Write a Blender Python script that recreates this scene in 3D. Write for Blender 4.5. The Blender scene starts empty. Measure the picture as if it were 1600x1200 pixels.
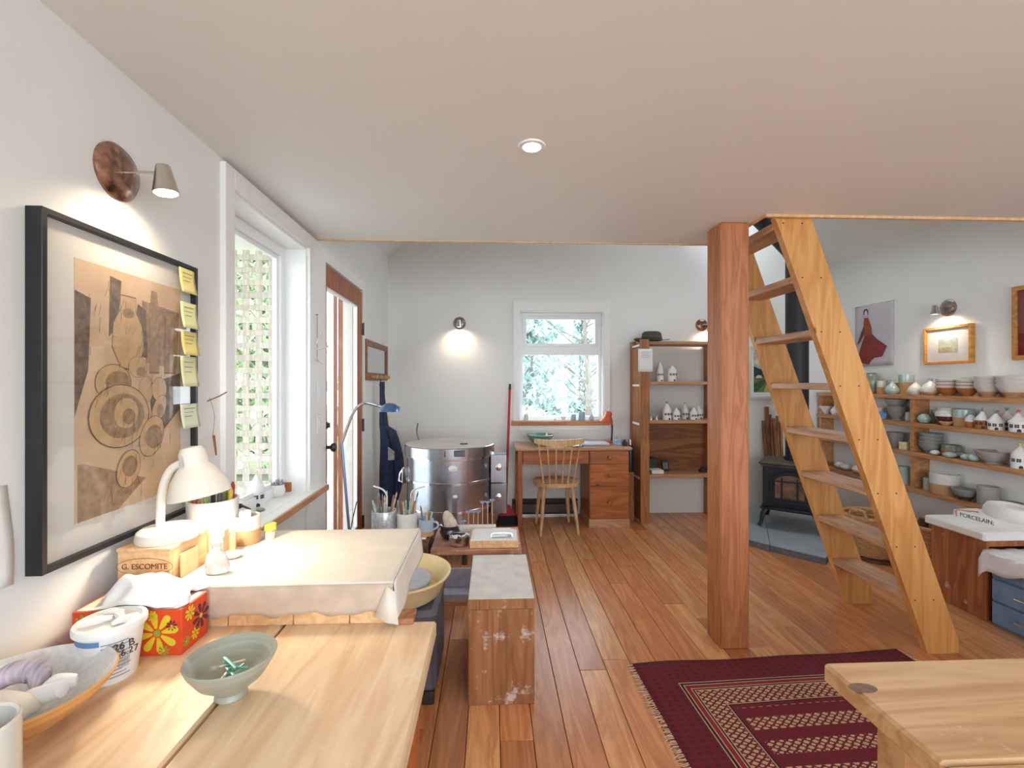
import bpy, math, random
from mathutils import Matrix, Vector
random.seed(7)
scene = bpy.context.scene
C = scene.collection
R = math.radians
PI = math.pi

# ------------------------------------------------------------------ camera
F, CX, CY, H = 720.0, 800.0, 598.0, 1.36      # focal length and centre in pixels of 1600x1200, eye height
TH = R(2.5)                                    # the camera looks slightly towards the right-hand wall
ST, CT = math.sin(TH), math.cos(TH)
cam = bpy.data.cameras.new('camera')
cam.sensor_width = 36.0
cam.lens = F / 1600 * 36.0
cam.shift_y = (CY - 600.0) / 1600.0
cam.clip_start = 0.02
camo = bpy.data.objects.new('camera', cam); C.objects.link(camo)
camo.location = (0, 0, H)
camo.rotation_euler = (PI / 2, 0, -TH)
scene.camera = camo

# ------------------------------------------------------------------ world, daylight, exposure
vs = scene.view_settings
vs.view_transform = 'Standard'; vs.look = 'None'; vs.gamma = 1.0; vs.use_curve_mapping = False
vs.exposure = 0.0
world = bpy.data.worlds.new('overcast_sky'); scene.world = world
world.use_nodes = True
bg = world.node_tree.nodes['Background']
bg.inputs['Color'].default_value = (0.82, 0.92, 1.0, 1)
bg.inputs['Strength'].default_value = 6.0
cy = scene.cycles
cy.max_bounces = 8; cy.diffuse_bounces = 5; cy.glossy_bounces = 4; cy.transparent_max_bounces = 12
cy.transmission_bounces = 4
cy.caustics_reflective = False; cy.caustics_refractive = False
cy.sample_clamp_indirect = 6.0
cy.use_denoising = True

def area(name, loc, rot, sx, sy, power, col, portal=False):
    l = bpy.data.lights.new(name, 'AREA'); l.shape = 'RECTANGLE'; l.size = sx; l.size_y = sy
    l.energy = power; l.color = col
    if portal: l.cycles.is_portal = True
    o = bpy.data.objects.new(name, l); C.objects.link(o); o.location = loc; o.rotation_euler = rot
    return o
COOL = (0.80, 0.90, 1.0)
# added fill lamps outside made-up openings in the unseen rear wall and roof
area('rear_fill_light', (1.3, -1.62, 1.45), (R(90), 0, 0), 3.6, 1.5, 40, (0.80, 0.90, 1.0))
area('roof_fill_light', (2.87, 3.75, 3.56), (0, R(45), 0), 1.1, 1.3, 6, COOL)
area('left_window_portal', (-1.2, 2.16, 1.45), (0, R(-90), 0), 1.3, 0.75, 1, COOL, True)
area('door_portal', (-1.22, 3.17, 1.1), (0, R(-90), 0), 2.0, 0.75, 1, COOL, True)
area('back_window_portal', (0.72, 4.93, 1.58), (R(-90), 0, 0), 0.9, 1.2, 1, COOL, True)

# ------------------------------------------------------------------ helpers: pixels to places
def ray(px, py):
    xc, zc = (px - CX) / F, (CY - py) / F
    return Vector((xc * CT + ST, CT - xc * ST, zc))
EYE = Vector((0, 0, H))
def at_z(px, py, z):
    d = ray(px, py); return EYE + d * ((z - H) / d.z)
def at_y(px, py, y):
    d = ray(px, py); return EYE + d * (y / d.y)
def at_x(px, py, x):
    d = ray(px, py); return EYE + d * (x / d.x)
LX0, LR = -0.9443, math.atan(0.0244)          # plane of the left-hand wall
LN = Vector((math.cos(LR), math.sin(LR), 0)); LT = Vector((-math.sin(LR), math.cos(LR), 0))
L0 = Vector((LX0, 0, 0))
def lw(px, py, off=0.0):                       # pixel -> (distance along the wall, height)
    d = ray(px, py); k = ((L0 + LN * off) - EYE).dot(LN) / d.dot(LN); p = EYE + d * k
    return (p - L0).dot(LT), p.z
def lwp(u, z, off=0.0): 
    p = L0 + LT * u + LN * off; return Vector((p.x, p.y, z))
YB, XR, ZC, EAVE = 4.75, 3.575, 2.18, 2.62     # back wall, right-hand wall, loft ceiling, eaves

# ------------------------------------------------------------------ helpers: meshes
class MB:
    def __init__(s): s.v, s.f, s.m = [], [], []
    def add(s, v, f, T=None, mi=0):
        b = len(s.v)
        s.v += [tuple(T @ Vector(p)) for p in v] if T is not None else [tuple(p) for p in v]
        s.f += [tuple(i + b for i in q) for q in f]; s.m += [mi] * len(f); return s
    def box(s, x0, y0, z0, x1, y1, z1, bev=0.0, T=None, mi=0):
        if bev <= 0:
            v = [(x, y, z) for x in (x0, x1) for y in (y0, y1) for z in (z0, z1)]
            f = [(0, 1, 3, 2), (4, 6, 7, 5), (0, 4, 5, 1), (2, 3, 7, 6), (0, 2, 6, 4), (1, 5, 7, 3)]
            return s.add(v, f, T, mi)
        c = ((x0 + x1) / 2, (y0 + y1) / 2, (z0 + z1) / 2); h = ((x1 - x0) / 2, (y1 - y0) / 2, (z1 - z0) / 2)
        b = min(bev, min(h) * 0.95); v, idx = [], {}
        for sx in (-1, 1):
            for sy in (-1, 1):
                for sz in (-1, 1):
                    sg = (sx, sy, sz)
                    for a in range(3):
                        p = [c[k] + sg[k] * (h[k] if k == a else h[k] - b) for k in range(3)]
                        idx[sg, a] = len(v); v.append(p)
        f = []
        def loop(a, val):
            o = [k for k in range(3) if k != a]; r = []
            for q in ((-1, -1), (1, -1), (1, 1), (-1, 1)):
                sg = [0, 0, 0]; sg[a] = val; sg[o[0]] = q[0]; sg[o[1]] = q[1]; r.append(idx[tuple(sg), a])
            if (val > 0) == (a == 1): r.reverse()
            return tuple(r)
        for a in range(3):
            f += [loop(a, -1), loop(a, 1)]
        for a in range(3):
            o1, o2 = [k for k in range(3) if k != a]
            for q1 in (-1, 1):
                for q2 in (-1, 1):
                    sa, sb = [0] * 3, [0] * 3; sa[a], sb[a] = -1, 1
                    for sg in (sa, sb): sg[o1], sg[o2] = q1, q2
                    sa, sb = tuple(sa), tuple(sb)
                    f.append((idx[sa, o1], idx[sb, o1], idx[sb, o2], idx[sa, o2]))
        for sx in (-1, 1):
            for sy in (-1, 1):
                for sz in (-1, 1): f.append(tuple(idx[(sx, sy, sz), a] for a in range(3)))
        return s.add(v, f, T, mi)
    def lathe(s, prof, n=24, T=None, mi=0, mis=None, wob=0.0):
        v, f, ms, rows = [], [], [], []
        for r, z in prof:
            if r <= 1e-6: rows.append([len(v)]); v.append((0, 0, z))
            else:
                rows.append(list(range(len(v), len(v) + n)))
                for k in range(n):
                    a = 2 * PI * k / n; q = r * (1 + wob * math.sin(3 * a + z * 30))
                    v.append((q * math.cos(a), q * math.sin(a), z))
        for i in range(len(rows) - 1):
            A, B = rows[i], rows[i + 1]; m_ = mis[i] if mis else mi
            if len(A) == 1 and len(B) == 1: continue
            for k in range(n):
                k2 = (k + 1) % n
                if len(A) == 1: f.append((A[0], B[k2], B[k]))
                elif len(B) == 1: f.append((A[k], A[k2], B[0]))
                else: f.append((A[k], A[k2], B[k2], B[k]))
                ms.append(m_)
        b = len(s.v)
        s.v += [tuple(T @ Vector(p)) for p in v] if T is not None else v
        s.f += [tuple(i + b for i in q) for q in f]; s.m += ms
        return s
    def tube(s, pts, r, n=8, T=None, mi=0, caps=True, flat=1.0):
        pts = [Vector(p) for p in pts]; rr = r if isinstance(r, (list, tuple)) else [r] * len(pts)
        v, f = [], []; up = None
        for i, p in enumerate(pts):
            t = (pts[min(i + 1, len(pts) - 1)] - pts[max(i - 1, 0)]).normalized()
            if up is None:
                up = Vector((0, 0, 1)) if abs(t.z) < 0.9 else Vector((1, 0, 0))
            a = (up - t * up.dot(t))
            if a.length < 1e-5: a = t.orthogonal()
            a.normalize(); up = a; b = t.cross(a)
            for k in range(n):
                w = 2 * PI * k / n
                v.append(p + (a * math.cos(w) * flat + b * math.sin(w)) * rr[i])
        for i in range(len(pts) - 1):
            for k in range(n):
                k2 = (k + 1) % n
                f.append((i * n + k, i * n + k2, (i + 1) * n + k2, (i + 1) * n + k))
        if caps:
            f.append(tuple(range(n - 1, -1, -1))); f.append(tuple((len(pts) - 1) * n + k for k in range(n)))
        return s.add(v, f, T, mi)
    def cyl(s, p0, p1, r0, r1=None, n=16, T=None, mi=0):
        return s.tube([p0, p1], [r0, r0 if r1 is None else r1], n, T, mi)
    def prism(s, poly, z0, z1, T=None, mi=0):
        n = len(poly)
        v = [(x, y, z0) for x, y in poly] + [(x, y, z1) for x, y in poly]
        f = [tuple(range(n - 1, -1, -1)), tuple(range(n, 2 * n))]
        f += [(k, (k + 1) % n, n + (k + 1) % n, n + k) for k in range(n)]
        return s.add(v, f, T, mi)
    def sheet(s, fn, nu, nv, T=None, mi=0):
        v = [fn(i / nu, j / nv) for j in range(nv + 1) for i in range(nu + 1)]
        f = [(j * (nu + 1) + i, j * (nu + 1) + i + 1, (j + 1) * (nu + 1) + i + 1, (j + 1) * (nu + 1) + i)
             for j in range(nv) for i in range(nu)]
        return s.add(v, f, T, mi)

def spline(pts, k=6):
    pts = [Vector(p) for p in pts]; out = []
    for i in range(len(pts) - 1):
        p0, p1, p2, p3 = pts[max(i - 1, 0)], pts[i], pts[i + 1], pts[min(i + 2, len(pts) - 1)]
        for j in range(k):
            t = j / k
            out.append(0.5 * ((2 * p1) + (p2 - p0) * t + (2 * p0 - 5 * p1 + 4 * p2 - p3) * t * t + (3 * p1 - p0 - 3 * p2 + p3) * t ** 3))
    out.append(pts[-1]); return out

def mesh(mb, mat, ang=38):
    me = bpy.data.meshes.new('mesh'); me.from_pydata(mb.v, [], mb.f)
    for m in (mat if isinstance(mat, (list, tuple)) else [mat]): me.materials.append(m)
    me.polygons.foreach_set('material_index', mb.m)
    me.polygons.foreach_set('use_smooth', [True] * len(mb.f))
    me.update()
    me.set_sharp_from_angle(angle=R(ang))
    return me
def obj(name, mb, mat, parent=None, loc=(0, 0, 0), rot=(0, 0, 0), solid=0.0, ang=38):
    me = mb if isinstance(mb, bpy.types.Mesh) else mesh(mb, mat, ang)
    o = bpy.data.objects.new(name, me); C.objects.link(o)
    o.location = loc; o.rotation_euler = rot
    if parent: o.parent = parent
    if solid:
        m = o.modifiers.new('thickness', 'SOLIDIFY'); m.thickness = solid; m.offset = 0
    return o
def tag(o, label, cat, group=None, kind=None):
    o['label'] = label; o['category'] = cat
    if group: o['group'] = group
    if kind: o['kind'] = kind
    return o
def thing(name, label, cat, loc=(0, 0, 0), rz=0.0, group=None):
    o = bpy.data.objects.new(name, None); C.objects.link(o); o.empty_display_size = 0.05
    o.location = loc; o.rotation_euler = (0, 0, rz)
    return tag(o, label, cat, group)
def struct(name, mb, mat, loc=(0, 0, 0), rot=(0, 0, 0), label=None):
    o = obj(name, mb, mat, None, loc, rot); o['kind'] = 'structure'
    if label: o['label'] = label
    return o
def text(name, body, size, mat, parent, loc, rot, depth=0.0006, align='CENTER'):
    c = bpy.data.curves.new('lettering', 'FONT'); c.body = body; c.size = size; c.extrude = depth; c.align_x = align; c.align_y = 'CENTER'
    c.materials.append(mat)
    tmp = bpy.data.objects.new('lettering', c); C.objects.link(tmp)
    me = bpy.data.meshes.new_from_object(tmp.evaluated_get(bpy.context.evaluated_depsgraph_get()))
    bpy.data.objects.remove(tmp)
    o = bpy.data.objects.new(name, me); C.objects.link(o); o.parent = parent; o.location = loc; o.rotation_euler = rot
    return o
def rotm(axis, deg, loc=(0, 0, 0)): return Matrix.Translation(Vector(loc)) @ Matrix.Rotation(R(deg), 4, axis)

# ------------------------------------------------------------------ materials
def _new(name):
    m = bpy.data.materials.new(name); m.use_nodes = True
    return m, m.node_tree.nodes, m.node_tree.links, m.node_tree.nodes['Principled BSDF']
def rgb(c): return (c[0], c[1], c[2], 1)
def srgb(r, g, b):
    return tuple((x / 255 / 12.92 if x / 255 <= 0.04045 else ((x / 255 + 0.055) / 1.055) ** 2.4) for x in (r, g, b))
def plain(name, col, rough=0.5, metal=0.0, var=0.06, scale=30.0, bump=0.0, spec=0.5, coat=0.0, trans=0.0, stretch=(1, 1, 1)):
    m, N, L, B = _new(name)
    tc = N.new('ShaderNodeTexCoord'); mp = N.new('ShaderNodeMapping'); mp.inputs['Scale'].default_value = stretch
    L.new(tc.outputs['Object'], mp.inputs['Vector'])
    nz = N.new('ShaderNodeTexNoise'); nz.inputs['Scale'].default_value = scale; nz.inputs['Detail'].default_value = 4
    L.new(mp.outputs[0], nz.inputs['Vector'])
    rp = N.new('ShaderNodeValToRGB')
    rp.color_ramp.elements[0].position = 0.3; rp.color_ramp.elements[1].position = 0.7
    rp.color_ramp.elements[0].color = rgb([max(0, x * (1 - var)) for x in col])
    rp.color_ramp.elements[1].color = rgb([min(1, x * (1 + var)) for x in col])
    L.new(nz.outputs['Fac'], rp.inputs['Fac']); L.new(rp.outputs[0], B.inputs['Base Color'])
    B.inputs['Roughness'].default_value = rough; B.inputs['Metallic'].default_value = metal
    B.inputs['Specular IOR Level'].default_value = spec
    if coat: B.inputs['Coat Weight'].default_value = coat; B.inputs['Coat Roughness'].default_value = 0.12
    if trans: B.inputs['Transmission Weight'].default_value = trans
    if bump:
        bp = N.new('ShaderNodeBump'); bp.inputs['Strength'].default_value = bump; bp.inputs['Distance'].default_value = 0.004
        L.new(nz.outputs['Fac'], bp.inputs['Height']); L.new(bp.outputs[0], B.inputs['Normal'])
    return m
def wood(name, light, dark, axis='Y', rough=0.45, fine=1.0, vary=0.18, knots=False, coat=0.0, hue=None, splat=None):
    m, N, L, B = _new(name)
    tc = N.new('ShaderNodeTexCoord'); oi = N.new('ShaderNodeObjectInfo')
    mp = N.new('ShaderNodeMapping'); sc_ = {'X': (0.9, 9, 9), 'Y': (9, 0.9, 9), 'Z': (9, 9, 0.9)}[axis]
    mp.inputs['Scale'].default_value = [q * fine for q in sc_]
    ad = N.new('ShaderNodeVectorMath'); ad.operation = 'ADD'
    ml = N.new('ShaderNodeMath'); ml.operation = 'MULTIPLY'; ml.inputs[1].default_value = 37.0
    L.new(oi.outputs['Random'], ml.inputs[0]); L.new(tc.outputs['Object'], mp.inputs['Vector'])
    L.new(mp.outputs[0], ad.inputs[0]); L.new(ml.outputs[0], ad.inputs[1])
    n1 = N.new('ShaderNodeTexNoise'); n1.inputs['Scale'].default_value = 1.6; n1.inputs['Detail'].default_value = 3; n1.inputs['Distortion'].default_value = 0.9
    wv = N.new('ShaderNodeTexNoise'); wv.inputs['Scale'].default_value = 9.0; wv.inputs['Detail'].default_value = 5; wv.inputs['Roughness'].default_value = 0.65
    L.new(ad.outputs[0], n1.inputs['Vector']); L.new(ad.outputs[0], wv.inputs['Vector'])
    # growth rings: fold the slow noise into bands
    rg = N.new('ShaderNodeMath'); rg.operation = 'MULTIPLY'; rg.inputs[1].default_value = 9.0
    L.new(n1.outputs['Fac'], rg.inputs[0])
    fr = N.new('ShaderNodeMath'); fr.operation = 'PINGPONG'; fr.inputs[1].default_value = 1.0
    L.new(rg.outputs[0], fr.inputs[0])
    mx = N.new('ShaderNodeMix'); mx.data_type = 'FLOAT'; mx.inputs[0].default_value = 0.5
    L.new(fr.outputs[0], mx.inputs[2]); L.new(wv.outputs['Fac'], mx.inputs[3])
    rp = N.new('ShaderNodeValToRGB')
    rp.color_ramp.elements[0].position = 0.12; rp.color_ramp.elements[1].position = 0.8
    rp.color_ramp.elements[0].color = rgb(dark); rp.color_ramp.elements[1].color = rgb(light)
    L.new(mx.outputs[0], rp.inputs['Fac'])
    col = rp.outputs[0]
    if hue:                                   # some boards are of another tone
        r2 = N.new('ShaderNodeMath'); r2.operation = 'MULTIPLY'; r2.inputs[1].default_value = 7.31
        f2 = N.new('ShaderNodeMath'); f2.operation = 'FRACT'; L.new(oi.outputs['Random'], r2.inputs[0]); L.new(r2.outputs[0], f2.inputs[0])
        r3 = N.new('ShaderNodeValToRGB'); r3.color_ramp.elements[0].color = (1, 1, 1, 1); r3.color_ramp.elements[0].position = 0.6
        r3.color_ramp.elements[1].color = rgb(hue); r3.color_ramp.elements[1].position = 0.9
        L.new(f2.outputs[0], r3.inputs['Fac'])
        mm = N.new('ShaderNodeMix'); mm.data_type = 'RGBA'; mm.blend_type = 'MULTIPLY'; mm.inputs[0].default_value = 1
        L.new(col, mm.inputs[6]); L.new(r3.outputs[0], mm.inputs[7]); col = mm.outputs[2]
    hs = N.new('ShaderNodeHueSaturation')
    mr = N.new('ShaderNodeMapRange'); mr.inputs[3].default_value = 1 - vary; mr.inputs[4].default_value = 1 + vary
    L.new(oi.outputs['Random'], mr.inputs[0]); L.new(mr.outputs[0], hs.inputs['Value']); L.new(col, hs.inputs['Color'])
    col = hs.outputs[0]
    if knots:
        vo = N.new('ShaderNodeTexVoronoi'); vo.inputs['Scale'].default_value = 1.0
        m2 = N.new('ShaderNodeMapping'); m2.inputs['Scale'].default_value = {'X': (3.2, 7, 7), 'Y': (7, 3.2, 7), 'Z': (7, 7, 3.2)}[axis]
        L.new(tc.outputs['Object'], m2.inputs['Vector']); L.new(m2.outputs[0], vo.inputs['Vector'])
        rk = N.new('ShaderNodeValToRGB'); rk.color_ramp.elements[0].position = 0.04; rk.color_ramp.elements[1].position = 0.1
        rk.color_ramp.elements[0].color = (0.25, 0.16, 0.12, 1); rk.color_ramp.elements[1].color = (1, 1, 1, 1)
        L.new(vo.outputs['Distance'], rk.inputs['Fac'])
        mk = N.new('ShaderNodeMix'); mk.data_type = 'RGBA'; mk.blend_type = 'MULTIPLY'; mk.inputs[0].default_value = 1
        L.new(col, mk.inputs[6]); L.new(rk.outputs[0], mk.inputs[7]); col = mk.outputs[2]
    if splat:                                 # dried clay splashes and smears
        ns = N.new('ShaderNodeTexNoise'); ns.inputs['Scale'].default_value = splat[0]; ns.inputs['Detail'].default_value = 6; ns.inputs['Roughness'].default_value = 0.7
        L.new(tc.outputs['Object'], ns.inputs['Vector'])
        rs = N.new('ShaderNodeValToRGB'); rs.color_ramp.elements[0].position = splat[1]; rs.color_ramp.elements[1].position = splat[1] + 0.07
        rs.color_ramp.elements[0].color = (0, 0, 0, 1); rs.color_ramp.elements[1].color = (splat[2],) * 3 + (1,)
        L.new(ns.outputs['Fac'], rs.inputs['Fac'])
        ms = N.new('ShaderNodeMix'); ms.data_type = 'RGBA'; ms.inputs[7].default_value = rgb(splat[3])
        L.new(rs.outputs[0], ms.inputs[0]); L.new(col, ms.inputs[6]); col = ms.outputs[2]
    L.new(col, B.inputs['Base Color'])
    B.inputs['Roughness'].default_value = rough
    if coat: B.inputs['Coat Weight'].default_value = coat; B.inputs['Coat Roughness'].default_value = 0.2
    bp = N.new('ShaderNodeBump'); bp.inputs['Strength'].default_value = 0.12; bp.inputs['Distance'].default_value = 0.002
    L.new(wv.outputs['Fac'], bp.inputs['Height']); L.new(bp.outputs[0], B.inputs['Normal'])
    return m
def glass(name, tint=(1, 1, 1), gloss=1.0):
    m, N, L, B = _new(name); N.remove(B)
    t = N.new('ShaderNodeBsdfTransparent'); t.inputs[0].default_value = rgb(tint)
    g = N.new('ShaderNodeBsdfGlossy'); g.inputs['Roughness'].default_value = 0.02
    fr = N.new('ShaderNodeFresnel'); ge = N.new('ShaderNodeNewGeometry')       # same reflectance on both faces of the pane
    io = N.new('ShaderNodeMapRange'); io.inputs[3].default_value = 1.45; io.inputs[4].default_value = 1 / 1.45
    L.new(ge.outputs['Backfacing'], io.inputs[0]); L.new(io.outputs[0], fr.inputs['IOR'])
    k = N.new('ShaderNodeMath'); k.operation = 'MULTIPLY'; k.inputs[1].default_value = gloss
    x = N.new('ShaderNodeMixShader'); L.new(fr.outputs[0], k.inputs[0]); L.new(k.outputs[0], x.inputs[0])
    L.new(t.outputs[0], x.inputs[1]); L.new(g.outputs[0], x.inputs[2]); L.new(x.outputs[0], N['Material Output'].inputs[0])
    return m
def glow(name, col, power):
    m, N, L, B = _new(name)
    B.inputs['Base Color'].default_value = rgb(col); B.inputs['Emission Color'].default_value = rgb(col); B.inputs['Emission Strength'].default_value = power
    return m
WALL = plain('wall_paint', (0.80, 0.80, 0.775), 0.75, var=0.015, scale=3.0, bump=0.03)
CEIL = plain('ceiling_paint', (0.80, 0.795, 0.785), 0.55, var=0.012, scale=2.0, bump=0.02)
TRIMW = plain('white_trim_paint', (0.86, 0.86, 0.85), 0.4, var=0.02)
WINW = plain('window_white_vinyl', (0.88, 0.90, 0.92), 0.35, var=0.01)
FLOORW = wood('fir_floor', srgb(208, 142, 94), srgb(174, 104, 60), 'Y', 0.28, 1.0, 0.20, hue=(1.16, 1.42, 1.5), coat=0.15)
FIRPOST = wood('fir_post', srgb(190, 124, 80), srgb(156, 92, 54), 'Z', 0.55, 1.1, 0.03, knots=False)
PINE = wood('yellow_pine', srgb(216, 162, 96), srgb(190, 128, 66), 'Z', 0.45, 0.6, 0.05, knots=True)
TREAD = wood('worn_tread', srgb(204, 164, 130), srgb(166, 122, 90), 'Y', 0.5, 1.0, 0.08)
SHELFW = wood('shelf_fir', srgb(205, 152, 104), srgb(168, 110, 66), 'Y', 0.5, 0.9, 0.06, knots=True)
CASEW = wood('case_fir', srgb(176, 118, 66), srgb(128, 76, 38), 'Z', 0.5, 1.0, 0.08, knots=True)
CASEWX = wood('case_shelf', srgb(200, 152, 110), srgb(160, 110, 72), 'X', 0.5, 1.0, 0.06)
PLY = wood('fir_plywood', srgb(160, 100, 52), srgb(96, 54, 24), 'X', 0.5, 0.7, 0.03)
DESKW = wood('orange_pine_desk', srgb(190, 114, 58), srgb(142, 72, 30), 'X', 0.38, 1.0, 0.05, knots=True)
DESKZ = wood('orange_pine_upright', srgb(188, 112, 58), srgb(142, 72, 30), 'Z', 0.4, 1.0, 0.05)
DESKT = wood('desk_top_pine', srgb(206, 164, 132), srgb(172, 120, 86), 'X', 0.3, 1.0, 0.02)
CHAIRW = wood('pale_beech', srgb(220, 186, 140), srgb(188, 144, 98), 'Z', 0.4, 1.0, 0.06)
BENCHW = wood('bench_maple', srgb(238, 212, 178), srgb(216, 178, 136), 'Y', 0.42, 0.7, 0.05, splat=(5.0, 0.6, 0.35, (0.85, 0.80, 0.74)))
TABLEW = wood('plain_table_pine', srgb(214, 176, 128), srgb(180, 134, 86), 'X', 0.42, 0.6, 0.03, splat=(6.0, 0.58, 0.5, (0.72, 0.68, 0.62)))
DOORW = wood('door_fir', srgb(178, 104, 58), srgb(126, 60, 28), 'Z', 0.4, 1.0, 0.03)
SILLW = wood('sill_fir', srgb(206, 150, 104), srgb(160, 98, 58), 'Y', 0.45, 1.0, 0.03)
SILLX = wood('sill_fir_across', srgb(196, 134, 84), srgb(150, 88, 46), 'X', 0.45, 1.0, 0.03)
OAK = wood('oak_frame', srgb(212, 154, 80), srgb(176, 110, 46), 'Y', 0.4, 1.2, 0.04)
BOXW = wood('crate_pine', srgb(236, 198, 150), srgb(214, 162, 112), 'Y', 0.5, 1.0, 0.03)
CLAYWOOD = wood('clay_splashed_plywood', srgb(178, 124, 82), srgb(132, 82, 48), 'Z', 0.6, 0.8, 0.03, splat=(9.0, 0.57, 0.75, (0.74, 0.70, 0.66)))
CABW = wood('dark_clay_cabinet', srgb(176, 108, 64), srgb(128, 70, 38), 'Z', 0.5, 0.9, 0.03, splat=(7.0, 0.63, 0.7, (0.74, 0.66, 0.66)))
DARKW = wood('old_dark_wood', srgb(122, 84, 62), srgb(66, 42, 30), 'X', 0.55, 1.0, 0.05, splat=(8.0, 0.58, 0.6, (0.62, 0.6, 0.6)))
STOOLW = wood('reddish_stand_wood', srgb(204, 150, 122), srgb(160, 102, 80), 'X', 0.5, 1.0, 0.05, splat=(8.0, 0.55, 0.6, (0.66, 0.64, 0.68)))
MIRW = wood('mirror_wood', srgb(150, 92, 58), srgb(100, 56, 30), 'Y', 0.45, 1.0, 0.02)
STICK = wood('rough_stick', srgb(176, 122, 76), srgb(112, 70, 40), 'Z', 0.6, 1.0, 0.25)
BLACKW = plain('black_frame', (0.012, 0.012, 0.014), 0.35, var=0.2)
IRON = plain('cast_iron', (0.022, 0.026, 0.036), 0.42, 0.4, var=0.3, scale=60, bump=0.1)
PIPE = plain('stove_pipe_black', (0.012, 0.013, 0.018), 0.55, 0.0, var=0.2)
STEEL = plain('kiln_steel', (0.48, 0.51, 0.58), 0.24, 1.0, var=0.12, scale=9, bump=0.02)
CHROME = plain('chrome', (0.75, 0.75, 0.76), 0.14, 1.0, var=0.03)
NICKEL = plain('brushed_nickel', (0.62, 0.59, 0.54), 0.28, 1.0, var=0.05)
DARKMET = plain('dark_metal', (0.09, 0.085, 0.085), 0.4, 0.8, var=0.2)
COPPER = plain('raku_copper_glaze', (0.27, 0.13, 0.08), 0.25, 0.55, var=0.75, scale=38, coat=0.6)
RAKUGREY = plain('raku_grey_glaze', (0.26, 0.21, 0.17), 0.28, 0.35, var=0.6, scale=40, coat=0.6)
CANVAS = plain('canvas_cloth', (0.74, 0.69, 0.62), 0.9, var=0.06, scale=14, bump=0.08)
CANVASF = plain('canvas_front_shaded', (0.56, 0.45, 0.36), 0.9, var=0.12, scale=20, bump=0.12)  # browner canvas, with the shade on the board's front put into its colour
SHEETW = plain('white_cotton', (0.78, 0.78, 0.80), 0.85, var=0.05, scale=8, bump=0.1)
PLASTER = plain('white_plaster', (0.80, 0.79, 0.765), 0.8, var=0.08, scale=7, bump=0.06)
BLUEP = plain('blue_painted_metal', srgb(112, 142, 178), 0.45, 0.1, var=0.16, scale=12)
SLATE = plain('slate_hearth', srgb(150, 162, 172), 0.5, 0.0, var=0.13, scale=5, bump=0.08)
SLATEE = plain('slate_rough_edge', srgb(96, 100, 104), 0.7, 0.0, var=0.3, scale=40, bump=0.4)
WHITEP = plain('cream_plastic', (0.84, 0.79, 0.70), 0.35, var=0.02)
WHITEC = plain('white_ceramic', (0.82, 0.81, 0.80), 0.4, var=0.04, scale=20)
PAPER = plain('paper', (0.84, 0.84, 0.83), 0.8, var=0.03)
BLACK = plain('black', (0.01, 0.01, 0.012), 0.5, var=0.1)
INK = plain('ink', (0.04, 0.04, 0.05), 0.8, var=0.1)
CELADON = plain('celadon_glaze', srgb(168, 190, 184), 0.22, var=0.12, scale=22, coat=0.5)
GREYGL = plain('grey_stoneware', srgb(140, 140, 136), 0.38, var=0.15, scale=30, coat=0.2)
TANCL = plain('bare_tan_stoneware', srgb(190, 148, 104), 0.7, var=0.1, scale=30)
BROWNCL = plain('bare_brown_stoneware', srgb(168, 104, 56), 0.65, var=0.12, scale=30)
OXBL = plain('oxblood_glaze', srgb(88, 38, 38), 0.2, var=0.2, scale=20, coat=0.5)
OLIVE = plain('olive_glaze', srgb(132, 138, 120), 0.3, var=0.15, scale=20, coat=0.4)
WHITEGL = plain('white_glaze', srgb(214, 212, 206), 0.25, var=0.06, scale=18, coat=0.4)
RED = plain('red_enamel', srgb(176, 30, 38), 0.35, var=0.08)
ORANGE = plain('orange_red_enamel', srgb(206, 92, 62), 0.35, var=0.05)
NAVY = plain('navy_denim', srgb(48, 56, 84), 0.9, var=0.3, scale=25, bump=0.2)
WGLASS = glass('window_glass', (1, 1, 1), 0.6)
PGLASS = glass('picture_glass', (0.98, 0.98, 0.98), 1.0)
BULB = glow('lamp_bulb', (1.0, 0.88, 0.70), 30.0)

# ================================================================== the room
YR = -1.6                                      # rear wall, behind the camera
MIDX = (XR - 1.06) / 2
RIDGE = EAVE + (XR - MIDX)
floor = struct('floor', MB().box(-1.35, YR - 0.15, -0.12, XR + 0.15, YB + 0.15, -0.022), plain('subfloor', (0.05, 0.03, 0.02), 0.9))
floor['label'] = 'reddish fir plank floor of the studio'
pw, x, row = 0.128, -1.12, 0
plank_mesh = {}
while x < XR:
    y = YR - random.random() * 1.5
    while y < YB:
        ln = random.choice((1.5, 1.9, 2.4, 3.0)); y1 = min(y + ln, YB); y0 = max(y, YR)
        if y1 - y0 > 0.05:
            key = round(y1 - y0, 3)
            if key not in plank_mesh:
                plank_mesh[key] = mesh(MB().box(0, 0, -0.022, pw - 0.0022, key - 0.002, 0, 0.0014), FLOORW)
            obj('plank', plank_mesh[key], None, floor, (x, y0, 0))
        y += ln
    x += pw; row += 1

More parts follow.
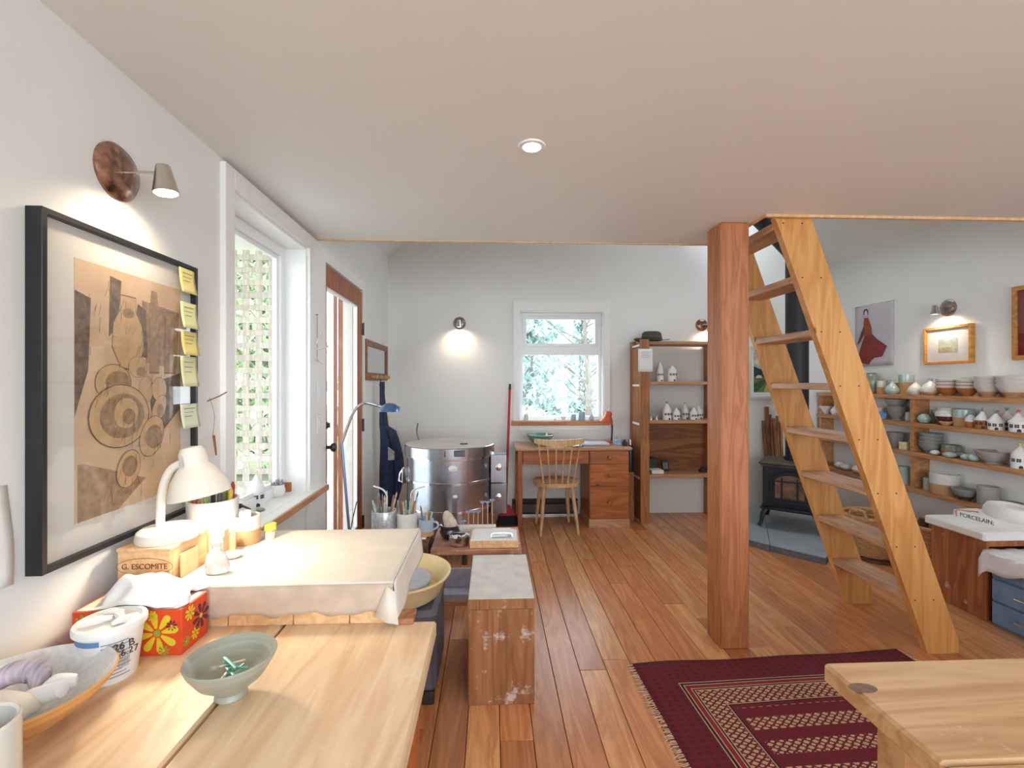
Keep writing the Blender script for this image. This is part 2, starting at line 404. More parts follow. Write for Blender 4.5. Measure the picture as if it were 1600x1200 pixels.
# left-hand wall, built along its own slightly turned line (x out into the room, y along, z up)
wu0, wu1 = lw(358, 400)[0], lw(478, 400)[0]                 # window opening
wz0, wz1 = 0.775, lw(358, 295)[1]
du0, du1 = lw(504, 500)[0], lw(566, 500)[0]                 # door opening
dz1 = 2.09
w = MB()
def wbox(u0, u1, z0, z1): w.box(-0.15, u0, z0, 0, u1, z1)
wbox(YR - 0.2, wu0, -0.1, EAVE); wbox(wu0, wu1, -0.1, wz0 - 0.03); wbox(wu0, wu1, wz1, EAVE)
wbox(wu1, du0, -0.1, EAVE); wbox(du0, du1, dz1, EAVE); wbox(du1, YB + 0.02, -0.1, EAVE)
struct('wall_left', w, WALL, L0, (0, 0, LR), 'white painted wall with the tall window and the glazed door')
sd_ = [o for o in C.objects if o.name == 'wall_left'][0]
for i in range(9): obj('siding_board', MB().box(-0.168, du1 + 0.03, 0.02 + 0.28 * i, -0.151, YB + 0.02, 0.294 + 0.28 * i, 0.003), DOORW, sd_)
# back wall: gable with a window
bx0, bx1 = at_y(811, 500, YB).x, at_y(943, 500, YB).x
bz0, bz1 = at_y(870, 657, YB).z, at_y(870, 486, YB).z
w = MB()
w.box(-1.3, YB, -0.1, bx0, YB + 0.16, EAVE); w.box(bx1, YB, -0.1, XR + 0.15, YB + 0.16, EAVE)
w.box(bx0, YB, -0.1, bx1, YB + 0.16, bz0 - 0.02); w.box(bx0, YB, bz1, bx1, YB + 0.16, EAVE)
w.prism([(-1.3, EAVE), (XR + 0.15, EAVE), (MIDX, RIDGE + 0.15)], -YB - 0.16, -YB, rotm('X', 90))
struct('wall_back', w, WALL, label='white gable wall behind the desk and the stove')
w = MB().box(XR, YR - 0.15, -0.1, XR + 0.15, YB + 0.02, EAVE)
struct('wall_right', w, WALL, label='white wall that carries the pottery shelves')
w = MB()
w.box(-1.3, YR - 0.16, -0.1, -0.55, YR, EAVE); w.box(3.15, YR - 0.16, -0.1, XR + 0.15, YR, EAVE)
w.box(-0.55, YR - 0.16, -0.1, 3.15, YR, 0.7); w.box(-0.55, YR - 0.16, 2.15, 3.15, YR, EAVE)
w.prism([(-1.3, EAVE), (XR + 0.15, EAVE), (MIDX, RIDGE + 0.15)], -YR, -YR + 0.16, rotm('X', 90))
struct('wall_rear', w, WALL, label='rear wall with the wide opening added for fill light')
# loft floor = low ceiling with the ladder notch
NX, NY = at_z(1198, 334, ZC).x, at_z(1245, 335, ZC).y
EY = at_z(760, 377, ZC).y
cl = struct('ceiling', MB().prism([(-1.2, YR), (XR, YR), (XR, NY), (NX, NY), (NX, EY), (-1.2, EY)], ZC, ZC + 0.24), CEIL, label='low white ceiling under the loft')
tr = [((-1.02, EY, ZC - 0.004), (NX, EY + 0.018, ZC + 0.25)), ((NX, NY + 0.018, ZC - 0.004), (NX + 0.018, EY + 0.018, ZC + 0.25)), ((NX, NY, ZC - 0.012), (XR, NY + 0.018, ZC + 0.25))]
for i, (a, b) in enumerate(tr):
    obj('edge_trim', MB().box(*a, *b), BOXW, cl)
# sloping roof, the right-hand plane with an unseen hole added for the fill lamp
def slope(name, sgn):
    m = MB(); ln = (XR - MIDX) * math.sqrt(2) + 0.05
    if sgn > 0: m.box(0, YR - 0.1, 0, ln, YB + 0.1, 0.12)
    else:
        m.box(-ln, YR - 0.1, 0, 0, 3.1, 0.12); m.box(-ln, 4.4, 0, 0, YB + 0.1, 0.12)
        m.box(-ln, 3.1, 0, -1.75, 4.4, 0.12); m.box(-0.6, 3.1, 0, 0, 4.4, 0.12)
    ex = -1.06 if sgn > 0 else XR
    struct(name, m, CEIL, (ex, 0, EAVE), (0, R(-45 * sgn), 0), 'sloping white ceiling above the open end of the room')
slope('ceiling_left', 1); slope('ceiling_right', -1)

# ------------------------------------------------------------------ tall window in the left-hand wall
def frame_boxes(m, u0, u1, z0, z1, wd, x0, x1, bev=0.002):
    m.box(x0, u0, z0, x1, u0 + wd, z1, bev); m.box(x0, u1 - wd, z0, x1, u1, z1, bev)
    m.box(x0, u0 + wd, z1 - wd, x1, u1 - wd, z1, bev); m.box(x0, u0 + wd, z0, x1, u1 - wd, z0 + wd, bev)
win = bpy.data.objects.new('window_1', None); C.objects.link(win); win.location = L0; win.rotation_euler = (0, 0, LR)
win['kind'] = 'structure'; win['label'] = 'tall white window beside the glazed door'
t0, t1 = lw(343, 400)[0], lw(495, 400)[0]
cas = MB()
cas.box(0, t0, wz0 - 0.03, 0.022, wu0, 2.165, 0.002); cas.box(0, wu1, 0.0, 0.022, t1, 2.165, 0.002)
cas.box(0, wu0, wz1, 0.022, wu1, 2.165, 0.002)
obj('casing', cas, TRIMW, win)
jb = MB(); jb.box(-0.15, wu0 - 0.001, wz0, 0.004, wu0 + 0.012, wz1); jb.box(-0.15, wu1 - 0.012, wz0, 0.004, wu1 + 0.001, wz1)
jb.box(-0.15, wu0, wz1 - 0.012, 0.004, wu1, wz1 + 0.001)
obj('jamb', jb, TRIMW, win)
sash = MB(); frame_boxes(sash, wu0 + 0.012, wu1 - 0.012, wz0, wz1 - 0.012, 0.05, -0.15, -0.105); frame_boxes(sash, wu0 + 0.062, wu1 - 0.062, wz0 + 0.05, wz1 - 0.062, 0.02, -0.14, -0.118)
obj('window_frame', sash, WINW, win)
obj('pane', MB().box(-0.131, wu0 + 0.06, wz0 + 0.04, -0.127, wu1 - 0.06, wz1 - 0.06), WGLASS, win)
sl_ = obj('window_sill', MB().box(-0.13, wu0 + 0.001, wz0 - 0.028, 0.0, wu1 - 0.001, wz0, 0).box(0.0, t0 - 0.1, wz0 - 0.03, 0.058, t1 - 0.0, wz0, 0.002), TRIMW, win)
obj('nosing', MB().box(0.0582, t0 - 0.1, wz0 - 0.034, 0.070, t1, wz0 - 0.001, 0.003), SILLW, sl_)

# glazed door
dr = bpy.data.objects.new('door_1', None); C.objects.link(dr); dr.location = L0; dr.rotation_euler = (0, 0, LR)
dr['kind'] = 'structure'; dr['label'] = 'fir door with a full length glass pane'
cas = MB(); cas.box(0, t1 + 0.001, 0, 0.020, du0, dz1 + 0.02, 0.002); cas.box(0, du1, 0, 0.012, du1 + 0.06, dz1 + 0.02, 0.002); cas.box(0, t1 + 0.001, dz1, 0.012, du1 + 0.06, dz1 + 0.075, 0.002)
obj('casing', cas, TRIMW, dr)
a0, a1, s0, s1 = du0 + 0.004, du1 - 0.006, 0.075, 0.115
leaf = MB(); leaf.box(-0.045, a0, 0.01, 0.0, a0 + s0, dz1 - 0.01, 0.002); leaf.box(-0.045, a1 - s1, 0.01, 0.0, a1, dz1 - 0.01, 0.002)
obj('stile', leaf, DOORW, dr)
obj('top_rail', MB().box(-0.045, a0 + s0, dz1 - 0.135, 0.0, a1 - s1, dz1 - 0.01, 0.002), DOORW, dr)
obj('bottom_rail', MB().box(-0.045, a0 + s0, 0.01, 0.0, a1 - s1, 0.24, 0.002), DOORW, dr)
g = MB(); frame_boxes(g, a0 + s0, a1 - s1, 0.24, dz1 - 0.135, 0.012, -0.035, -0.006, 0)
obj('glass_stop', g, TRIMW, dr)
obj('pane', MB().box(-0.024, a0 + s0, 0.24, -0.020, a1 - s1, dz1 - 0.135), WGLASS, dr)
for py in (513, 665, 818):
    z = lw(563, py)[1]
    obj('hinge', MB().box(-0.004, a1 - 0.006, z - 0.045, 0.012, a1 + 0.016, z + 0.045, 0.003).cyl((0.010, a1 + 0.004, z - 0.05), (0.010, a1 + 0.004, z + 0.05), 0.007), DARKMET, dr)
ku, kz = a0 + s0 * 0.5, lw(514, 702, 0.05)[1]
obj('doorknob', MB().lathe([(0, 0), (0.026, 0), (0.026, 0.006), (0.010, 0.012), (0.010, 0.032), (0.024, 0.042), (0.028, 0.054), (0.020, 0.066), (0, 0.068)], 20, rotm('Y', 90, (0, ku, kz))), DARKMET, dr)
obj('deadbolt', MB().lathe([(0, 0), (0.022, 0), (0.022, 0.014), (0.012, 0.018), (0, 0.018)], 18, rotm('Y', 90, (0, ku, kz + 0.135))).box(0.016, ku - 0.004, kz + 0.12, 0.03, ku + 0.004, kz + 0.15, 0.002), DARKMET, dr)

# window in the back wall
w2 = bpy.data.objects.new('window_2', None); C.objects.link(w2); w2['kind'] = 'structure'; w2['label'] = 'white awning window over the desk'
ox0, ox1, oz1 = at_y(802, 500, YB).x, at_y(953, 500, YB).x, at_y(870, 471, YB).z
m = MB(); m.box(ox0, YB - 0.018, bz0 - 0.10, bx0, YB, oz1, 0.002); m.box(bx1, YB - 0.018, bz0 - 0.10, ox1, YB, oz1, 0.002); m.box(bx0, YB - 0.018, bz1, bx1, YB, oz1, 0.002)
m.box(bx0, YB - 0.016, bz0 - 0.10, bx1, YB, bz0 - 0.03, 0.002)
obj('casing', m, TRIMW, w2)
def fr_xz(m, x0, x1, z0, z1, wd, y0, y1, bev=0.002):
    m.box(x0, y0, z0, x0 + wd, y1, z1, bev); m.box(x1 - wd, y0, z0, x1, y1, z1, bev)
    m.box(x0 + wd, y0, z0, x1 - wd, y1, z0 + wd, bev); m.box(x0 + wd, y0, z1 - wd, x1 - wd, y1, z1, bev)
m = MB(); fr_xz(m, bx0 - 0.001, bx1 + 0.001, bz0 - 0.001, bz1 + 0.001, 0.012, YB - 0.004, YB + 0.15, 0)
obj('jamb', m, TRIMW, w2)
zm0, zm1 = at_y(870, 554, YB).z, at_y(870, 541, YB).z
m = MB(); fr_xz(m, bx0 + 0.012, bx1 - 0.012, bz0 + 0.01, bz1 - 0.012, 0.03, YB + 0.06, YB + 0.12); m.box(bx0 + 0.04, YB + 0.06, zm0, bx1 - 0.04, YB + 0.12, zm1, 0.002)
obj('window_frame', m, WINW, w2)
m = MB(); fr_xz(m, bx0 + 0.044, bx1 - 0.044, zm1, bz1 - 0.044, 0.035, YB + 0.05, YB + 0.09)
obj('upper_sash', m, WINW, w2)
obj('latch', MB().box((bx0 + bx1) / 2 - 0.05, YB + 0.03, zm1 + 0.002, (bx0 + bx1) / 2 + 0.03, YB + 0.05, zm1 + 0.02, 0.004), WINW, w2)
obj('pane', MB().box(bx0 + 0.03, YB + 0.088, bz0 + 0.02, bx1 - 0.03, YB + 0.091, zm0 + 0.005), WGLASS, w2)
obj('pane', MB().box(bx0 + 0.07, YB + 0.068, zm1 + 0.02, bx1 - 0.07, YB + 0.071, bz1 - 0.07), WGLASS, w2)
obj('window_sill', MB().box(ox0 - 0.02, YB - 0.075, bz0 - 0.045, ox1 - 0.02, YB + 0.06, bz0, 0.004), SILLX, w2)
m = MB(); fr_xz(m, -0.55, 3.15, 0.7, 2.15, 0.06, YR - 0.12, YR - 0.03)  # unseen frame, added around the opening for the rear fill lamp
for xx in (0.65, 1.9): m.box(xx - 0.03, YR - 0.12, 0.76, xx + 0.03, YR - 0.03, 2.09)
struct('rear_fill_window', m, WINW, label='wide white frame of the added fill light opening in the rear wall')

# ------------------------------------------------------------------ outside
struct('ground', MB().box(-14, -8, -0.5, 16, 30, -0.3), plain('garden_ground', (0.34, 0.36, 0.25), 0.95, var=0.4, scale=1.5), label='garden ground outside')
# porch: deck, soffit, lattice screen, post, board
struct('porch_floor', MB().box(-4.6, -1.0, -0.3, -1.32, 4.3, -0.08), plain('porch_deck', (0.68, 0.68, 0.66), 0.8), label='porch floor outside the glazed door')
struct('porch_soffit', MB().box(-4.6, -1.0, 2.52, -1.32, 4.4, 2.6), TRIMW, label='white soffit over the porch')
YL = 4.06
lat = thing('lattice_screen', 'weathered wooden lattice screen at the end of the porch', 'lattice', (-2.6, YL, 0))
LATW = wood('weathered_lattice', srgb(206, 198, 184), srgb(170, 158, 142), 'Z', 0.8, 1.0, 0.1)
px_ = 0.108
vm = mesh(MB().box(-0.027, -0.006, -0.05, 0.027, 0.006, 2.5, 0.001), LATW); hm = mesh(MB().box(-1.3, -0.006, -0.024, 1.17, 0.006, 0.024, 0.001), LATW)
for i in range(23): obj('slat', vm, None, lat, (-1.24 + i * px_, 0.0, 0))
for i in range(23): obj('slat', hm, None, lat, (0, -0.0125, 0.06 + i * px_))
tag(obj('porch_post', MB().box(-0.028, -0.05, -0.1, 0.028, 0.05, 2.54, 0.004), TRIMW, None, (-1.375, YL - 0.02, 0)), 'white porch post beside the lattice screen', 'post')
tag(obj('siding_board', MB().box(-0.06, -0.02, -0.1, 0.06, 0.02, 2.5, 0.003).box(-0.062, -0.026, 0.9, 0.062, -0.018, 1.0, 0.002), DOORW, None, (-1.262, YL - 0.02, 0)), 'reddish cedar board outside the glazed door', 'board')

LEAFA = plain('pale_cedar_leaf', srgb(186, 208, 206), 0.8, var=0.25, scale=3)
LEAFB = plain('spring_leaf', srgb(205, 220, 186), 0.8, var=0.25, scale=3)
BARK = plain('bark', (0.20, 0.17, 0.14), 0.9, var=0.3)
def foliage(n, shape, size, seed):
    rd = random.Random(seed); m = MB()
    for _ in range(n):
        p = shape(rd); a, b = rd.uniform(0, 2 * PI), rd.uniform(-0.9, 0.9)
        T = Matrix.Translation(p) @ Matrix.Rotation(a, 4, 'Z') @ Matrix.Rotation(b, 4, 'X')
        q = size * rd.uniform(0.6, 1.4)
        m.add([(-q * 0.35, 0, 0), (0, -q, 0.02), (q * 0.35, 0, 0), (0, q, -0.04)], [(0, 1, 2, 3)], T)
    return m
def conifer(x, y, h, r, label, seed, leaf=LEAFA, n=9000):
    t = thing('conifer', label, 'tree', (x, y, -0.3))
    obj('trunk', MB().tube([(0, 0, 0), (0.05, 0, h * 0.5), (0, 0, h)], [0.22, 0.13, 0.02], 8), BARK, t)
    def sh(rd):
        z = rd.random() ** 1.3; rr = r * (1 - z) * math.sqrt(rd.random()) * (0.75 + 0.25 * math.sin(z * 60)); a = rd.uniform(0, 2 * PI)
        return Vector((rr * math.cos(a), rr * math.sin(a), 0.2 + z * (h - 0.2)))
    f = obj('foliage', foliage(n, sh, 0.17, seed), leaf, t); f['kind'] = 'stuff'
def shrub(x, y, h, r, label, seed, leaf=LEAFB, n=1600):
    t = thing('shrub', label, 'shrub', (x, y, -0.3))
    st = MB()
    for k in range(6):
        a = k * 1.05; st.tube([(0, 0, 0), (r * 0.3 * math.cos(a), r * 0.3 * math.sin(a), h * 0.4), (r * 0.6 * math.cos(a), r * 0.6 * math.sin(a), h * 0.8)], [0.02, 0.013, 0.006], 5)
    obj('stem', st, BARK, t)
    def sh(rd):
        a, b = rd.uniform(0, 2 * PI), math.acos(rd.uniform(-1, 1)); q = rd.random() ** 0.4
        return Vector((r * q * math.sin(b) * math.cos(a), r * q * math.sin(b) * math.sin(a), h * 0.55 + h * 0.45 * q * math.cos(b)))
    f = obj('foliage', foliage(n, sh, 0.07, seed), leaf, t); f['kind'] = 'stuff'
conifer(1.15, 15.0, 9.5, 2.1, 'broad pale blue-green cedar tree outside the window over the desk', 1)
conifer(3.9, 20.0, 6.5, 1.3, 'slender cedar tree farther back in the garden', 2, n=2600)
shrub(0.75, 9.6, 1.2, 0.75, 'light green garden shrub below the cedar tree', 3)
shrub(1.62, 8.6, 0.95, 0.5, 'small yellow-green shrub under the bare tree', 4)
conifer(-4.6, 9.5, 6.5, 2.2, 'dense green conifer seen through the porch lattice', 5, LEAFB)
def bare(x, y):
    t = thing('bare_tree', 'leafless tree with thin crossing branches beyond the window over the desk', 'tree', (x, y, -0.3))
    rd = random.Random(11); tr_, br = MB(), MB()
    tr_.tube(spline([(0, 0, 0), (0.1, 0, 1.5), (0.0, 0, 3.0), (0.2, 0, 5.0)], 4), [0.09 - 0.006 * i for i in range(13)], 7)
    for k in range(26):
        z = rd.uniform(0.9, 4.6); a = rd.uniform(0, 2 * PI); l = rd.uniform(0.7, 1.7)
        d = Vector((math.cos(a), math.sin(a) * 0.5, rd.uniform(0.0, 0.9)))
        p0 = Vector((0.05, 0, z)); p1 = p0 + d * l * 0.5; p2 = p0 + d * l + Vector((0, 0, 0.25))
        br.tube([p0, p1, p2], [0.022, 0.014, 0.004], 5)
        for j in range(2):
            q = p1 + (p2 - p1) * rd.random(); e = q + Vector((rd.uniform(-0.5, 0.5), rd.uniform(-0.2, 0.2), rd.uniform(0.1, 0.6)))
            br.tube([q, e], [0.009, 0.003], 4)
    obj('trunk', tr_, BARK, t); obj('branches', br, BARK, t)
bare(2.15, 10.6)

# ------------------------------------------------------------------ timber post
p0 = at_z(1126, 1015, 0); pw_ = at_y(1171, 1015, p0.y).x - p0.x
m = MB().box(0, 0, 0, pw_, pw_, ZC, 0.006)
tag(obj('timber_post', m, FIRPOST, None, (p0.x, p0.y, 0)), 'thick square fir post holding up the loft beside the ladder', 'post')

# ------------------------------------------------------------------ ladder stair
lad = thing('loft_ladder', 'steep open pine ladder stair rising to the loft', 'ladder', (0, 0, 0))
bR = at_z(1450, 1018, 0); tR = at_z(1217, 337, ZC)
bL = at_z(1337, 946, 0)
yn = (bR.y + at_z(1243, 337, ZC).y) / 2
run = bR.x - at_y(1217, 337, yn).x                   # horizontal run over the full height
hw = at_y(1498, 1018, yn).x - at_y(1450, 1018, yn).x
lad.location = (at_y(1450, 1018, yn).x, yn, 0)
th = 0.038; yw = bL.y - yn + 0.02
k = run / ZC
prof = [(0, 0), (hw, 0), (hw, 0.06), (hw - k * ZC + k * 0.06, ZC), (-k * ZC, ZC)]
for yy in (0, yw):
    o = obj('stringer', MB().prism(prof, -th, 0, rotm('X', 90)), PINE, lad, (0, yy, 0))
for i in range(8):
    z = 0.285 + 0.2685 * i; xx = -k * z
    obj('tread', MB().box(xx + 0.006, th - 0.001, z - 0.036, xx + hw - 0.006, yw + 0.001, z, 0.004), TREAD, lad)
sm = mesh(MB().cyl((0, 0.001, 0), (0, -0.0012, 0), 0.004, n=8), INK)
for i in range(8):
    z = 0.27 + 0.2685 * i
    for dx in (0.03, hw - 0.035): obj('screw', sm, None, lad, (-k * z + dx, 0, z))

# ================================================================== lamps of the room
WARM = (1.0, 0.80, 0.56)
def spot(name, parent, loc, rot, power, size=100, col=WARM, blend=0.7, rad=0.02):
    l = bpy.data.lights.new(name, 'SPOT'); l.energy = power; l.color = col; l.spot_size = R(size); l.spot_blend = blend; l.shadow_soft_size = rad
    o = bpy.data.objects.new(name, l); C.objects.link(o); o.parent = parent; o.location = loc; o.rotation_euler = rot
    return o
def sconce(loc, rz, label, base_mat, br, arm, tilt, power, side=0.0):
    # local: -y is out of the wall, x along the wall
    t = thing('wall_sconce', label, 'wall lamp', loc, rz, 'ceramic wall sconces')
    obj('backplate', MB().lathe([(0, 0), (br, 0), (br, 0.006), (br * 0.86, 0.016), (br * 0.5, 0.022), (0, 0.024)], 32, rotm('X', 90)), base_mat, t)
    e = Vector((side, -arm, 0.0))
    obj('arm', MB().tube([(0, -0.02, 0), e], 0.0055, 8).lathe([(0, -0.009), (0.008, -0.006), (0.009, 0), (0.008, 0.006), (0, 0.009)], 12, Matrix.Translation(e)), NICKEL, t)
    T = Matrix.Translation(e + Vector((side * 0.1, -0.004, -0.002))) @ Matrix.Rotation(R(tilt), 4, 'X')
    prof = [(0.0, 0.022), (0.016, 0.022), (0.018, 0.014), (0.030, -0.05), (0.028, -0.05), (0.018, 0.008), (0, 0.01)]
    obj('lamp_head', MB().lathe(prof, 24, T), NICKEL, t)
    obj('bulb', MB().lathe([(0, -0.046), (0.02, -0.044), (0.024, -0.04), (0.018, -0.01), (0, -0.008)], 16, T), BULB, t)
    q = T @ Vector((0, 0, -0.056))
    spot('sconce_light', t, q, (R(22), 0, 0), power, 145, WARM, 1.0, 0.02)
    return t
u, z = lw(181, 269)
sconce(lwp(u, z), LR + PI / 2, 'wall sconce with a glossy copper brown plate above the framed drawing', COPPER, 0.072, 0.115, -6, 6.5, 0.0)
p = at_y(718, 505, YB); sconce((p.x, YB, p.z), 0, 'wall sconce with a grey brown plate on the bare wall above the kiln', RAKUGREY, 0.064, 0.10, 0, 7)
p = at_y(1096, 508, YB); sconce((p.x, YB, p.z), 0, 'wall sconce with a mottled copper plate above the open bookcase', COPPER, 0.064, 0.09, 0, 7, 0.06)
p = at_x(1482, 481, XR); sconce((XR, p.y, p.z), -PI / 2, 'wall sconce with a dark speckled plate above the oak framed print', RAKUGREY, 0.066, 0.11, 0, 8.5)
p = at_z(831, 228, ZC)
t = thing('ceiling_downlight', 'small round recessed downlight with a white ring in the low ceiling', 'ceiling light', (p.x, p.y, ZC))
obj('ring', MB().lathe([(0.030, -0.001), (0.032, -0.006), (0.046, -0.005), (0.048, 0.0), (0.030, 0.0)], 36), TRIMW, t)
obj('bulb', MB().lathe([(0, -0.003), (0.022, -0.003), (0.029, -0.001), (0.030, 0.0), (0, 0.0)], 24), BULB, t)
spot('downlight_beam', t, (0, 0, -0.012), (0, 0, 0), 14, 120, WARM, 0.7, 0.03)

# ================================================================== things on the left-hand wall
def lthing(name, label, cat, u, z, group=None):
    return thing(name, label, cat, lwp(u, z), LR, group)      # local: x out of the wall, y along, z up
fo = 0.034
fu0, fz1 = lw(65.5, 321, fo); fu1, fzr = lw(309.5, 416, fo); fz0 = lw(67, 900, fo)[1]
fw_, fh_ = fu1 - fu0, fz1 - fz0
pic = lthing('framed_drawing', 'large black framed charcoal still life drawing in a white mat', 'picture', fu0, fz0)
m = MB(); b = 0.013
m.box(0, 0, 0, fo, b, fh_, 0.001); m.box(0, fw_ - b, 0, fo, fw_, fh_, 0.001); m.box(0, b, fh_ - b, fo, fw_ - b, fh_, 0.001); m.box(0, b, 0, fo, fw_ - b, b, 0.001)
obj('frame', m, BLACKW, pic)
obj('mat_board', MB().box(0.004, b, b, 0.018, fw_ - b, fh_ - b), plain('mat_board', (0.78, 0.76, 0.72), 0.8, var=0.01), pic)
du0_, dz1_ = lw(117, 402, 0.02); du1_, dzz = lw(283, 448, 0.02); dz0_ = lw(115, 820, 0.02)[1]
du0_ -= fu0; du1_ -= fu0; dz1_ -= fz0; dz0_ -= fz0
KRAFT = plain('kraft_paper', srgb(222, 192, 160), 0.85, var=0.13, scale=11)
obj('paper', MB().box(0.018, du0_, dz0_, 0.0188, du1_, dz1_), KRAFT, pic)
CHAR = [plain('charcoal_tone', srgb(124, 106, 90), 0.9, var=0.35, scale=60), plain('charcoal_wash', srgb(172, 144, 116), 0.9, var=0.25, scale=50), plain('chalk_tone', srgb(214, 180, 140), 0.9, var=0.1, scale=40)]
W_, H_ = du1_ - du0_, dz1_ - dz0_
def dpt(a, b_): return (du0_ + a * W_, dz0_ + b_ * H_)
lay = [0.0189]
def blob(name, poly, mi):
    lay[0] += 0.00006
    x_ = lay[0]; n = len(poly); q = [(x_, *dpt(a, b_)) for a, b_ in poly]
    obj(name, MB().add(q, [tuple(range(n))]), CHAR[mi], pic)
def ell(cx_, cz_, ra, rb, rot=0.0, n=28):
    o_ = []
    for k_ in range(n):
        w_ = 2 * PI * k_ / n; a, b_ = ra * math.cos(w_), rb * math.sin(w_)
        o_.append((cx_ + a * math.cos(rot) - b_ * math.sin(rot), cz_ + a * math.sin(rot) + b_ * math.cos(rot)))
    return o_
blob('drawn_shadow', [(0.0, 0.40), (0.10, 0.58), (0.12, 0.86), (0.0, 0.88)], 0)
blob('drawn_shadow', [(0.26, 0.72), (0.34, 0.76), (0.37, 0.96), (0.27, 0.97)], 0)
blob('drawn_shadow', [(0.60, 0.62), (0.95, 0.60), (0.98, 0.88), (0.56, 0.90)], 1)
blob('drawn_shadow', [(0.45, 0.66), (0.62, 0.64), (0.60, 0.86), (0.52, 0.88)], 0)
blob('drawn_shadow', [(0.02, 0.0), (0.34, 0.0), (0.6, 0.10), (0.06, 0.22), (0.02, 0.22)], 1)
blob('drawn_shadow', [(0.70, 0.26), (0.99, 0.40), (0.99, 0.58), (0.62, 0.52)], 0)
def vessel(poly, inner=None, tone=2):
    cx_ = sum(a for a, _ in poly) / len(poly); cz_ = sum(b_ for _, b_ in poly) / len(poly)
    blob('drawn_outline', [(cx_ + (a - cx_) * 1.04, cz_ + (b_ - cz_) * 1.035) for a, b_ in poly], 0)
    blob('drawn_vessel', poly, tone)
    if inner: blob('drawn_hollow', inner, 1)
vessel([(0.36, 0.60), (0.50, 0.58), (0.58, 0.68), (0.56, 0.78), (0.50, 0.84), (0.50, 0.90), (0.36, 0.90), (0.36, 0.84), (0.30, 0.78), (0.29, 0.68)], ell(0.43, 0.83, 0.055, 0.022))
vessel([(0.64, 0.58), (0.74, 0.58), (0.745, 0.84), (0.71, 0.95), (0.66, 0.95), (0.635, 0.84)], ell(0.69, 0.94, 0.03, 0.018), 1)
vessel([(0.80, 0.58), (0.93, 0.58), (0.92, 0.78), (0.91, 0.87), (0.82, 0.87), (0.81, 0.78)], ell(0.865, 0.84, 0.05, 0.025), 1)
vessel(ell(0.52, 0.60, 0.09, 0.045), ell(0.55, 0.58, 0.05, 0.022))
vessel(ell(0.30, 0.53, 0.15, 0.075), ell(0.34, 0.53, 0.11, 0.05))
vessel(ell(0.60, 0.50, 0.07, 0.06)); vessel(ell(0.74, 0.50, 0.08, 0.055)); vessel(ell(0.74, 0.41, 0.085, 0.05, 0.5), ell(0.75, 0.40, 0.04, 0.03))
vessel(ell(0.36, 0.39, 0.26, 0.13), ell(0.38, 0.39, 0.20, 0.095)); blob('drawn_vessel', ell(0.41, 0.40, 0.11, 0.065), 2); blob('drawn_hollow', ell(0.43, 0.385, 0.06, 0.035), 1)
vessel(ell(0.66, 0.285, 0.13, 0.085, 0.3), ell(0.68, 0.28, 0.09, 0.055)); vessel(ell(0.43, 0.16, 0.11, 0.075, 0.25), ell(0.44, 0.17, 0.07, 0.045))
hat_ = MB(); rd = random.Random(17)
lay[0] += 0.0002
for k_ in range(150):
    a, b_ = rd.choice(((0.1, 0.75), (0.33, 0.85), (0.55, 0.74), (0.8, 0.7), (0.66, 0.55), (0.88, 0.48), (0.25, 0.1), (0.42, 0.34), (0.3, 0.47), (0.5, 0.13), (0.72, 0.24)))
    a += rd.gauss(0, 0.07); b_ += rd.gauss(0, 0.05); an = rd.gauss(1.1, 0.35); l_ = rd.uniform(0.03, 0.09)
    if not (0.06 < a < 0.94 and 0.05 < b_ < 0.95): continue
    (y0_, z0_), (y1_, z1_) = dpt(a - l_ * 0.5 * math.cos(an), b_ - l_ * 0.35 * math.sin(an)), dpt(a + l_ * 0.5 * math.cos(an), b_ + l_ * 0.35 * math.sin(an))
    hat_.add([(lay[0], y0_, z0_), (lay[0], y0_ + 0.0012, z0_ + 0.0006), (lay[0], y1_ + 0.0012, z1_ + 0.0006), (lay[0], y1_, z1_)], [(0, 1, 2, 3)])
hh_ = obj('drawn_hatching', hat_, plain('charcoal_line', srgb(88, 76, 66), 0.9), pic); hh_['kind'] = 'stuff'
obj('glazing', MB().box(0.024, b, b, 0.0255, fw_ - b, fh_ - b), PGLASS, pic)
# sticky notes along the frame
YEL = [plain('sticky_note', c, 0.8, var=0.04) for c in (srgb(240, 226, 150), srgb(232, 232, 174), srgb(238, 222, 140), srgb(228, 228, 180), srgb(212, 222, 194))]
NL = ['topmost deep yellow sticky note on the drawing frame', 'pale yellow sticky note just below the topmost one', 'golden yellow sticky note midway down the drawing frame', 'light yellow note with faint writing below the golden one', 'pale green paper slip hanging lowest on the drawing frame']
for i, (y0_, y1_, xa, xb) in enumerate(((416, 455, 280, 304), (470, 511, 282, 307), (516, 554, 283, 308), (556, 604, 282, 307), (632, 670, 282, 309))):
    ua, za = lw(xa, y0_, fo + 0.002); ub, _ = lw(xb, y0_, fo + 0.002); zb = lw(xa, y1_, fo + 0.002)[1]
    t = lthing('sticky_note', NL[i], 'note', ua, zb, 'notes stuck to the drawing frame')
    hh, ww = za - zb, ub - ua
    obj('sheet', MB().sheet(lambda a, c: (fo + 0.0015 + 0.010 * (1 - c) ** 2, a * ww, c * hh), 6, 6), YEL[i], t, solid=0.0006)
    for j in range(3):
        zz = hh * (0.8 - 0.16 * j); obj('writing', MB().box(fo + 0.0026 + 0.010 * (1 - zz / hh) ** 2, ww * 0.2, zz, fo + 0.0032 + 0.010 * (1 - zz / hh) ** 2, ww * (0.8 - 0.1 * j), zz + 0.0012), INK, t)
u0_, z0_ = lw(13, 757); u1_, z1_ = lw(-40, 757)
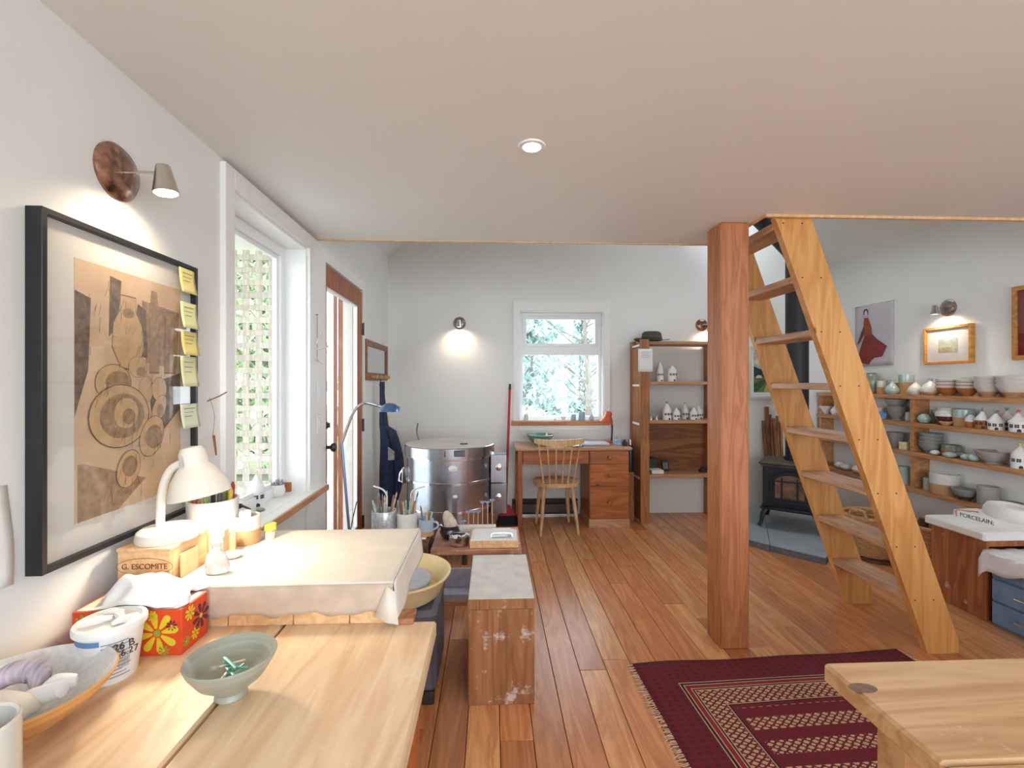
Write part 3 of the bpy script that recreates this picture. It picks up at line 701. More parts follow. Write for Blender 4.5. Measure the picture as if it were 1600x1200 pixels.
t = tag(obj('wall_paper_sheet', MB().sheet(lambda a, c: (0.002 + 0.008 * (1 - c) ** 2, -0.12 + 0.12 * a + 0.006 * math.sin(4 * c), -0.20 * (1 - c)), 6, 8), PAPER, None, lwp(u0_, z0_), (0, 0, LR), solid=0.0006), 'white paper sheet pinned to the wall near the drawing frame', 'paper')
# driftwood hanger, switches
t = lthing('light_switch', 'white double light switch plate on the casing beside the door, upper one', 'switch', lw(491, 612)[0], lw(491, 612)[1])
obj('plate', MB().box(0.022, -0.03, -0.055, 0.028, 0.03, 0.055, 0.003), TRIMW, t); obj('toggle', MB().box(0.027, -0.014, -0.03, 0.031, 0.014, 0.03, 0.002), WINW, t)
t = lthing('wall_switch', 'plain white switch plate below the double switch', 'switch', lw(491, 662)[0], lw(491, 662)[1])
obj('plate', MB().box(0.022, -0.03, -0.055, 0.028, 0.03, 0.055, 0.003), TRIMW, t); obj('toggle', MB().box(0.027, -0.012, -0.025, 0.031, 0.012, 0.025, 0.002), WINW, t)
u_, z_ = lw(487, 492)
t = lthing('driftwood_hanging', 'string of bleached driftwood sticks hanging on the casing by the door', 'ornament', u_, z_)
obj('string', MB().tube([(0.03, 0, 0.0), (0.03, 0.002, -0.26)], 0.0012, 5), INK, t)
BLEACH = plain('bleached_driftwood', (0.72, 0.68, 0.62), 0.8, var=0.15, scale=40)
for (dz, a, l) in ((-0.13, 70, 0.07), (-0.19, 15, 0.13), (-0.25, -40, 0.07)):
    d = Vector((0.5 * math.cos(R(a)), math.cos(R(a)) * 0.8, math.sin(R(a)))).normalized() * l * 0.5
    obj('stick', MB().tube([Vector((0.036, 0, dz)) - d * (0.5 if a < 20 else 1), Vector((0.038, 0.002, dz)), Vector((0.04, 0, dz)) + d], [0.004, 0.008, 0.005], 7), BLEACH, t)
obj('nail', MB().cyl((0.02, 0, 0), (0.035, 0, 0.003), 0.002, n=6), DARKMET, t)
# twig ornament hanging between drawing and window
u_, z_ = lw(327, 622)
t = lthing('twig_ornament', 'thin bent twigs hanging on the wall between drawing and window', 'ornament', u_, z_)
obj('twig', MB().tube(spline([(0.01, -0.03, -0.01), (0.03, 0.0, 0.005), (0.04, 0.035, 0.02)], 4), 0.002, 5), STICK, t)
obj('thread', MB().tube(spline([(0.012, -0.02, 0), (0.012, 0.01, -0.06), (0.012, 0.0, -0.13)], 4), 0.0008, 4), STICK, t)
obj('twig', MB().tube([(0.015, 0.0, -0.13), (0.02, 0.006, -0.2)], [0.005, 0.003], 6), STICK, t)

# mirror with pegs, apron
mu0, mz1 = lw(571, 529, 0.015); mu1, _ = lw(605, 540, 0.015); mz0 = lw(571, 594, 0.015)[1]
t = lthing('peg_mirror', 'small brown wooden mirror with a row of pegs below', 'mirror', mu0, mz0)
W2, H2 = mu1 - mu0, mz1 - mz0
m = MB(); fb = 0.05
m.box(0, 0, 0, 0.022, fb, H2, 0.002); m.box(0, W2 - fb, 0, 0.022, W2, H2, 0.002); m.box(0, fb, H2 - fb, 0.022, W2 - fb, H2, 0.002); m.box(0, fb, 0, 0.022, W2 - fb, fb * 1.3, 0.002)
obj('frame', m, MIRW, t); obj('mirror_glass', MB().box(0.004, fb, fb, 0.010, W2 - fb, H2 - fb), plain('mirror_silver', (0.8, 0.82, 0.82), 0.05, 1.0, var=0.01), t)
for j in range(4):
    obj('peg', MB().lathe([(0, 0), (0.011, 0), (0.009, 0.03), (0.016, 0.045), (0.016, 0.055), (0, 0.06)], 12, rotm('Y', 90, (0.02, W2 * (0.2 + 0.2 * j), 0.03))), CHAIRW, t)
au, az = mu0 + W2 * 0.42, mz0
t = lthing('apron', 'dark navy work apron hanging from a mirror peg', 'apron', au, 0.22)
hA = az - 0.012 - 0.22
def apr(a, c):
    z_ = c * hA
    wd = 0.14 + 0.09 * math.sin(min(1, c / 0.62) * PI) if c < 0.62 else max(0.02, 0.14 - 0.42 * (c - 0.62))
    return (0.05 + (a - 0.15) * wd * 0.85 * (1 if c < 0.62 else 0.4) + 0.014 * math.sin(a * 13 + c * 3) + 0.02, (a - 0.5) * wd * 0.55 + 0.022 * math.sin(a * 11 + c * 4) + 0.03 * math.sin(c * 5) * (1 - c), z_)
obj('cloth', MB().sheet(apr, 16, 26), NAVY, t, solid=0.004)
obj('strap', MB().tube([(0.05, -0.01, hA * 0.97), (0.06, 0.0, hA + 0.025), (0.05, 0.012, hA * 0.97)], 0.006, 6, flat=0.5), NAVY, t)
obj('clay_smear', MB().sheet(lambda a, c: (0.135 + 0.05 * a, -0.062 + 0.03 * a, 0.46 + 0.12 * c * (1 - 0.4 * a)), 4, 4), plain('dry_clay_smear', (0.42, 0.42, 0.44), 0.95, var=0.4, scale=50), t)
# yardstick leaning in the corner
ya = at_z(616, 800, 0.0); yb = lwp(4.6, 1.05, 0.02)
t = tag(obj('wooden_yardstick', MB().tube([(-0.98, 4.32, 0.005), (yb.x + 0.015, yb.y, 1.03)], 0.024, 4, flat=0.35), BOXW, None), 'long yellow wooden stick leaning in the corner beside the apron', 'stick')
# floor lamp with blue head
lp = thing('floor_lamp', 'slim gooseneck floor lamp with a small blue dome head by the glazed door', 'lamp', (-0.80, 2.75, 0))
hd = at_y(596, 640, 2.98) - Vector((-0.80, 2.75, 0)); 
pts = [(0, 0, 0.02), (0.01, 0, 0.78)]
mid = at_y(534, 692, 2.78) - Vector((-0.80, 2.75, 0)); up_ = at_y(552, 645, 2.86) - Vector((-0.80, 2.75, 0))
obj('base', MB().lathe([(0, 0), (0.11, 0), (0.11, 0.015), (0.02, 0.03), (0, 0.03)], 28), CHROME, lp)
obj('pole', MB().tube([(0, 0, 0.02), (mid.x, mid.y, mid.z)], 0.008, 10), plain('blue_pole', srgb(120, 150, 190), 0.3, 0.7), lp)
obj('gooseneck', MB().tube(spline([mid, up_, up_ + Vector((0.05, 0.04, 0.055)), hd + Vector((-0.03, -0.01, 0.025)), hd + Vector((0.0, 0, 0.02))], 8), 0.0085, 10), CHROME, lp)
obj('lamp_head', MB().lathe([(0, 0.055), (0.03, 0.05), (0.06, 0.03), (0.072, 0.0), (0.068, 0.0), (0.055, 0.026), (0, 0.045)], 24, Matrix.Translation(hd + Vector((0.055, 0, -0.012)))), plain('blue_enamel', srgb(84, 116, 160), 0.25, 0.5, coat=0.4), lp)
obj('bulb', MB().lathe([(0, 0.012), (0.05, 0.012), (0.05, 0.006), (0, 0.006)], 20, Matrix.Translation(hd + Vector((0.055, 0, -0.012)))), glow('cool_bulb', (1, 0.96, 0.9), 5.0), lp)
obj('cord', MB().tube(spline([(0.005, 0, 0.66), (-0.03, -0.02, 0.45), (-0.02, 0.0, 0.2), (0.03, 0.03, 0.02)], 6), 0.003, 6), BLACK, lp)

# things on the sill of the tall window (wz0)
def on_sill(px, py, off=0.0):      # a pixel on the sill plane
    return at_z(px, py, wz0)
def pot(name, label, cat, loc, prof, mats, mis=None, n=28, group=None, rz=0.0):
    return tag(obj(name, MB().lathe(prof, n, mis=mis), mats, None, loc, (0, 0, rz)), label, cat, group)
def P_round(r, h, mouth=0.35):
    return [(0, 0), (r * 0.55, 0), (r * 0.85, h * 0.2), (r, h * 0.48), (r * 0.88, h * 0.75), (r * mouth * 1.15, h * 0.95), (r * mouth, h), (r * mouth * 0.85, h * 0.97), (r * 0.7, h * 0.75), (0, h * 0.3)]
def P_bowl(r, h, foot=0.45, t_=0.008):
    return [(0, 0.0), (r * foot, 0), (r * foot * 0.97, h * 0.1), (r * 0.72, h * 0.4), (r * 0.93, h * 0.78), (r, h), (r - t_ * 0.6, h + t_ * 0.3), (r - t_, h * 0.97), (r * 0.68, h * 0.46), (r * foot * 0.6, h * 0.16), (0, h * 0.14)]
def P_cyl(r, h, t_=0.006):
    return [(0, 0), (r * 0.94, 0), (r, h * 0.06), (r, h * 0.52), (r, h - 0.003), (r - t_ * 0.5, h), (r - t_, h - 0.003), (r - t_, h * 0.12), (0, h * 0.1)]
def P_onion(r, h):
    return [(0, 0), (r * 0.6, 0), (r * 0.95, h * 0.18), (r, h * 0.32), (r * 0.8, h * 0.52), (r * 0.4, h * 0.70), (r * 0.2, h * 0.82), (r * 0.2, h * 0.92), (r * 0.28, h), (r * 0.18, h * 0.98), (0, h * 0.9)]
def star(r, d, T, n=5):
    pts_ = [((r if k_ % 2 == 0 else r * 0.45) * math.sin(PI * k_ / n), (r if k_ % 2 == 0 else r * 0.45) * math.cos(PI * k_ / n)) for k_ in range(2 * n)]
    return MB().prism(pts_, -d / 2, d / 2, T @ Matrix.Rotation(R(90), 4, 'X'))
def house(loc, r, h, body, roof, label, finial=None, fmat=None, rz=0.0, tall=0.55, overhang=1.15, group='ceramic houses'):
    t_ = thing('ceramic_house', label, 'ceramic house', loc, rz, group); hb = h * tall
    obj('body', MB().lathe([(0, 0), (r * 0.96, 0), (r, hb * 0.1), (r, hb), (0, hb)], 24), body, t_)
    obj('roof', MB().lathe([(0, hb), (r * overhang, hb - 0.001), (r * overhang, hb + h * 0.02), (r * 0.75, hb + (h - hb) * 0.35), (r * 0.36, hb + (h - hb) * 0.72), (r * 0.2, h * 0.97), (0, h)], 24), roof, t_)
    for a_, zz in ((-0.75, 0.62), (-0.1, 0.62), (0.65, 0.62)):
        sz = r * 0.11
        for dx in (-1, 1):
            for dz in (-1, 1):
                T = Matrix.Rotation(a_, 4, 'Z') @ Matrix.Translation(Vector((dx * sz * 1.15, -r * 0.985, hb * zz + dz * sz * 1.15)))
                obj('window', MB().box(-sz, -r * 0.03, -sz, sz, r * 0.03, sz, 0, T), INK, t_)
    dw = r * 0.22; T = Matrix.Rotation(0.12, 4, 'Z') @ Matrix.Translation(Vector((0, -r * 0.985, 0.002))) @ Matrix.Rotation(R(90), 4, 'X')
    obj('doorway', MB().prism([(-dw, 0), (dw, 0), (dw, dw)] + [(dw * math.cos(q * PI / 8), dw + dw * math.sin(q * PI / 8)) for q in range(1, 8)] + [(-dw, dw)], -r * 0.04, r * 0.04, T), INK, t_)
    if finial == 'star': obj('finial', star(r * 0.38, r * 0.16, Matrix.Translation((0, 0, h + r * 0.25))), fmat, t_)
    elif finial == 'spike': obj('finial', MB().lathe([(0, h * 0.96), (r * 0.13, h * 0.97), (r * 0.11, h + r * 0.35), (0, h + r * 0.6)], 10), fmat, t_)
    elif finial == 'leaves':
        mm_ = MB()
        for q in range(5):
            aa = q * 1.26; mm_.tube([(0, 0, h * 0.97), (r * 0.16 * math.cos(aa), r * 0.16 * math.sin(aa), h + r * 0.25), (r * 0.38 * math.cos(aa), r * 0.38 * math.sin(aa), h + r * 0.5)], [r * 0.07, r * 0.11, r * 0.02], 6)
        obj('finial', mm_, fmat, t_)
    elif finial == 'disc': obj('finial', MB().lathe([(0, h * 0.97), (r * 0.24, h * 0.98), (r * 0.26, h + r * 0.2), (r * 0.18, h + r * 0.36), (0, h + r * 0.38)], 14), fmat, t_)
    return t_
GOLD = plain('yellow_glaze', srgb(214, 190, 84), 0.35, var=0.1)
p = at_z(375, 806, wz0); pot('bud_vase', 'round white bud vase on the tall window sill', 'vase', (p.x, p.y, wz0), P_round(0.036, 0.074), WHITEC)
p = at_z(401, 790, wz0); house((p.x, p.y, wz0), 0.037, 0.150, WHITEC, WHITEC, 'white ceramic house with a tall roof and star on the tall window sill', 'star', plain('gold_star', (0.7, 0.62, 0.4), 0.4), 0.5, 0.5, 1.02)
p = at_z(433, 776, wz0); pot('succulent_bowl', 'round white planter on the tall window sill', 'planter', (p.x, p.y, wz0), P_round(0.040, 0.062, 0.75), WHITEC)
t = thing('succulent', 'small grey purple succulent plant in the round white planter', 'plant', (p.x, p.y, wz0 + 0.05))
m = MB(); rd = random.Random(5)
for k_ in range(26):
    a_, l_ = rd.uniform(0, 2 * PI), rd.uniform(0.015, 0.038); m.tube([(0.008 * math.cos(a_), 0.008 * math.sin(a_), -0.03), (l_ * 0.6 * math.cos(a_), l_ * 0.6 * math.sin(a_), 0.012), (l_ * math.cos(a_), l_ * math.sin(a_), rd.uniform(0.015, 0.04))], [0.004, 0.006, 0.002], 6)
f_ = obj('leaves', m, plain('grey_succulent', srgb(150, 146, 156), 0.7, var=0.4, scale=70), t); f_['kind'] = 'stuff'
p = at_z(446, 769, wz0); pot('clay_pot', 'small terracotta pot behind the round white planter', 'pot', (p.x + 0.005, p.y + 0.03, wz0), P_cyl(0.026, 0.05), BROWNCL)
p = at_z(450, 760, wz0); pot('pierced_ball', 'white ceramic ball on the window sill end by the casing', 'ornament', (p.x - 0.01, p.y + 0.09, wz0), P_round(0.034, 0.066, 0.3), WHITEC)
p = at_z(402, 797, wz0); pot('grey_pebble', 'flat grey pebble in front of the house on the tall window sill', 'stone', (p.x + 0.02, p.y - 0.012, wz0), [(0, 0), (0.014, 0.001), (0.02, 0.006), (0.014, 0.011), (0, 0.012)], GREYGL)

# ================================================================== work bench along the left-hand wall
ZT = 0.75
bench = thing('work_bench', 'pale wooden work bench with a plank top below the framed drawing', 'table', (-0.55, 0.8, 0))
bx = [(-0.965 + 0.55 + 0.02, -0.527 + 0.55), (-0.521 + 0.55, -0.142 + 0.55)]
fy, by = at_z(470, 978, ZT).y, at_z(500, 828, 0.855).y
for (x0, x1, y1) in ((bx[0][0], bx[0][1], 0.78), (bx[1][0], bx[1][1], fy - 0.8 + 0.012), (bx[1][0], bx[1][0] + 0.2, 0.78)):
    obj('plank', MB().box(x0, -0.75 if y1 < 0.7 or x1 < 0.1 else fy - 0.8 + 0.015, ZT - 0.038, x1, y1, ZT, 0.005), BENCHW, bench)
for (x, y) in ((-0.34, -0.68), (0.34, -0.68), (-0.34, 0.70), (0.19, 0.70), (0.34, 0.29)):
    obj('leg', MB().box(x - 0.035, y - 0.035, 0, x + 0.035, y + 0.035, ZT - 0.038, 0.004), DESKZ, bench)
for x, ye in ((-0.375, 0.64), (0.335, 0.25)):
    obj('apron_rail', MB().box(x, -0.62, ZT - 0.14, x + 0.022, ye, ZT - 0.038, 0.002), DESKZ, bench)
obj('apron_rail', MB().box(-0.30, -0.70, ZT - 0.14, 0.30, -0.678, ZT - 0.038, 0.002), DESKZ, bench)
# canvas covered wedging board
sx0, sx1 = -0.796, at_z(612, 910, 0.855).x
wb = thing('wedging_board', 'thick wedging board covered with pale canvas on the bench', 'wedging board', (0, fy, ZT))
sd, sh_ = by - fy, 0.105
cols = [sx0, -0.66, -0.50, -0.36, sx1]
for i in range(4):
    obj('core_block', MB().box(cols[i] + 0.001, 0.004, 0, cols[i + 1] - 0.001, sd - 0.002, sh_ - 0.003, 0.002), BOXW, wb)
def cov(a, c):
    # c runs from the front hem over the top to the back hem
    l = c * (0.075 + sd + 0.07); x = sx0 + (sx1 + 0.004 - sx0) * a
    wv = 0.004 * math.sin(a * 23) + 0.003 * math.sin(a * 51)
    if l < 0.075: return (x, -0.004 - 0.002 * math.sin(a * 17) * (1 - l / 0.075), sh_ - 0.075 + l + wv * (1 - l / 0.075))
    if l < 0.075 + sd: return (x, l - 0.075, sh_ + 0.0012)
    return (x, sd + 0.003, sh_ - (l - 0.075 - sd))
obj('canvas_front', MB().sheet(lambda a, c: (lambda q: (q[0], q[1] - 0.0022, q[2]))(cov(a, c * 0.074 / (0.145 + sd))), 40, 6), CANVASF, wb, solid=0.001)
obj('canvas_cover', MB().sheet(cov, 40, 60), CANVAS, wb, solid=0.002)
# side flap of the canvas with its folded corner
def flap(a, c): return (sx1 + 0.006 + 0.008 * c + 0.005 * math.sin(a * 9) * c, -0.01 * c + a * sd, sh_ + 0.001 - (0.09 + 0.012 * math.sin(a * 3 + 1.5)) * c)
obj('canvas_flap', MB().sheet(flap, 16, 8), CANVAS, wb, solid=0.002)
obj('canvas_corner', MB().add([(sx1 - 0.012, -0.006, sh_ - 0.006), (sx1 + 0.012, -0.012, sh_ - 0.02), (sx1 + 0.022, -0.022, 0.008), (sx1 - 0.006, -0.026, 0.016), (sx1 - 0.038, -0.018, 0.028)], [(0, 4, 3), (0, 3, 1), (1, 3, 2)]), CANVAS, wb, solid=0.002)
obj('base_block', MB().box(sx1 + 0.01, -0.006, 0.0, sx1 + 0.055, 0.05, 0.014, 0.002), CLAYWOOD, wb)
tp = ZT + sh_ + 0.0022
p = at_z(488, 847, tp)
tag(obj('paper_scrap', MB().prism([(-0.018, -0.006), (0.014, -0.008), (0.019, 0.008), (-0.008, 0.006)], 0, 0.0012), plain('cream_card', (0.8, 0.68, 0.5), 0.8), None, (p.x, p.y, tp)), 'tiny cream card scrap lying alone on the canvas', 'card')

# wooden crate box with lamp on it
cy0 = 1.19
cx0, cx1 = -0.932, -0.806; cz = at_y(230, 862, cy0).z
crate = thing('wooden_crate', 'small lettered pine box on the bench under the desk lamp', 'box', (cx0, cy0, ZT))
cw, ch, cd = cx1 - cx0, cz - ZT, 0.155
obj('front_board', MB().box(0, 0, 0, cw, 0.010, ch, 0.001), BOXW, crate)
obj('back_board', MB().box(0, cd - 0.01, 0, cw, cd, ch, 0.001), BOXW, crate)
for x in (0, cw - 0.010): obj('side_board', MB().box(x, 0.0105, 0, x + 0.010, cd - 0.0105, ch, 0.001), BOXW, crate)
obj('lid', MB().box(-0.002, -0.002, ch, cw + 0.002, cd + 0.002, ch + 0.008, 0.001), BOXW, crate)
LETT = plain('stamped_lettering', srgb(116, 66, 36), 0.8)
text('lettering', 'G. ESCOMITE', 0.019, LETT, crate, (cw * 0.52, -0.0008, ch * 0.80), (R(90), 0, 0))
ring = [(cw * 0.52 + 0.068 * math.cos(a * PI / 16), 0.021 * math.sin(a * PI / 16) + ch * 0.80) for a in range(33)]
obj('printed_oval', MB().tube([(x, -0.0006, z) for x, z in ring], 0.0006, 4), LETT, crate)
tag(obj('flat_carton', MB().box(0, 0, 0, 0.07, 0.004, ch * 0.9, 0.001), plain('cardboard', srgb(226, 190, 146), 0.8), None, (cx1 + 0.008, cy0 + 0.03, ZT), (0, 0, R(90))), 'flat cardboard piece standing against the lettered pine box', 'cardboard')
# desk lamp
zl = cz + 0.008
lc = Vector((cx0 + cw * 0.55, cy0 + cd * 0.5, zl))
lamp = thing('desk_lamp', 'cream gooseneck desk lamp with a bell shaped shade, lit', 'lamp', lc)
obj('base', MB().lathe([(0, 0), (0.070, 0), (0.072, 0.006), (0.068, 0.024), (0.060, 0.030), (0, 0.032)], 40), WHITEP, lamp)
YL_ = lc.y
sh_top = at_y(298, 697, YL_) - lc; rimc = at_y(313, 774, YL_) - lc
n1 = at_y(250, 822, YL_) - lc; n2 = at_y(253, 770, YL_) - lc; n3 = at_y(266, 735, YL_) - lc; n4 = at_y(288, 722, YL_) - lc
neck = spline([(n1.x, 0, 0.028), (n2.x, 0, n2.z), (n3.x, 0, n3.z), (n4.x, 0, n4.z)], 8)
obj('gooseneck', MB().tube(neck, 0.0105, 14), WHITEP, lamp)
ax = Vector((sh_top.x - rimc.x, 0.0, sh_top.z - rimc.z)); LEN = ax.length
ax.normalize(); tilt = math.atan2(ax.x, ax.z)
T = Matrix.Translation(Vector((rimc.x, 0, rimc.z))) @ Matrix.Rotation(tilt, 4, 'Y')
rr = 0.073; s = LEN
prof = [(rr, 0), (rr * 0.97, s * 0.12), (rr * 0.82, s * 0.36), (rr * 0.58, s * 0.55), (rr * 0.46, s * 0.62), (rr * 0.43, s * 0.86), (rr * 0.34, s * 0.97), (0, s), ]
inner = [(0, s * 0.9), (rr * 0.36, s * 0.85), (rr * 0.40, s * 0.6), (rr * 0.78, s * 0.34), (rr * 0.93, s * 0.10), (rr * 0.97, 0)]
obj('shade', MB().lathe(prof[::-1] + inner[::-1], 40, T), WHITEP, lamp)
for i in range(4):
    obj('vent_slot', MB().box(-0.012, -0.0016, -0.002, 0.012, 0.0016, 0.002, 0, T @ Matrix.Rotation(R(-100 ), 4, 'Z') @ Matrix.Translation(Vector((rr * 0.455, 0, s * (0.64 + 0.055 * i)))) @ Matrix.Rotation(R(90), 4, 'Y') @ Matrix.Rotation(R(90), 4, 'X')), TRIMW, lamp)
obj('bulb', MB().lathe([(0, s * 0.14), (0.018, s * 0.18), (0.026, s * 0.32), (0.016, s * 0.5), (0.012, s * 0.7), (0, s * 0.72)], 20, T), BULB, lamp)
q = T @ Vector((0, 0, s * 0.06))
spot('desk_lamp_light', lamp, q, (0, tilt, 0), 7.5, 150, (1.0, 0.84, 0.62), 0.5, 0.025)
# pot behind the lamp and what is in it
pc = at_z(295, 868, ZT + sh_)
pz = ZT
pp = (-0.868, 1.475, ZT)
hp = at_y(296, 782, 1.45).z - ZT
pot('utensil_pot', 'tall white ceramic pot behind the desk lamp', 'pot', pp, [(0, 0), (0.058, 0), (0.062, 0.02), (0.070, hp * 0.9), (0.071, hp), (0.066, hp), (0.060, 0.02), (0, 0.015)], WHITEC, n=32)
COLS = [srgb(200, 170, 60), srgb(150, 60, 50), srgb(110, 140, 80), srgb(60, 60, 60), srgb(214, 196, 150)]
rd = random.Random(3)
for i in range(9):
    a, l = 2 * PI * i / 9, hp + rd.uniform(0.01, 0.05); q0 = Vector((0.035 * math.cos(a), 0.035 * math.sin(a), 0.02)); q1 = Vector((0.054 * math.cos(a), 0.054 * math.sin(a), l))
    nm = ['golden', 'dark red', 'leaf green', 'charcoal', 'cream'][i % 5]
    tag(obj('modelling_tool', MB().tube([q0, q1, q1 + Vector((0, 0, 0.012))], [0.004, 0.007, 0.003], 7), plain('tool_' + nm.replace(' ', '_') + str(i), COLS[i % 5], 0.6, var=0.4, scale=60), None, pp), nm + ' modelling tool standing in the tall white pot', 'tool', 'tools in the tall white pot')
# mug with brushes, soap-like stone, bag, pouch, jar
zb = ZT + sh_ + 0.0024
p = at_z(376, 853, zb); mug = pot('stoneware_jar', 'cream stoneware jar with rolled cloth inside on the canvas board', 'jar', (p.x + 0.004, p.y + 0.03, zb), P_cyl(0.038, 0.088), [WHITEP, TANCL], [1, 1, 1, 0, 0, 0, 0, 0], group=None)
mq = Vector((p.x + 0.004, p.y + 0.03, zb + 0.012))
sp = [(0.004 + 0.0022 * a * 0.9) * 1.0 for a in range(10)]
roll = [(0.003 * (0.6 + a * 0.12) * math.cos(a * 0.6) * 1.5, 0.003 * (0.6 + a * 0.12) * math.sin(a * 0.6) * 1.5) for a in range(32)]
m = MB()
for k_ in range(len(roll) - 1): m.add([(roll[k_][0], roll[k_][1], 0.01), (roll[k_ + 1][0], roll[k_ + 1][1], 0.01), (roll[k_ + 1][0], roll[k_ + 1][1], 0.088), (roll[k_][0], roll[k_][1], 0.088)], [(0, 1, 2, 3)])
tag(obj('rolled_cloth', m, SHEETW, None, mq + Vector((-0.004, 0, 0)), solid=0.0015), 'tightly rolled white cloth standing in the cream stoneware jar', 'cloth')
tag(obj('paint_brush', MB().tube([(0.020, 0, 0.012), (-0.004, 0.022, 0.088), (-0.03, 0.024, 0.098)], [0.003, 0.004, 0.004], 8).tube([(-0.03, 0.024, 0.098), (-0.052, 0.026, 0.092)], [0.007, 0.011], 8), BLACK, None, mq), 'black brush lying across the cream stoneware jar', 'brush')
p = at_z(402, 853, zb)
jar = thing('spice_jar', 'tiny glass jar with a lime yellow lid on the canvas board', 'jar', (p.x + 0.006, p.y + 0.07, zb))
obj('body', MB().lathe([(0, 0), (0.016, 0), (0.017, 0.005), (0.017, 0.024), (0.013, 0.028), (0, 0.028)], 20), plain('jar_of_grit', (0.6, 0.52, 0.46), 0.3, var=0.3), jar)
obj('lid', MB().lathe([(0, 0.028), (0.019, 0.028), (0.019, 0.046), (0.017, 0.048), (0, 0.048)], 20), plain('lime_lid', srgb(214, 214, 84), 0.4), jar)
p = at_z(345, 868, zb)
tag(obj('wood_block', MB().box(-0.024, -0.015, 0, 0.024, 0.015, 0.058, 0.002), BOXW, None, (p.x + 0.006, p.y + 0.02, zb), (0, 0, R(25))), 'small upright wooden block beside the cream stoneware jar', 'block')
p = at_z(362, 872, zb)
tag(obj('white_pebble', MB().lathe([(0, 0), (0.02, 0.002), (0.028, 0.010), (0.022, 0.018), (0, 0.021)], 20, Matrix.Diagonal((1, 0.7, 1, 1))), PLASTER, None, (p.x, p.y, zb), (0, 0, R(20))), 'smooth white clay pebble lying on the canvas edge', 'pebble')
bag = thing('fabric_pouch', 'small floral cotton pouch tied with ribbon on the canvas board', 'pouch', (at_z(334, 898, zb).x, at_z(334, 898, zb).y + 0.012, zb))
FLOR = plain('floral_cotton', (0.80, 0.72, 0.66), 0.9, var=0.22, scale=55)
obj('bag', MB().lathe([(0, 0), (0.028, 0.002), (0.032, 0.02), (0.024, 0.05), (0.010, 0.066), (0.017, 0.082), (0.012, 0.083), (0, 0.07)], 18, Matrix.Diagonal((1, 0.6, 1, 1)), wob=0.06), FLOR, bag)
obj('ribbon', MB().lathe([(0.0125, 0.063), (0.0135, 0.066), (0.0125, 0.069)], 16, Matrix.Diagonal((1, 0.65, 1, 1))), SHEETW, bag)
bag2 = thing('paper_bag', 'folded brown paper bag standing behind the floral pouch', 'bag', (at_z(322, 880, zb).x - 0.005, at_z(322, 880, zb).y + 0.055, zb))
obj('bag', MB().prism([(-0.03, -0.02), (0.03, -0.02), (0.03, 0.02), (-0.03, 0.02)], 0, 0.06), plain('kraft_bag', srgb(236, 200, 158), 0.8, var=0.08), bag2)
obj('folded_top', MB().prism([(-0.03, -0.012), (0.03, -0.012), (0.032, 0.006), (-0.032, 0.006)], 0.06, 0.078), plain('kraft_bag_fold', srgb(228, 190, 146), 0.8, var=0.08), bag2)
p = at_z(372, 830, zb)
t = thing('printed_box', 'narrow box with black and white print behind the tall white pot', 'box', (-0.897, 1.562, ZT))
obj('carton', MB().box(-0.018, -0.014, 0, 0.022, 0.014, 0.205, 0.001), PAPER, t)
for i in range(5): obj('printed_band', MB().box(-0.016, -0.0146, 0.085 + 0.022 * i, 0.018 - 0.004 * (i % 2), -0.0138, 0.097 + 0.022 * i), INK, t)
# stick leaning against the sill
t = tag(obj('bark_twig', MB().tube(spline([(0.0, 0, 0), (-0.015, 0.01, 0.05), (-0.03, 0.0, 0.10), (-0.045, 0.012, 0.155)], 4), 0.009, 8), STICK, None, (lwp(1.74, 0, 0.075).x + 0.045, 1.70, 0.70)), 'short rough brown twig leaning on the edge of the tall window sill', 'twig')

# tissue box
tb0 = at_z(284, 1024, ZT); tbe = at_z(329, 984, ZT)
rzt = math.atan2(tbe.y - tb0.y, tbe.x - tb0.x) - PI / 2       # local y runs along the side that recedes
tis = thing('tissue_box', 'red tissue box printed with yellow flowers on the bench', 'tissue box', (tb0.x, tb0.y, ZT), rzt)
tl, tw, thh = (tbe - tb0).length, 0.235, at_y(284, 953, tb0.y).z - ZT
tl = max(tl - 0.012, 0.085)
REDP = plain('red_printed_card', srgb(216, 74, 34), 0.5, var=0.08, scale=30)
obj('carton', MB().box(-tw, 0, 0, 0, tl, thh, 0.0015), REDP, tis)
obj('top_print', MB().box(-tw + 0.006, 0.006, thh, -0.006, tl - 0.006, thh + 0.0005), plain('pale_top_print', srgb(240, 214, 190), 0.5, var=0.25, scale=60), tis)
FY, FG, FP = plain('flower_yellow', srgb(222, 200, 46), 0.5), plain('flower_green', srgb(150, 160, 60), 0.5), plain('flower_purple', srgb(84, 36, 56), 0.5)
def flower(c, r, mats, face, n=8):
    m = MB(); ct = MB()
    for k_ in range(n):
        a = 2 * PI * k_ / n + 0.2; pts_ = []
        for (l, wd) in ((0.22, 0.05), (0.5, 0.13), (0.8, 0.18), (0.95, 0.12), (1.0, 0.0), (0.95, -0.12), (0.8, -0.18), (0.5, -0.13), (0.22, -0.05)):
            pts_.append((r * (l * math.cos(a) - wd * math.sin(a)), r * (l * math.sin(a) + wd * math.cos(a))))
        T = (Matrix.Translation(Vector((c[0], -0.0004, c[1]))) if face == 'f' else Matrix.Translation(Vector((0.0004, c[0], c[1]))) @ Matrix.Rotation(R(90), 4, 'Z')) @ Matrix.Rotation(R(90), 4, 'X')
        m.prism(pts_, -0.0003, 0.0003, T)
    ct.prism([(r * 0.17 * math.cos(a * PI / 8), r * 0.17 * math.sin(a * PI / 8)) for a in range(16)], -0.0004, 0.0004, T)
    f = obj('printed_flower', m, mats[0], tis); f['kind'] = 'stuff'; obj('flower_eye', ct, mats[1], tis)
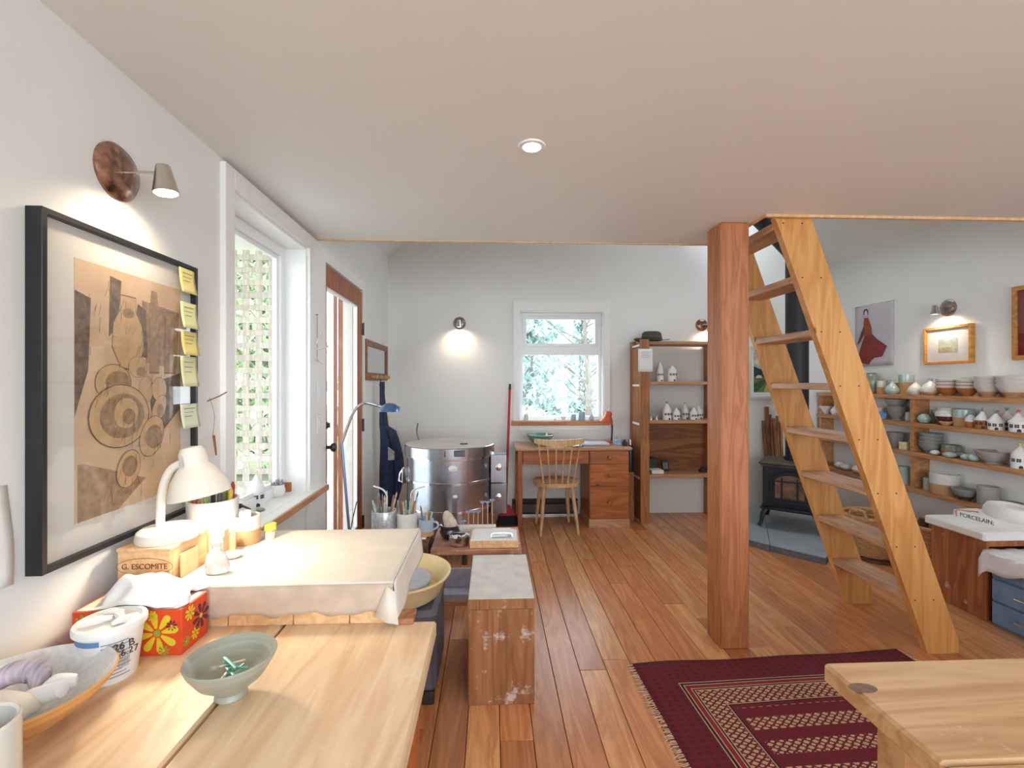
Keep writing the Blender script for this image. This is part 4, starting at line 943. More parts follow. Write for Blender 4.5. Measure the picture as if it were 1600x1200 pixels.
flower((-0.053, thh * 0.50), thh * 0.46, (FY, FG), 'f'); flower((-0.022, thh * 0.66), thh * 0.12, (FP, FY), 'f'); flower((-0.038, thh * 0.12), thh * 0.12, (FG, FY), 'f'); flower((-0.064, thh * 0.88), thh * 0.12, (FY, FG), 'f'); flower((-0.15, thh * 0.5), thh * 0.4, (FY, FG), 'f'); flower((-0.21, thh * 0.75), thh * 0.2, (FG, FY), 'f')
flower((tl * 0.72, thh * 0.55), thh * 0.30, (FP, FY), 's'); flower((tl * 0.3, thh * 0.8), thh * 0.17, (FY, FG), 's'); flower((tl * 0.5, thh * 0.25), thh * 0.14, (FY, FG), 's'); flower((tl * 0.16, thh * 0.22), thh * 0.12, (FG, FY), 's')
def tiss(a, c):
    u_, v_ = (a - 0.5), (c - 0.5); e = max(0, 1 - (u_ * u_ + v_ * v_) * 3.2)
    return (-tw * 0.5 + 0.01 + u_ * 0.19 + 0.012 * math.sin(7 * c), tl * 0.55 + v_ * 0.11 + 0.008 * math.sin(9 * a), thh + 0.004 + 0.054 * e ** 0.8 + 0.010 * math.sin(a * 13 + 2) * math.sin(c * 9) * (e > 0.05))
obj('tissue', MB().sheet(tiss, 22, 18), plain('soft_tissue', (0.85, 0.85, 0.86), 0.9, var=0.02), tis, solid=0.001)

# yoghurt tub
yc = at_z(172, 1058, ZT); yc = Vector((at_y(173, 1000, 0.998).x, 0.998, ZT))
tub = thing('plastic_tub', 'white lidded plastic tub with clay lumps on its lid', 'tub', yc)
th_ = 0.115
obj('tub_body', MB().lathe([(0, 0), (0.043, 0), (0.045, 0.004), (0.056, th_ - 0.014), (0.056, th_ - 0.008), (0, th_ - 0.008)], 36), plain('white_plastic', (0.80, 0.80, 0.80), 0.4, var=0.02), tub)
obj('lid', MB().lathe([(0, th_ - 0.004), (0.050, th_ - 0.004), (0.053, th_ + 0.003), (0.060, th_ + 0.002), (0.062, th_ - 0.002), (0.0615, th_ - 0.012), (0.057, th_ - 0.012), (0.057, th_ - 0.006), (0, th_ - 0.007)], 36), plain('white_lid', (0.83, 0.82, 0.80), 0.4, var=0.02), tub)
def wrap(name, mat, a0_, a1_, z0_, z1_):
    m = MB().sheet(lambda a, c: ((0.0455 + 0.0110 * (z0_ + (z1_ - z0_) * c) / (th_ - 0.014) + 0.0004) * math.cos(a0_ + (a1_ - a0_) * a), (0.0455 + 0.0110 * (z0_ + (z1_ - z0_) * c) / (th_ - 0.014) + 0.0004) * math.sin(a0_ + (a1_ - a0_) * a), z0_ + (z1_ - z0_) * c), 14, 2)
    return obj(name, m, mat, tub)
wrap('blue_label', plain('label_blue', srgb(96, 140, 190), 0.5), R(205), R(290), 0.086, 0.097)
LGREY = plain('label_print', srgb(150, 150, 160), 0.6)
for i in range(11): wrap('label_line', LGREY, R(292), R(348 - 9 * (i % 3)), 0.014 + 0.0072 * i, 0.0162 + 0.0072 * i)
for i in range(9): wrap('barcode_bar', LGREY, R(322 + 2.5 * i), R(323.2 + 2.5 * i), 0.03, 0.052)
text('handwriting', '26 B', 0.020, INK, tub, (0.0500, -0.030, 0.078), (R(84), 0, R(60)))
text('handwriting', 'C6.27', 0.018, INK, tub, (0.0510, -0.026, 0.062), (R(84), 0, R(62)))
for i, (x, y, r, l) in enumerate(((-0.02, -0.01, 30, 0.05), (0.014, 0.006, -35, 0.04), (-0.01, 0.022, 12, 0.035), (0.03, -0.012, 60, 0.03))):
    d = Vector((math.cos(R(r)), math.sin(R(r)), 0)) * l * 0.5
    tag(obj('clay_piece', MB().tube([Vector((x, y, 0.008)) - d, Vector((x, y, 0.010)), Vector((x, y, 0.008)) + d], [0.004, 0.008, 0.005], 8), PLASTER, None, yc + Vector((0, 0, th_ - 0.004))), 'small dry white clay piece lying on the plastic tub lid', 'clay', 'clay pieces on the tub lid')

# bowls
SPECK = plain('speckled_white_glaze', srgb(214, 212, 210), 0.25, var=0.10, scale=90, coat=0.4)
rimL, rimR = at_z(197, 1015, ZT + 0.10), None
bc = at_z(72, 1040, ZT + 0.10)
rb = 0.155
bigp = [(0, 0), (0.05, 0), (0.052, 0.012), (0.085, 0.032), (0.125, 0.066), (0.150, 0.096), (0.157, 0.112), (0.153, 0.117), (0.147, 0.112), (0.12, 0.075), (0.08, 0.044), (0.04, 0.030), (0, 0.026)]
bigp = [(r_ * 0.86, z_ * 0.73) for r_, z_ in bigp]
bcx = Vector((-0.822, 0.835, ZT))
RINGTAN = plain('ringed_tan_clay', srgb(206, 152, 92), 0.55, var=0.16, scale=4, stretch=(1, 1, 30))
pot('large_bowl', 'large tan stoneware bowl with a pale speckled inside at the bench end', 'bowl', bcx, bigp, [RINGTAN, SPECK], [0, 0, 0, 0, 0, 0, 0, 1, 1, 1, 1, 1], 56)
def lump(name, label, cat, pts, rads, mat, grp, loc, n=12, k=6):
    P_ = spline(pts, k); nr = len(P_); rs = []
    for i in range(nr):
        f = i / (nr - 1) * (len(rads) - 1); j = min(int(f), len(rads) - 2); rs.append(rads[j] + (rads[j + 1] - rads[j]) * (f - j))
    return tag(obj(name, MB().tube([q * 0.78 for q in P_], [q * 0.78 for q in rs], n), mat, None, loc), label, cat, grp)
lump('cotton_rag', 'crumpled cream rag in the large tan bowl', 'cloth', [(-0.055, -0.02, 0.055), (-0.02, -0.03, 0.085), (0.03, -0.02, 0.075), (0.05, 0.0, 0.065)], [0.012, 0.030, 0.026, 0.010], plain('cream_rag', (0.76, 0.70, 0.62), 0.9, var=0.12, scale=30, bump=0.3), None, bcx)
lump('striped_cloth', 'rolled purple striped cloth in the large tan bowl', 'cloth', [(-0.08, 0.0, 0.085), (-0.055, 0.04, 0.11), (-0.01, 0.055, 0.105), (0.01, 0.04, 0.075)], [0.012, 0.024, 0.026, 0.014], plain('purple_stripe_cloth', (0.52, 0.44, 0.52), 0.9, var=0.5, scale=14, stretch=(6, 1, 1)), None, bcx)
lump('sponge_piece', 'smooth white porcelain piece with a hole in the large tan bowl', 'clay', [(0.015, 0.035, 0.06), (0.055, 0.035, 0.085), (0.085, 0.05, 0.088)], [0.014, 0.026, 0.012], WHITEC, None, bcx)
lump('white_roll', 'long white paper roll in the large tan bowl', 'roll', [(-0.01, 0.015, 0.055), (0.03, 0.01, 0.075), (0.085, 0.012, 0.092)], [0.018, 0.022, 0.018], SHEETW, None, bcx)
RINGGREY = plain('ringed_grey_green_glaze', srgb(158, 160, 146), 0.35, var=0.15, scale=4, stretch=(1, 1, 30), coat=0.2)
mb_ = at_z(354, 1096, ZT); mb_ = Vector((mb_.x, mb_.y + 0.016, ZT))
pot('grey_bowl', 'grey green footed bowl holding small turquoise clips', 'bowl', mb_, [(0, 0.004), (0.030, 0.0), (0.033, 0.004), (0.030, 0.014), (0.036, 0.020), (0.066, 0.042), (0.086, 0.070), (0.092, 0.083), (0.0895, 0.086), (0.086, 0.082), (0.064, 0.052), (0.03, 0.034), (0, 0.03)], RINGGREY, n=48).scale = (0.88, 0.88, 0.95)
TURQ = plain('turquoise_plastic', srgb(80, 180, 168), 0.35, var=0.1); GREYT = plain('ivory_plastic', srgb(200, 200, 184), 0.4)
rd = random.Random(8)
for i in range(8):
    a = i * 0.8; l = 0.042 + 0.01 * rd.random(); c_ = Vector((0.006 * math.cos(a * 2), 0.006 * math.sin(a * 2), 0.040 + 0.004 * i)); d = Vector((math.cos(a), math.sin(a), rd.uniform(-0.1, 0.45) if i != 6 else 0.8)).normalized() * l * 0.5
    col, nm = (GREYT, 'ivory') if i in (2, 5) else (TURQ, 'turquoise')
    tag(obj('plastic_clip', MB().tube([c_ - d, c_ + d], [0.0036, 0.0028], 6, flat=0.45), col, None, mb_), 'slim %s plastic clip in the grey green bowl' % nm, 'clip', '%s clips in the grey green bowl' % nm)
pot('white_jar', 'tall plain white jar at the bench end beside the large tan bowl', 'jar', (-0.70, 0.648, ZT), P_cyl(0.050, 0.150), WHITEGL, n=40)

# ================================================================== plain table at the right
tb = at_z(1285, 1034, ZT)
tab = thing('plain_table', 'plain worn pine table top with a dark knot at the corner', 'table', (tb.x, tb.y, 0))
for i in range(3):
    obj('top_board', MB().box(0.0, -0.27 * (i + 1) + 0.001, ZT - 0.042, 1.75, -0.27 * i - 0.001, ZT, 0.006), TABLEW, tab)
for (x, y) in ((0.1, -0.1), (1.65, -0.1), (0.1, -0.72), (1.65, -0.72)):
    obj('leg', MB().box(x - 0.035, y - 0.035, 0, x + 0.035, y + 0.035, ZT - 0.042, 0.004), TABLEW, tab)
obj('apron_rail', MB().box(0.14, -0.12, ZT - 0.13, 1.61, -0.098, ZT - 0.042, 0.002), TABLEW, tab)
kp = at_z(1348, 1075, ZT) - Vector((tb.x, tb.y, 0))
obj('knot', MB().lathe([(0, ZT + 0.0004), (0.012, ZT + 0.0006), (0.022, ZT + 0.0002)], 20, Matrix.Translation((kp.x, kp.y, 0)) @ Matrix.Diagonal((1.3, 0.7, 1, 1))), plain('dark_knot', srgb(120, 92, 70), 0.5, var=0.4, scale=60), tab)
# ================================================================== rug
rA, rB = at_z(988, 1040, 0), at_z(1402, 1018, 0)
rr_ = math.atan2(rB.y - rA.y, rB.x - rA.x); RL, RW = (rB - rA).length, 1.0
rug = thing('patterned_rug', 'dark red woven rug with cream geometric bands and fringed ends', 'rug', (rA.x, rA.y, 0), rr_)
mt, N, L, B = _new('turkmen_rug')
tc = N.new('ShaderNodeTexCoord'); sp_ = N.new('ShaderNodeSeparateXYZ'); L.new(tc.outputs['Object'], sp_.inputs[0])
def mth(op, a, b_=None):
    n = N.new('ShaderNodeMath'); n.operation = op
    for i, v_ in enumerate((a, b_)):
        if v_ is None: continue
        if isinstance(v_, (int, float)): n.inputs[i].default_value = v_
        else: L.new(v_, n.inputs[i])
    return n.outputs[0]
X_, Y_ = sp_.outputs[0], mth('MULTIPLY', sp_.outputs[1], -1.0)
d_ = mth('MINIMUM', mth('MINIMUM', X_, mth('SUBTRACT', RL, X_)), mth('MINIMUM', Y_, mth('SUBTRACT', RW, Y_)))
rp = N.new('ShaderNodeValToRGB'); cr = rp.color_ramp; cr.interpolation = 'CONSTANT'
DR, CRm, MR, DK = srgb(108, 24, 36), srgb(206, 176, 140), srgb(140, 34, 42), srgb(58, 18, 30)
stops = [(0.0, DR), (0.155, CRm), (0.160, DK), (0.168, CRm), (0.1725, MR), (0.195, CRm), (0.199, DK), (0.205, CRm), (0.208, DR), (0.30, CRm), (0.303, DK), (0.309, CRm), (0.312, DR)]
cr.elements[0].color = rgb(stops[0][1]); cr.elements[1].position = stops[1][0]; cr.elements[1].color = rgb(stops[1][1])
for p_, c_ in stops[2:]:
    e = cr.elements.new(p_); e.color = rgb(c_)
L.new(d_, rp.inputs['Fac'])
# motif rows: star lozenges repeated in the broad band and the field
fx = mth('PINGPONG', X_, 0.018); fy_ = mth('PINGPONG', mth('ADD', Y_, 0.007), 0.013)
loz = mth('ADD', mth('DIVIDE', fx, 0.018), mth('DIVIDE', fy_, 0.013))
fx2 = mth('PINGPONG', X_, 0.0045); fy2 = mth('PINGPONG', Y_, 0.0035)
loz2 = mth('ADD', mth('DIVIDE', fx2, 0.0045), mth('DIVIDE', fy2, 0.0035))
mot = mth('MULTIPLY', mth('GREATER_THAN', mth('ABSOLUTE', mth('SUBTRACT', loz, 0.9)), 0.34), mth('GREATER_THAN', loz2, 0.55))
inb = mth('MULTIPLY', mth('GREATER_THAN', d_, 0.212), mth('LESS_THAN', d_, 0.298))
inn = mth('GREATER_THAN', d_, 0.33)
row_ = mth('GREATER_THAN', mth('PINGPONG', Y_, 0.06), 0.028)
mask = mth('ADD', mth('MULTIPLY', inb, mot), mth('MULTIPLY', mth('MULTIPLY', inn, row_), mot))
mx = N.new('ShaderNodeMix'); mx.data_type = 'RGBA'; L.new(mask, mx.inputs[0]); L.new(rp.outputs[0], mx.inputs[6]); mx.inputs[7].default_value = rgb(CRm)
# outer field: faint dark lozenges
loz3 = mth('ADD', mth('DIVIDE', mth('PINGPONG', X_, 0.02), 0.02), mth('DIVIDE', mth('PINGPONG', Y_, 0.014), 0.014))
ofm = mth('MULTIPLY', mth('MULTIPLY', mth('GREATER_THAN', loz3, 1.25), mth('LESS_THAN', d_, 0.15)), 0.55)
m2_ = N.new('ShaderNodeMix'); m2_.data_type = 'RGBA'; L.new(ofm, m2_.inputs[0]); L.new(mx.outputs[2], m2_.inputs[6]); m2_.inputs[7].default_value = rgb(DK)
nz = N.new('ShaderNodeTexNoise'); nz.inputs['Scale'].default_value = 260; nz.inputs['Detail'].default_value = 3; L.new(tc.outputs['Object'], nz.inputs['Vector'])
m3_ = N.new('ShaderNodeMix'); m3_.data_type = 'RGBA'; m3_.blend_type = 'OVERLAY'; m3_.inputs[0].default_value = 0.7; L.new(m2_.outputs[2], m3_.inputs[6]); L.new(nz.outputs['Fac'], m3_.inputs[7])
L.new(m3_.outputs[2], B.inputs['Base Color']); B.inputs['Roughness'].default_value = 0.95
bp = N.new('ShaderNodeBump'); bp.inputs['Strength'].default_value = 0.5; bp.inputs['Distance'].default_value = 0.003; L.new(nz.outputs['Fac'], bp.inputs['Height']); L.new(bp.outputs[0], B.inputs['Normal'])
obj('pile', MB().sheet(lambda a, c: (a * RL, -RW + c * RW + 0.006 * math.sin(a * 14) * (c > 0.99), 0.007 + 0.003 * math.sin(a * 9) * math.sin(c * 7)), 40, 30), mt, rug, solid=0.006)
fr_ = MB(); rd = random.Random(4)
for side in (0, 1):
    for i in range(110):
        y = -RW * (i + rd.random()) / 110; x0 = 0.0 if side == 0 else RL; dx = (-1 if side == 0 else 1) * rd.uniform(0.025, 0.045)
        fr_.tube([(x0, y, 0.008), (x0 + dx * 0.5, y + rd.uniform(-0.006, 0.006), 0.005), (x0 + dx, y + rd.uniform(-0.012, 0.012), 0.0035)], [0.0016, 0.0014, 0.0008], 4)
f_ = obj('fringe', fr_, plain('wool_fringe', srgb(214, 190, 166), 0.9), rug); f_['kind'] = 'stuff'

# ================================================================== kiln
kc = Vector((at_y(703, 690, 3.70).x, 3.70, 0))
kl = thing('pottery_kiln', 'round steel pottery kiln with a flat lid by the wall', 'kiln', kc, R(9))
kr, NS = 0.335, 44
def ringbox(r0, r1, z0, z1): return [(r0, z0), (r1, z0), (r1, z1), (r0, z1)]
def kshell(name, r, z0, z1, mat=STEEL, cap=False):
    return obj(name, MB().lathe([(0, z0), (r, z0), (r, z1), (0, z1)], NS), mat, kl, ang=30)
LIDT = plain('lid_top_dusty', srgb(206, 196, 186), 0.6, 0.0, var=0.08, scale=6)
kshell('lower_section', kr, 0.17, 0.405); kshell('middle_section', kr * 1.0, 0.41, 0.615); kshell('upper_section', kr, 0.62, 0.795)
for z in (0.405, 0.613): obj('band', MB().lathe([(kr, z - 0.008), (kr + 0.006, z - 0.006), (kr + 0.006, z + 0.012), (kr, z + 0.014)], NS), CHROME, kl, ang=30)
obj('band', MB().lathe([(kr, 0.785), (kr + 0.007, 0.787), (kr + 0.007, 0.798), (kr, 0.80)], NS), CHROME, kl, ang=30)
obj('lid', MB().lathe([(0, 0.80), (kr + 0.018, 0.80), (kr + 0.018, 0.875), (kr + 0.012, 0.880), (0, 0.8805)], NS, mis=[0, 0, 0, 1]), [STEEL, LIDT], kl, ang=30)
lidv = obj('lid_handle', MB().box(0.07, -0.13, 0.8805, 0.13, -0.10, 0.889, 0.003), DARKMET, kl)
npt = obj('nameplate', MB().box(-0.075, -0.006, 0.822, 0.075, 0.0, 0.868, 0.002, rotm('Z', -4, (0.01, -kr - 0.012, 0))), DARKMET, kl)
for z, x in ((0.735, 0.0), (0.53, 0.015)):
    obj('peephole_plug', MB().lathe([(0, 0), (0.034, 0), (0.034, 0.006), (0.012, 0.01), (0.012, 0.022), (0, 0.024)] if z > 0.7 else [(0, 0), (0.018, 0), (0.018, 0.01), (0, 0.014)], 18, Matrix.Translation((x, -kr + 0.001, z)) @ Matrix.Diagonal((1, 1, 0.62, 1)) @ Matrix.Rotation(R(90), 4, 'X')), plain('kiln_plug_white', (0.75, 0.73, 0.7), 0.5), kl)
for a in (20, 110, 200, 290):
    obj('leg', MB().cyl((0.27 * math.cos(R(a)), 0.27 * math.sin(R(a)), 0), (0.27 * math.cos(R(a)), 0.27 * math.sin(R(a)), 0.17), 0.02, n=8), DARKMET, kl)
cb = Matrix.Rotation(R(-9), 4, 'Z') @ Matrix.Translation(Vector((kr + 0.065, -0.05, 0)))
for z0, z1 in ((0.34, 0.575), (0.58, 0.80)):
    obj('control_box', MB().box(-0.075, -0.06, z0, 0.05, 0.07, z1, 0.004, cb), STEEL, kl)
    zk = z0 + (z1 - z0) * 0.55
    obj('dial', MB().lathe([(0, 0), (0.024, 0), (0.024, 0.014), (0.02, 0.017), (0, 0.017)], 18, cb @ Matrix.Translation((-0.012, -0.06, zk)) @ Matrix.Rotation(R(90), 4, 'X')), CHROME, kl)
    obj('vent_panel', MB().box(0.0505, -0.05, z0 + 0.03, 0.054, 0.06, z1 - 0.03, 0.001, cb), DARKMET, kl)
obj('box_sticker', MB().box(0.055, -0.03, 0.70, 0.0555, 0.02, 0.76, 0, cb), PAPER, kl)
obj('latch', MB().box(-0.035, -0.015, 0.58, 0.0, 0.015, 0.70, 0.004, rotm('Z', 0, (-kr - 0.002, -0.03, 0))).tube([(-kr - 0.02, -0.03, 0.70), (-kr - 0.05, -0.03, 0.66), (-kr - 0.06, -0.03, 0.60), (-kr - 0.02, -0.03, 0.58)], 0.008, 8), CHROME, kl)
obj('hinge_rod', MB().tube(spline([(-0.24, 0.24, 0.87), (-0.26, 0.25, 0.95), (-0.25, 0.25, 1.02)], 5), 0.006, 6), DARKMET, kl)

# broom
bb = at_z(792, 822, 0.0)
br_ = thing('broom', 'broom with a red handle and black bristles leaning by the window', 'broom', (bb.x, bb.y + 0.03, 0))
tp_ = at_y(797, 600, YB - 0.05) - Vector((bb.x, bb.y + 0.03, 0))
hb_ = Vector((-0.01, 0.0, 0.19))
obj('handle', MB().tube([hb_, hb_ + (tp_ - hb_) * 0.95], 0.0125, 12), RED, br_)
obj('grip', MB().tube([hb_ + (tp_ - hb_) * 0.95, tp_], [0.0135, 0.010], 12), BLACK, br_)
obj('socket', MB().prism([(-0.075, 0.085), (0.09, 0.085), (0.03, 0.19), (-0.04, 0.20)], -0.02, 0.02, rotm('X', 90)), RED, br_)
obj('bristles', MB().prism([(-0.11, 0.0), (0.12, 0.012), (0.092, 0.095), (-0.078, 0.095)], -0.028, 0.028, rotm('X', 90)), plain('black_bristle', (0.015, 0.015, 0.018), 0.9, var=0.6, scale=150, bump=0.6), br_)

# ================================================================== desk, chair, heater
d0 = at_z(810, 827, 0); d1 = at_y(988, 700, d0.y)
DX0, DX1, DY = at_y(807, 700, d0.y).x, d1.x, d0.y
dk = thing('writing_desk', 'orange pine writing desk with a drawer pedestal under the window', 'desk', (DX0, DY, 0))
DW, DD = DX1 - DX0, YB - DY - 0.02
obj('desk_top', MB().box(-0.012, -0.02, 0.728, DW, DD, 0.755, 0.008), DESKT, dk)
for y in (0.0, DD - 0.05): obj('leg', MB().box(0.012, y, 0, 0.055, y + 0.045, 0.728, 0.003), DESKZ, dk)
px0 = at_y(921, 760, DY).x - DX0
obj('drawer_rail', MB().box(0.055, 0.014, 0.60, px0, DD - 0.02, 0.728, 0.002), DESKZ, dk)
ctr = obj('drawer', MB().box(0.06, -0.004, 0.602, px0 - 0.006, 0.0135, 0.718, 0.003), DESKW, dk)
KN = MB().lathe([(0, 0), (0.010, 0), (0.009, 0.012), (0.019, 0.022), (0.019, 0.030), (0.010, 0.036), (0, 0.036)], 18, rotm('X', 90))
obj('knob', KN, DESKZ, ctr, ((px0 + 0.06) / 2, -0.004, 0.655))
obj('pedestal', MB().box(px0, 0.012, 0.08, DW - 0.03, DD - 0.02, 0.728, 0.002), DESKZ, dk)
obj('plinth', MB().box(px0 - 0.006, 0.0, 0.0, DW - 0.024, DD - 0.02, 0.085, 0.002), DESKT, dk)
for z0, z1 in ((0.602, 0.718), (0.395, 0.598), (0.09, 0.391)):
    dd = obj('drawer', MB().box(px0 + 0.004, -0.004, z0, DW - 0.034, 0.0115, z1, 0.003), DESKW, dk)
    obj('knob', KN, DESKZ, dd, ((px0 + DW - 0.03) / 2, -0.004, z0 + (z1 - z0) * 0.5))
zt = 0.7552
pot('green_bowl', 'wide teal green bowl with a rolled rim on the desk', 'bowl', (at_y(845, 690, DY + 0.2).x, DY + 0.24, zt), P_bowl(0.135, 0.095, 0.5, 0.012), plain('teal_glaze', srgb(92, 142, 132), 0.25, var=0.12, scale=14, coat=0.5), n=40)
p = at_y(880, 694, DY + 0.2)
for i, (dx, dy, rz, w_, l_) in enumerate(((0.02, 0.19, 12, 0.21, 0.28), (0.03, 0.12, -20, 0.2, 0.26))):
    tag(obj('loose_paper', MB().sheet(lambda a, c: (a * w_ - w_ / 2, c * l_ - l_ / 2, 0.001 + 0.004 * math.sin(a * 4 + i) ** 2), 6, 6), PAPER, None, (p.x + dx + 0.06, DY + dy + 0.04, zt + 0.001 + 0.005 * i), (0, 0, R(rz)), solid=0.0008), ['upper', 'lower'][1 - i] + ' loose white sheet of paper beside the teal bowl', 'paper')
bkx = at_y(927, 694, DY + 0.2).x
for i, (h_, rz, c_) in enumerate(((0.014, 3, srgb(150, 150, 160)), (0.012, -2, srgb(206, 206, 212)))):
    tag(obj('thin_book', MB().box(-0.13, -0.10, 0, 0.13, 0.10, h_, 0.001), plain('book_cover_%d' % i, c_, 0.5), None, (bkx, DY + 0.17, zt + (0 if i == 0 else 0.0142)), (0, 0, R(rz))), ['grey thin book lying at the bottom on the desk', 'pale thin book lying on top of the grey book'][i], 'book')
lx = at_y(952, 690, DY + 0.36).x
rl = thing('red_desk_lamp', 'orange red desk lamp with a dark bent arm on the desk', 'lamp', (lx, DY + 0.33, zt))
obj('base', MB().lathe([(0, 0), (0.055, 0), (0.056, 0.008), (0.05, 0.02), (0, 0.024)], 28), ORANGE, rl)
obj('arm', MB().tube(spline([(0.015, 0, 0.02), (0.022, 0, 0.15), (0.012, 0, 0.24), (-0.015, -0.01, 0.275)], 6), 0.009, 10), plain('dark_blue_arm', srgb(46, 56, 82), 0.4), rl)
obj('shade', MB().lathe([(0, 0.12), (0.02, 0.118), (0.034, 0.105), (0.036, 0.06), (0.07, 0.0), (0.066, 0.0), (0.03, 0.055), (0, 0.06)], 28, Matrix.Translation((-0.045, -0.02, 0.205)) @ Matrix.Rotation(R(16), 4, 'Y')), ORANGE, rl)
obj('switch', MB().cyl((-0.02, -0.02, 0.322), (-0.016, -0.02, 0.345), 0.003, n=8), CHROME, rl)
p = at_y(969, 694, DY + 0.18)
tag(obj('ink_bottle', MB().box(-0.022, -0.02, 0, 0.022, 0.02, 0.04, 0.006).cyl((0, 0, 0.04), (0, 0, 0.058), 0.013, n=14), BLACK, None, (p.x + 0.02, DY + 0.10, zt)), 'small black ink bottle on the desk corner', 'bottle')
tag(obj('photo_box', MB().box(-0.038, -0.018, 0, 0.038, 0.018, 0.068, 0.002), plain('blue_print_box', srgb(160, 184, 206), 0.5, var=0.5, scale=40), None, (p.x - 0.035, DY + 0.17, zt)), 'pale blue printed box behind the black ink bottle', 'box')
# chair
cA, cB = at_z(843, 838, 0), at_z(904, 838, 0)
ccx = (cA.x + cB.x) / 2
ch = thing('spindle_chair', 'pale wooden chair with a spindle back pushed up to the desk', 'chair', (ccx + 0.0, cA.y + 0.20, 0), R(2))
def seat(a, c):
    pass
so = [(0.205 * math.copysign(abs(math.cos(q * PI / 18)) ** 0.72, math.cos(q * PI / 18)), 0.195 * math.copysign(abs(math.sin(q * PI / 18)) ** 0.72, math.sin(q * PI / 18))) for q in range(36)]
obj('seat', MB().prism(so, 0.425, 0.452).prism([(x * 0.94, y * 0.94) for x, y in so], 0.4525, 0.457), CHAIRW, ch)
for sx in (-1, 1):
    for sy, xo, yo in ((-1, 0.17, 0.20), (1, 0.16, 0.19)):
        obj('leg', MB().tube([(sx * 0.125, sy * 0.115, 0.428), (sx * (0.125 + xo) / 2, sy * (0.115 + yo) / 2, 0.22), (sx * xo, sy * yo, 0.0)], [0.019, 0.018, 0.012], 12), CHAIRW, ch)
bk = []
for i in range(6):
    f = (i - 2.5) / 2.5
    b0 = Vector((f * 0.135, -0.165 + 0.03 * f * f, 0.45)); b1 = Vector((f * 0.188, -0.235 + 0.05 * f * f, 0.815))
    obj('spindle', MB().tube([b0, b0 + (b1 - b0) * 0.4, b1], [0.008, 0.0088, 0.0065], 10), CHAIRW, ch)
crest = [Vector((f / 8 * 0.225, -0.243 + 0.065 * (f / 8) ** 2, 0.828 + 0.014 * (f / 8) ** 2)) for f in range(-8, 9)]
m = MB()
for k_ in range(len(crest) - 1):
    a_, b_ = crest[k_], crest[k_ + 1]; ha, hb2 = [0.030 * (1 - 0.35 * (abs(q) / 0.225) ** 2) for q in (a_.x, b_.x)]
    v = [a_ + Vector((0, -0.009, -ha)), a_ + Vector((0, 0.009, -ha)), a_ + Vector((0, 0.009, ha)), a_ + Vector((0, -0.009, ha)), b_ + Vector((0, -0.009, -hb2)), b_ + Vector((0, 0.009, -hb2)), b_ + Vector((0, 0.009, hb2)), b_ + Vector((0, -0.009, hb2))]
    f_ = [(0, 4, 5, 1), (1, 5, 6, 2), (2, 6, 7, 3), (3, 7, 4, 0)]
    if k_ == 0: f_.append((0, 1, 2, 3))
    if k_ == len(crest) - 2: f_.append((4, 7, 6, 5))
    m.add(v, f_)
obj('crest_rail', m, CHAIRW, ch)
# heater
ht = thing('baseboard_heater', 'dark brown baseboard heater along the wall under the desk', 'heater', (DX0 - 0.02, YB, 0))
HB = plain('heater_brown', (0.10, 0.06, 0.045), 0.45, 0.3)
obj('body', MB().box(0, -0.055, 0.035, px0 - 0.01, 0, 0.12, 0.003), HB, ht)
obj('hood', MB().box(0, -0.06, 0.145, px0 - 0.01, 0, 0.165, 0.003), BLACK, ht)
obj('back_plate', MB().box(0, -0.02, 0.01, px0 - 0.01, -0.001, 0.145, 0.001), BLACK, ht)
obj('foot_rail', MB().box(0, -0.05, 0.0, px0 - 0.01, -0.03, 0.014, 0.002), NICKEL, ht)
# pots on the back window sill
zs = bz0 + 0.0005; ysl = YB - 0.022
for (px, r, h, prof, mat, nm, lab, cat) in (
    (822, 0.024, 0.066, P_cyl, plain('pale_mint_glaze', srgb(196, 210, 198), 0.3), 'mint_cup', 'pale mint cup at the end of the sill over the desk', 'cup'),
    (867, 0.014, 0.018, P_bowl, WHITEGL, 'tiny_dish', 'tiny white dish on the sill over the desk', 'dish'),
    (880, 0.026, 0.042, P_bowl, WHITEC, 'small_white_bowl', 'small white bowl with a dark foot on the sill over the desk', 'bowl'),
    (896, 0.027, 0.062, P_cyl, plain('cloudy_glaze', srgb(170, 182, 178), 0.3), 'grey_beaker', 'cloudy grey beaker on the sill over the desk', 'beaker'),
    (909, 0.034, 0.090, P_cyl, plain('blue_grey_glaze', srgb(150, 176, 194), 0.3), 'blue_beaker', 'tall blue grey beaker on the sill over the desk', 'beaker'),
    (924, 0.028, 0.085, P_onion, plain('lilac_glaze', srgb(186, 194, 208), 0.3), 'stem_vase', 'small pale lilac bottle vase with a dry stem on the sill over the desk', 'vase')):
    pot(nm, lab, cat, (at_y(px, 650, ysl).x, ysl, zs), prof(r, h), mat, n=22)
p = at_y(924, 650, ysl)
tag(obj('dry_stem', MB().tube(spline([(0, 0, 0.078), (0.004, 0, 0.2), (-0.004, 0, 0.32)], 4), 0.0012, 5).tube([(0.003, 0, 0.19), (0.05, 0, 0.21)], 0.0009, 4), STICK, None, (p.x, ysl, zs)), 'thin dry stem standing in the lilac bottle vase', 'twig')

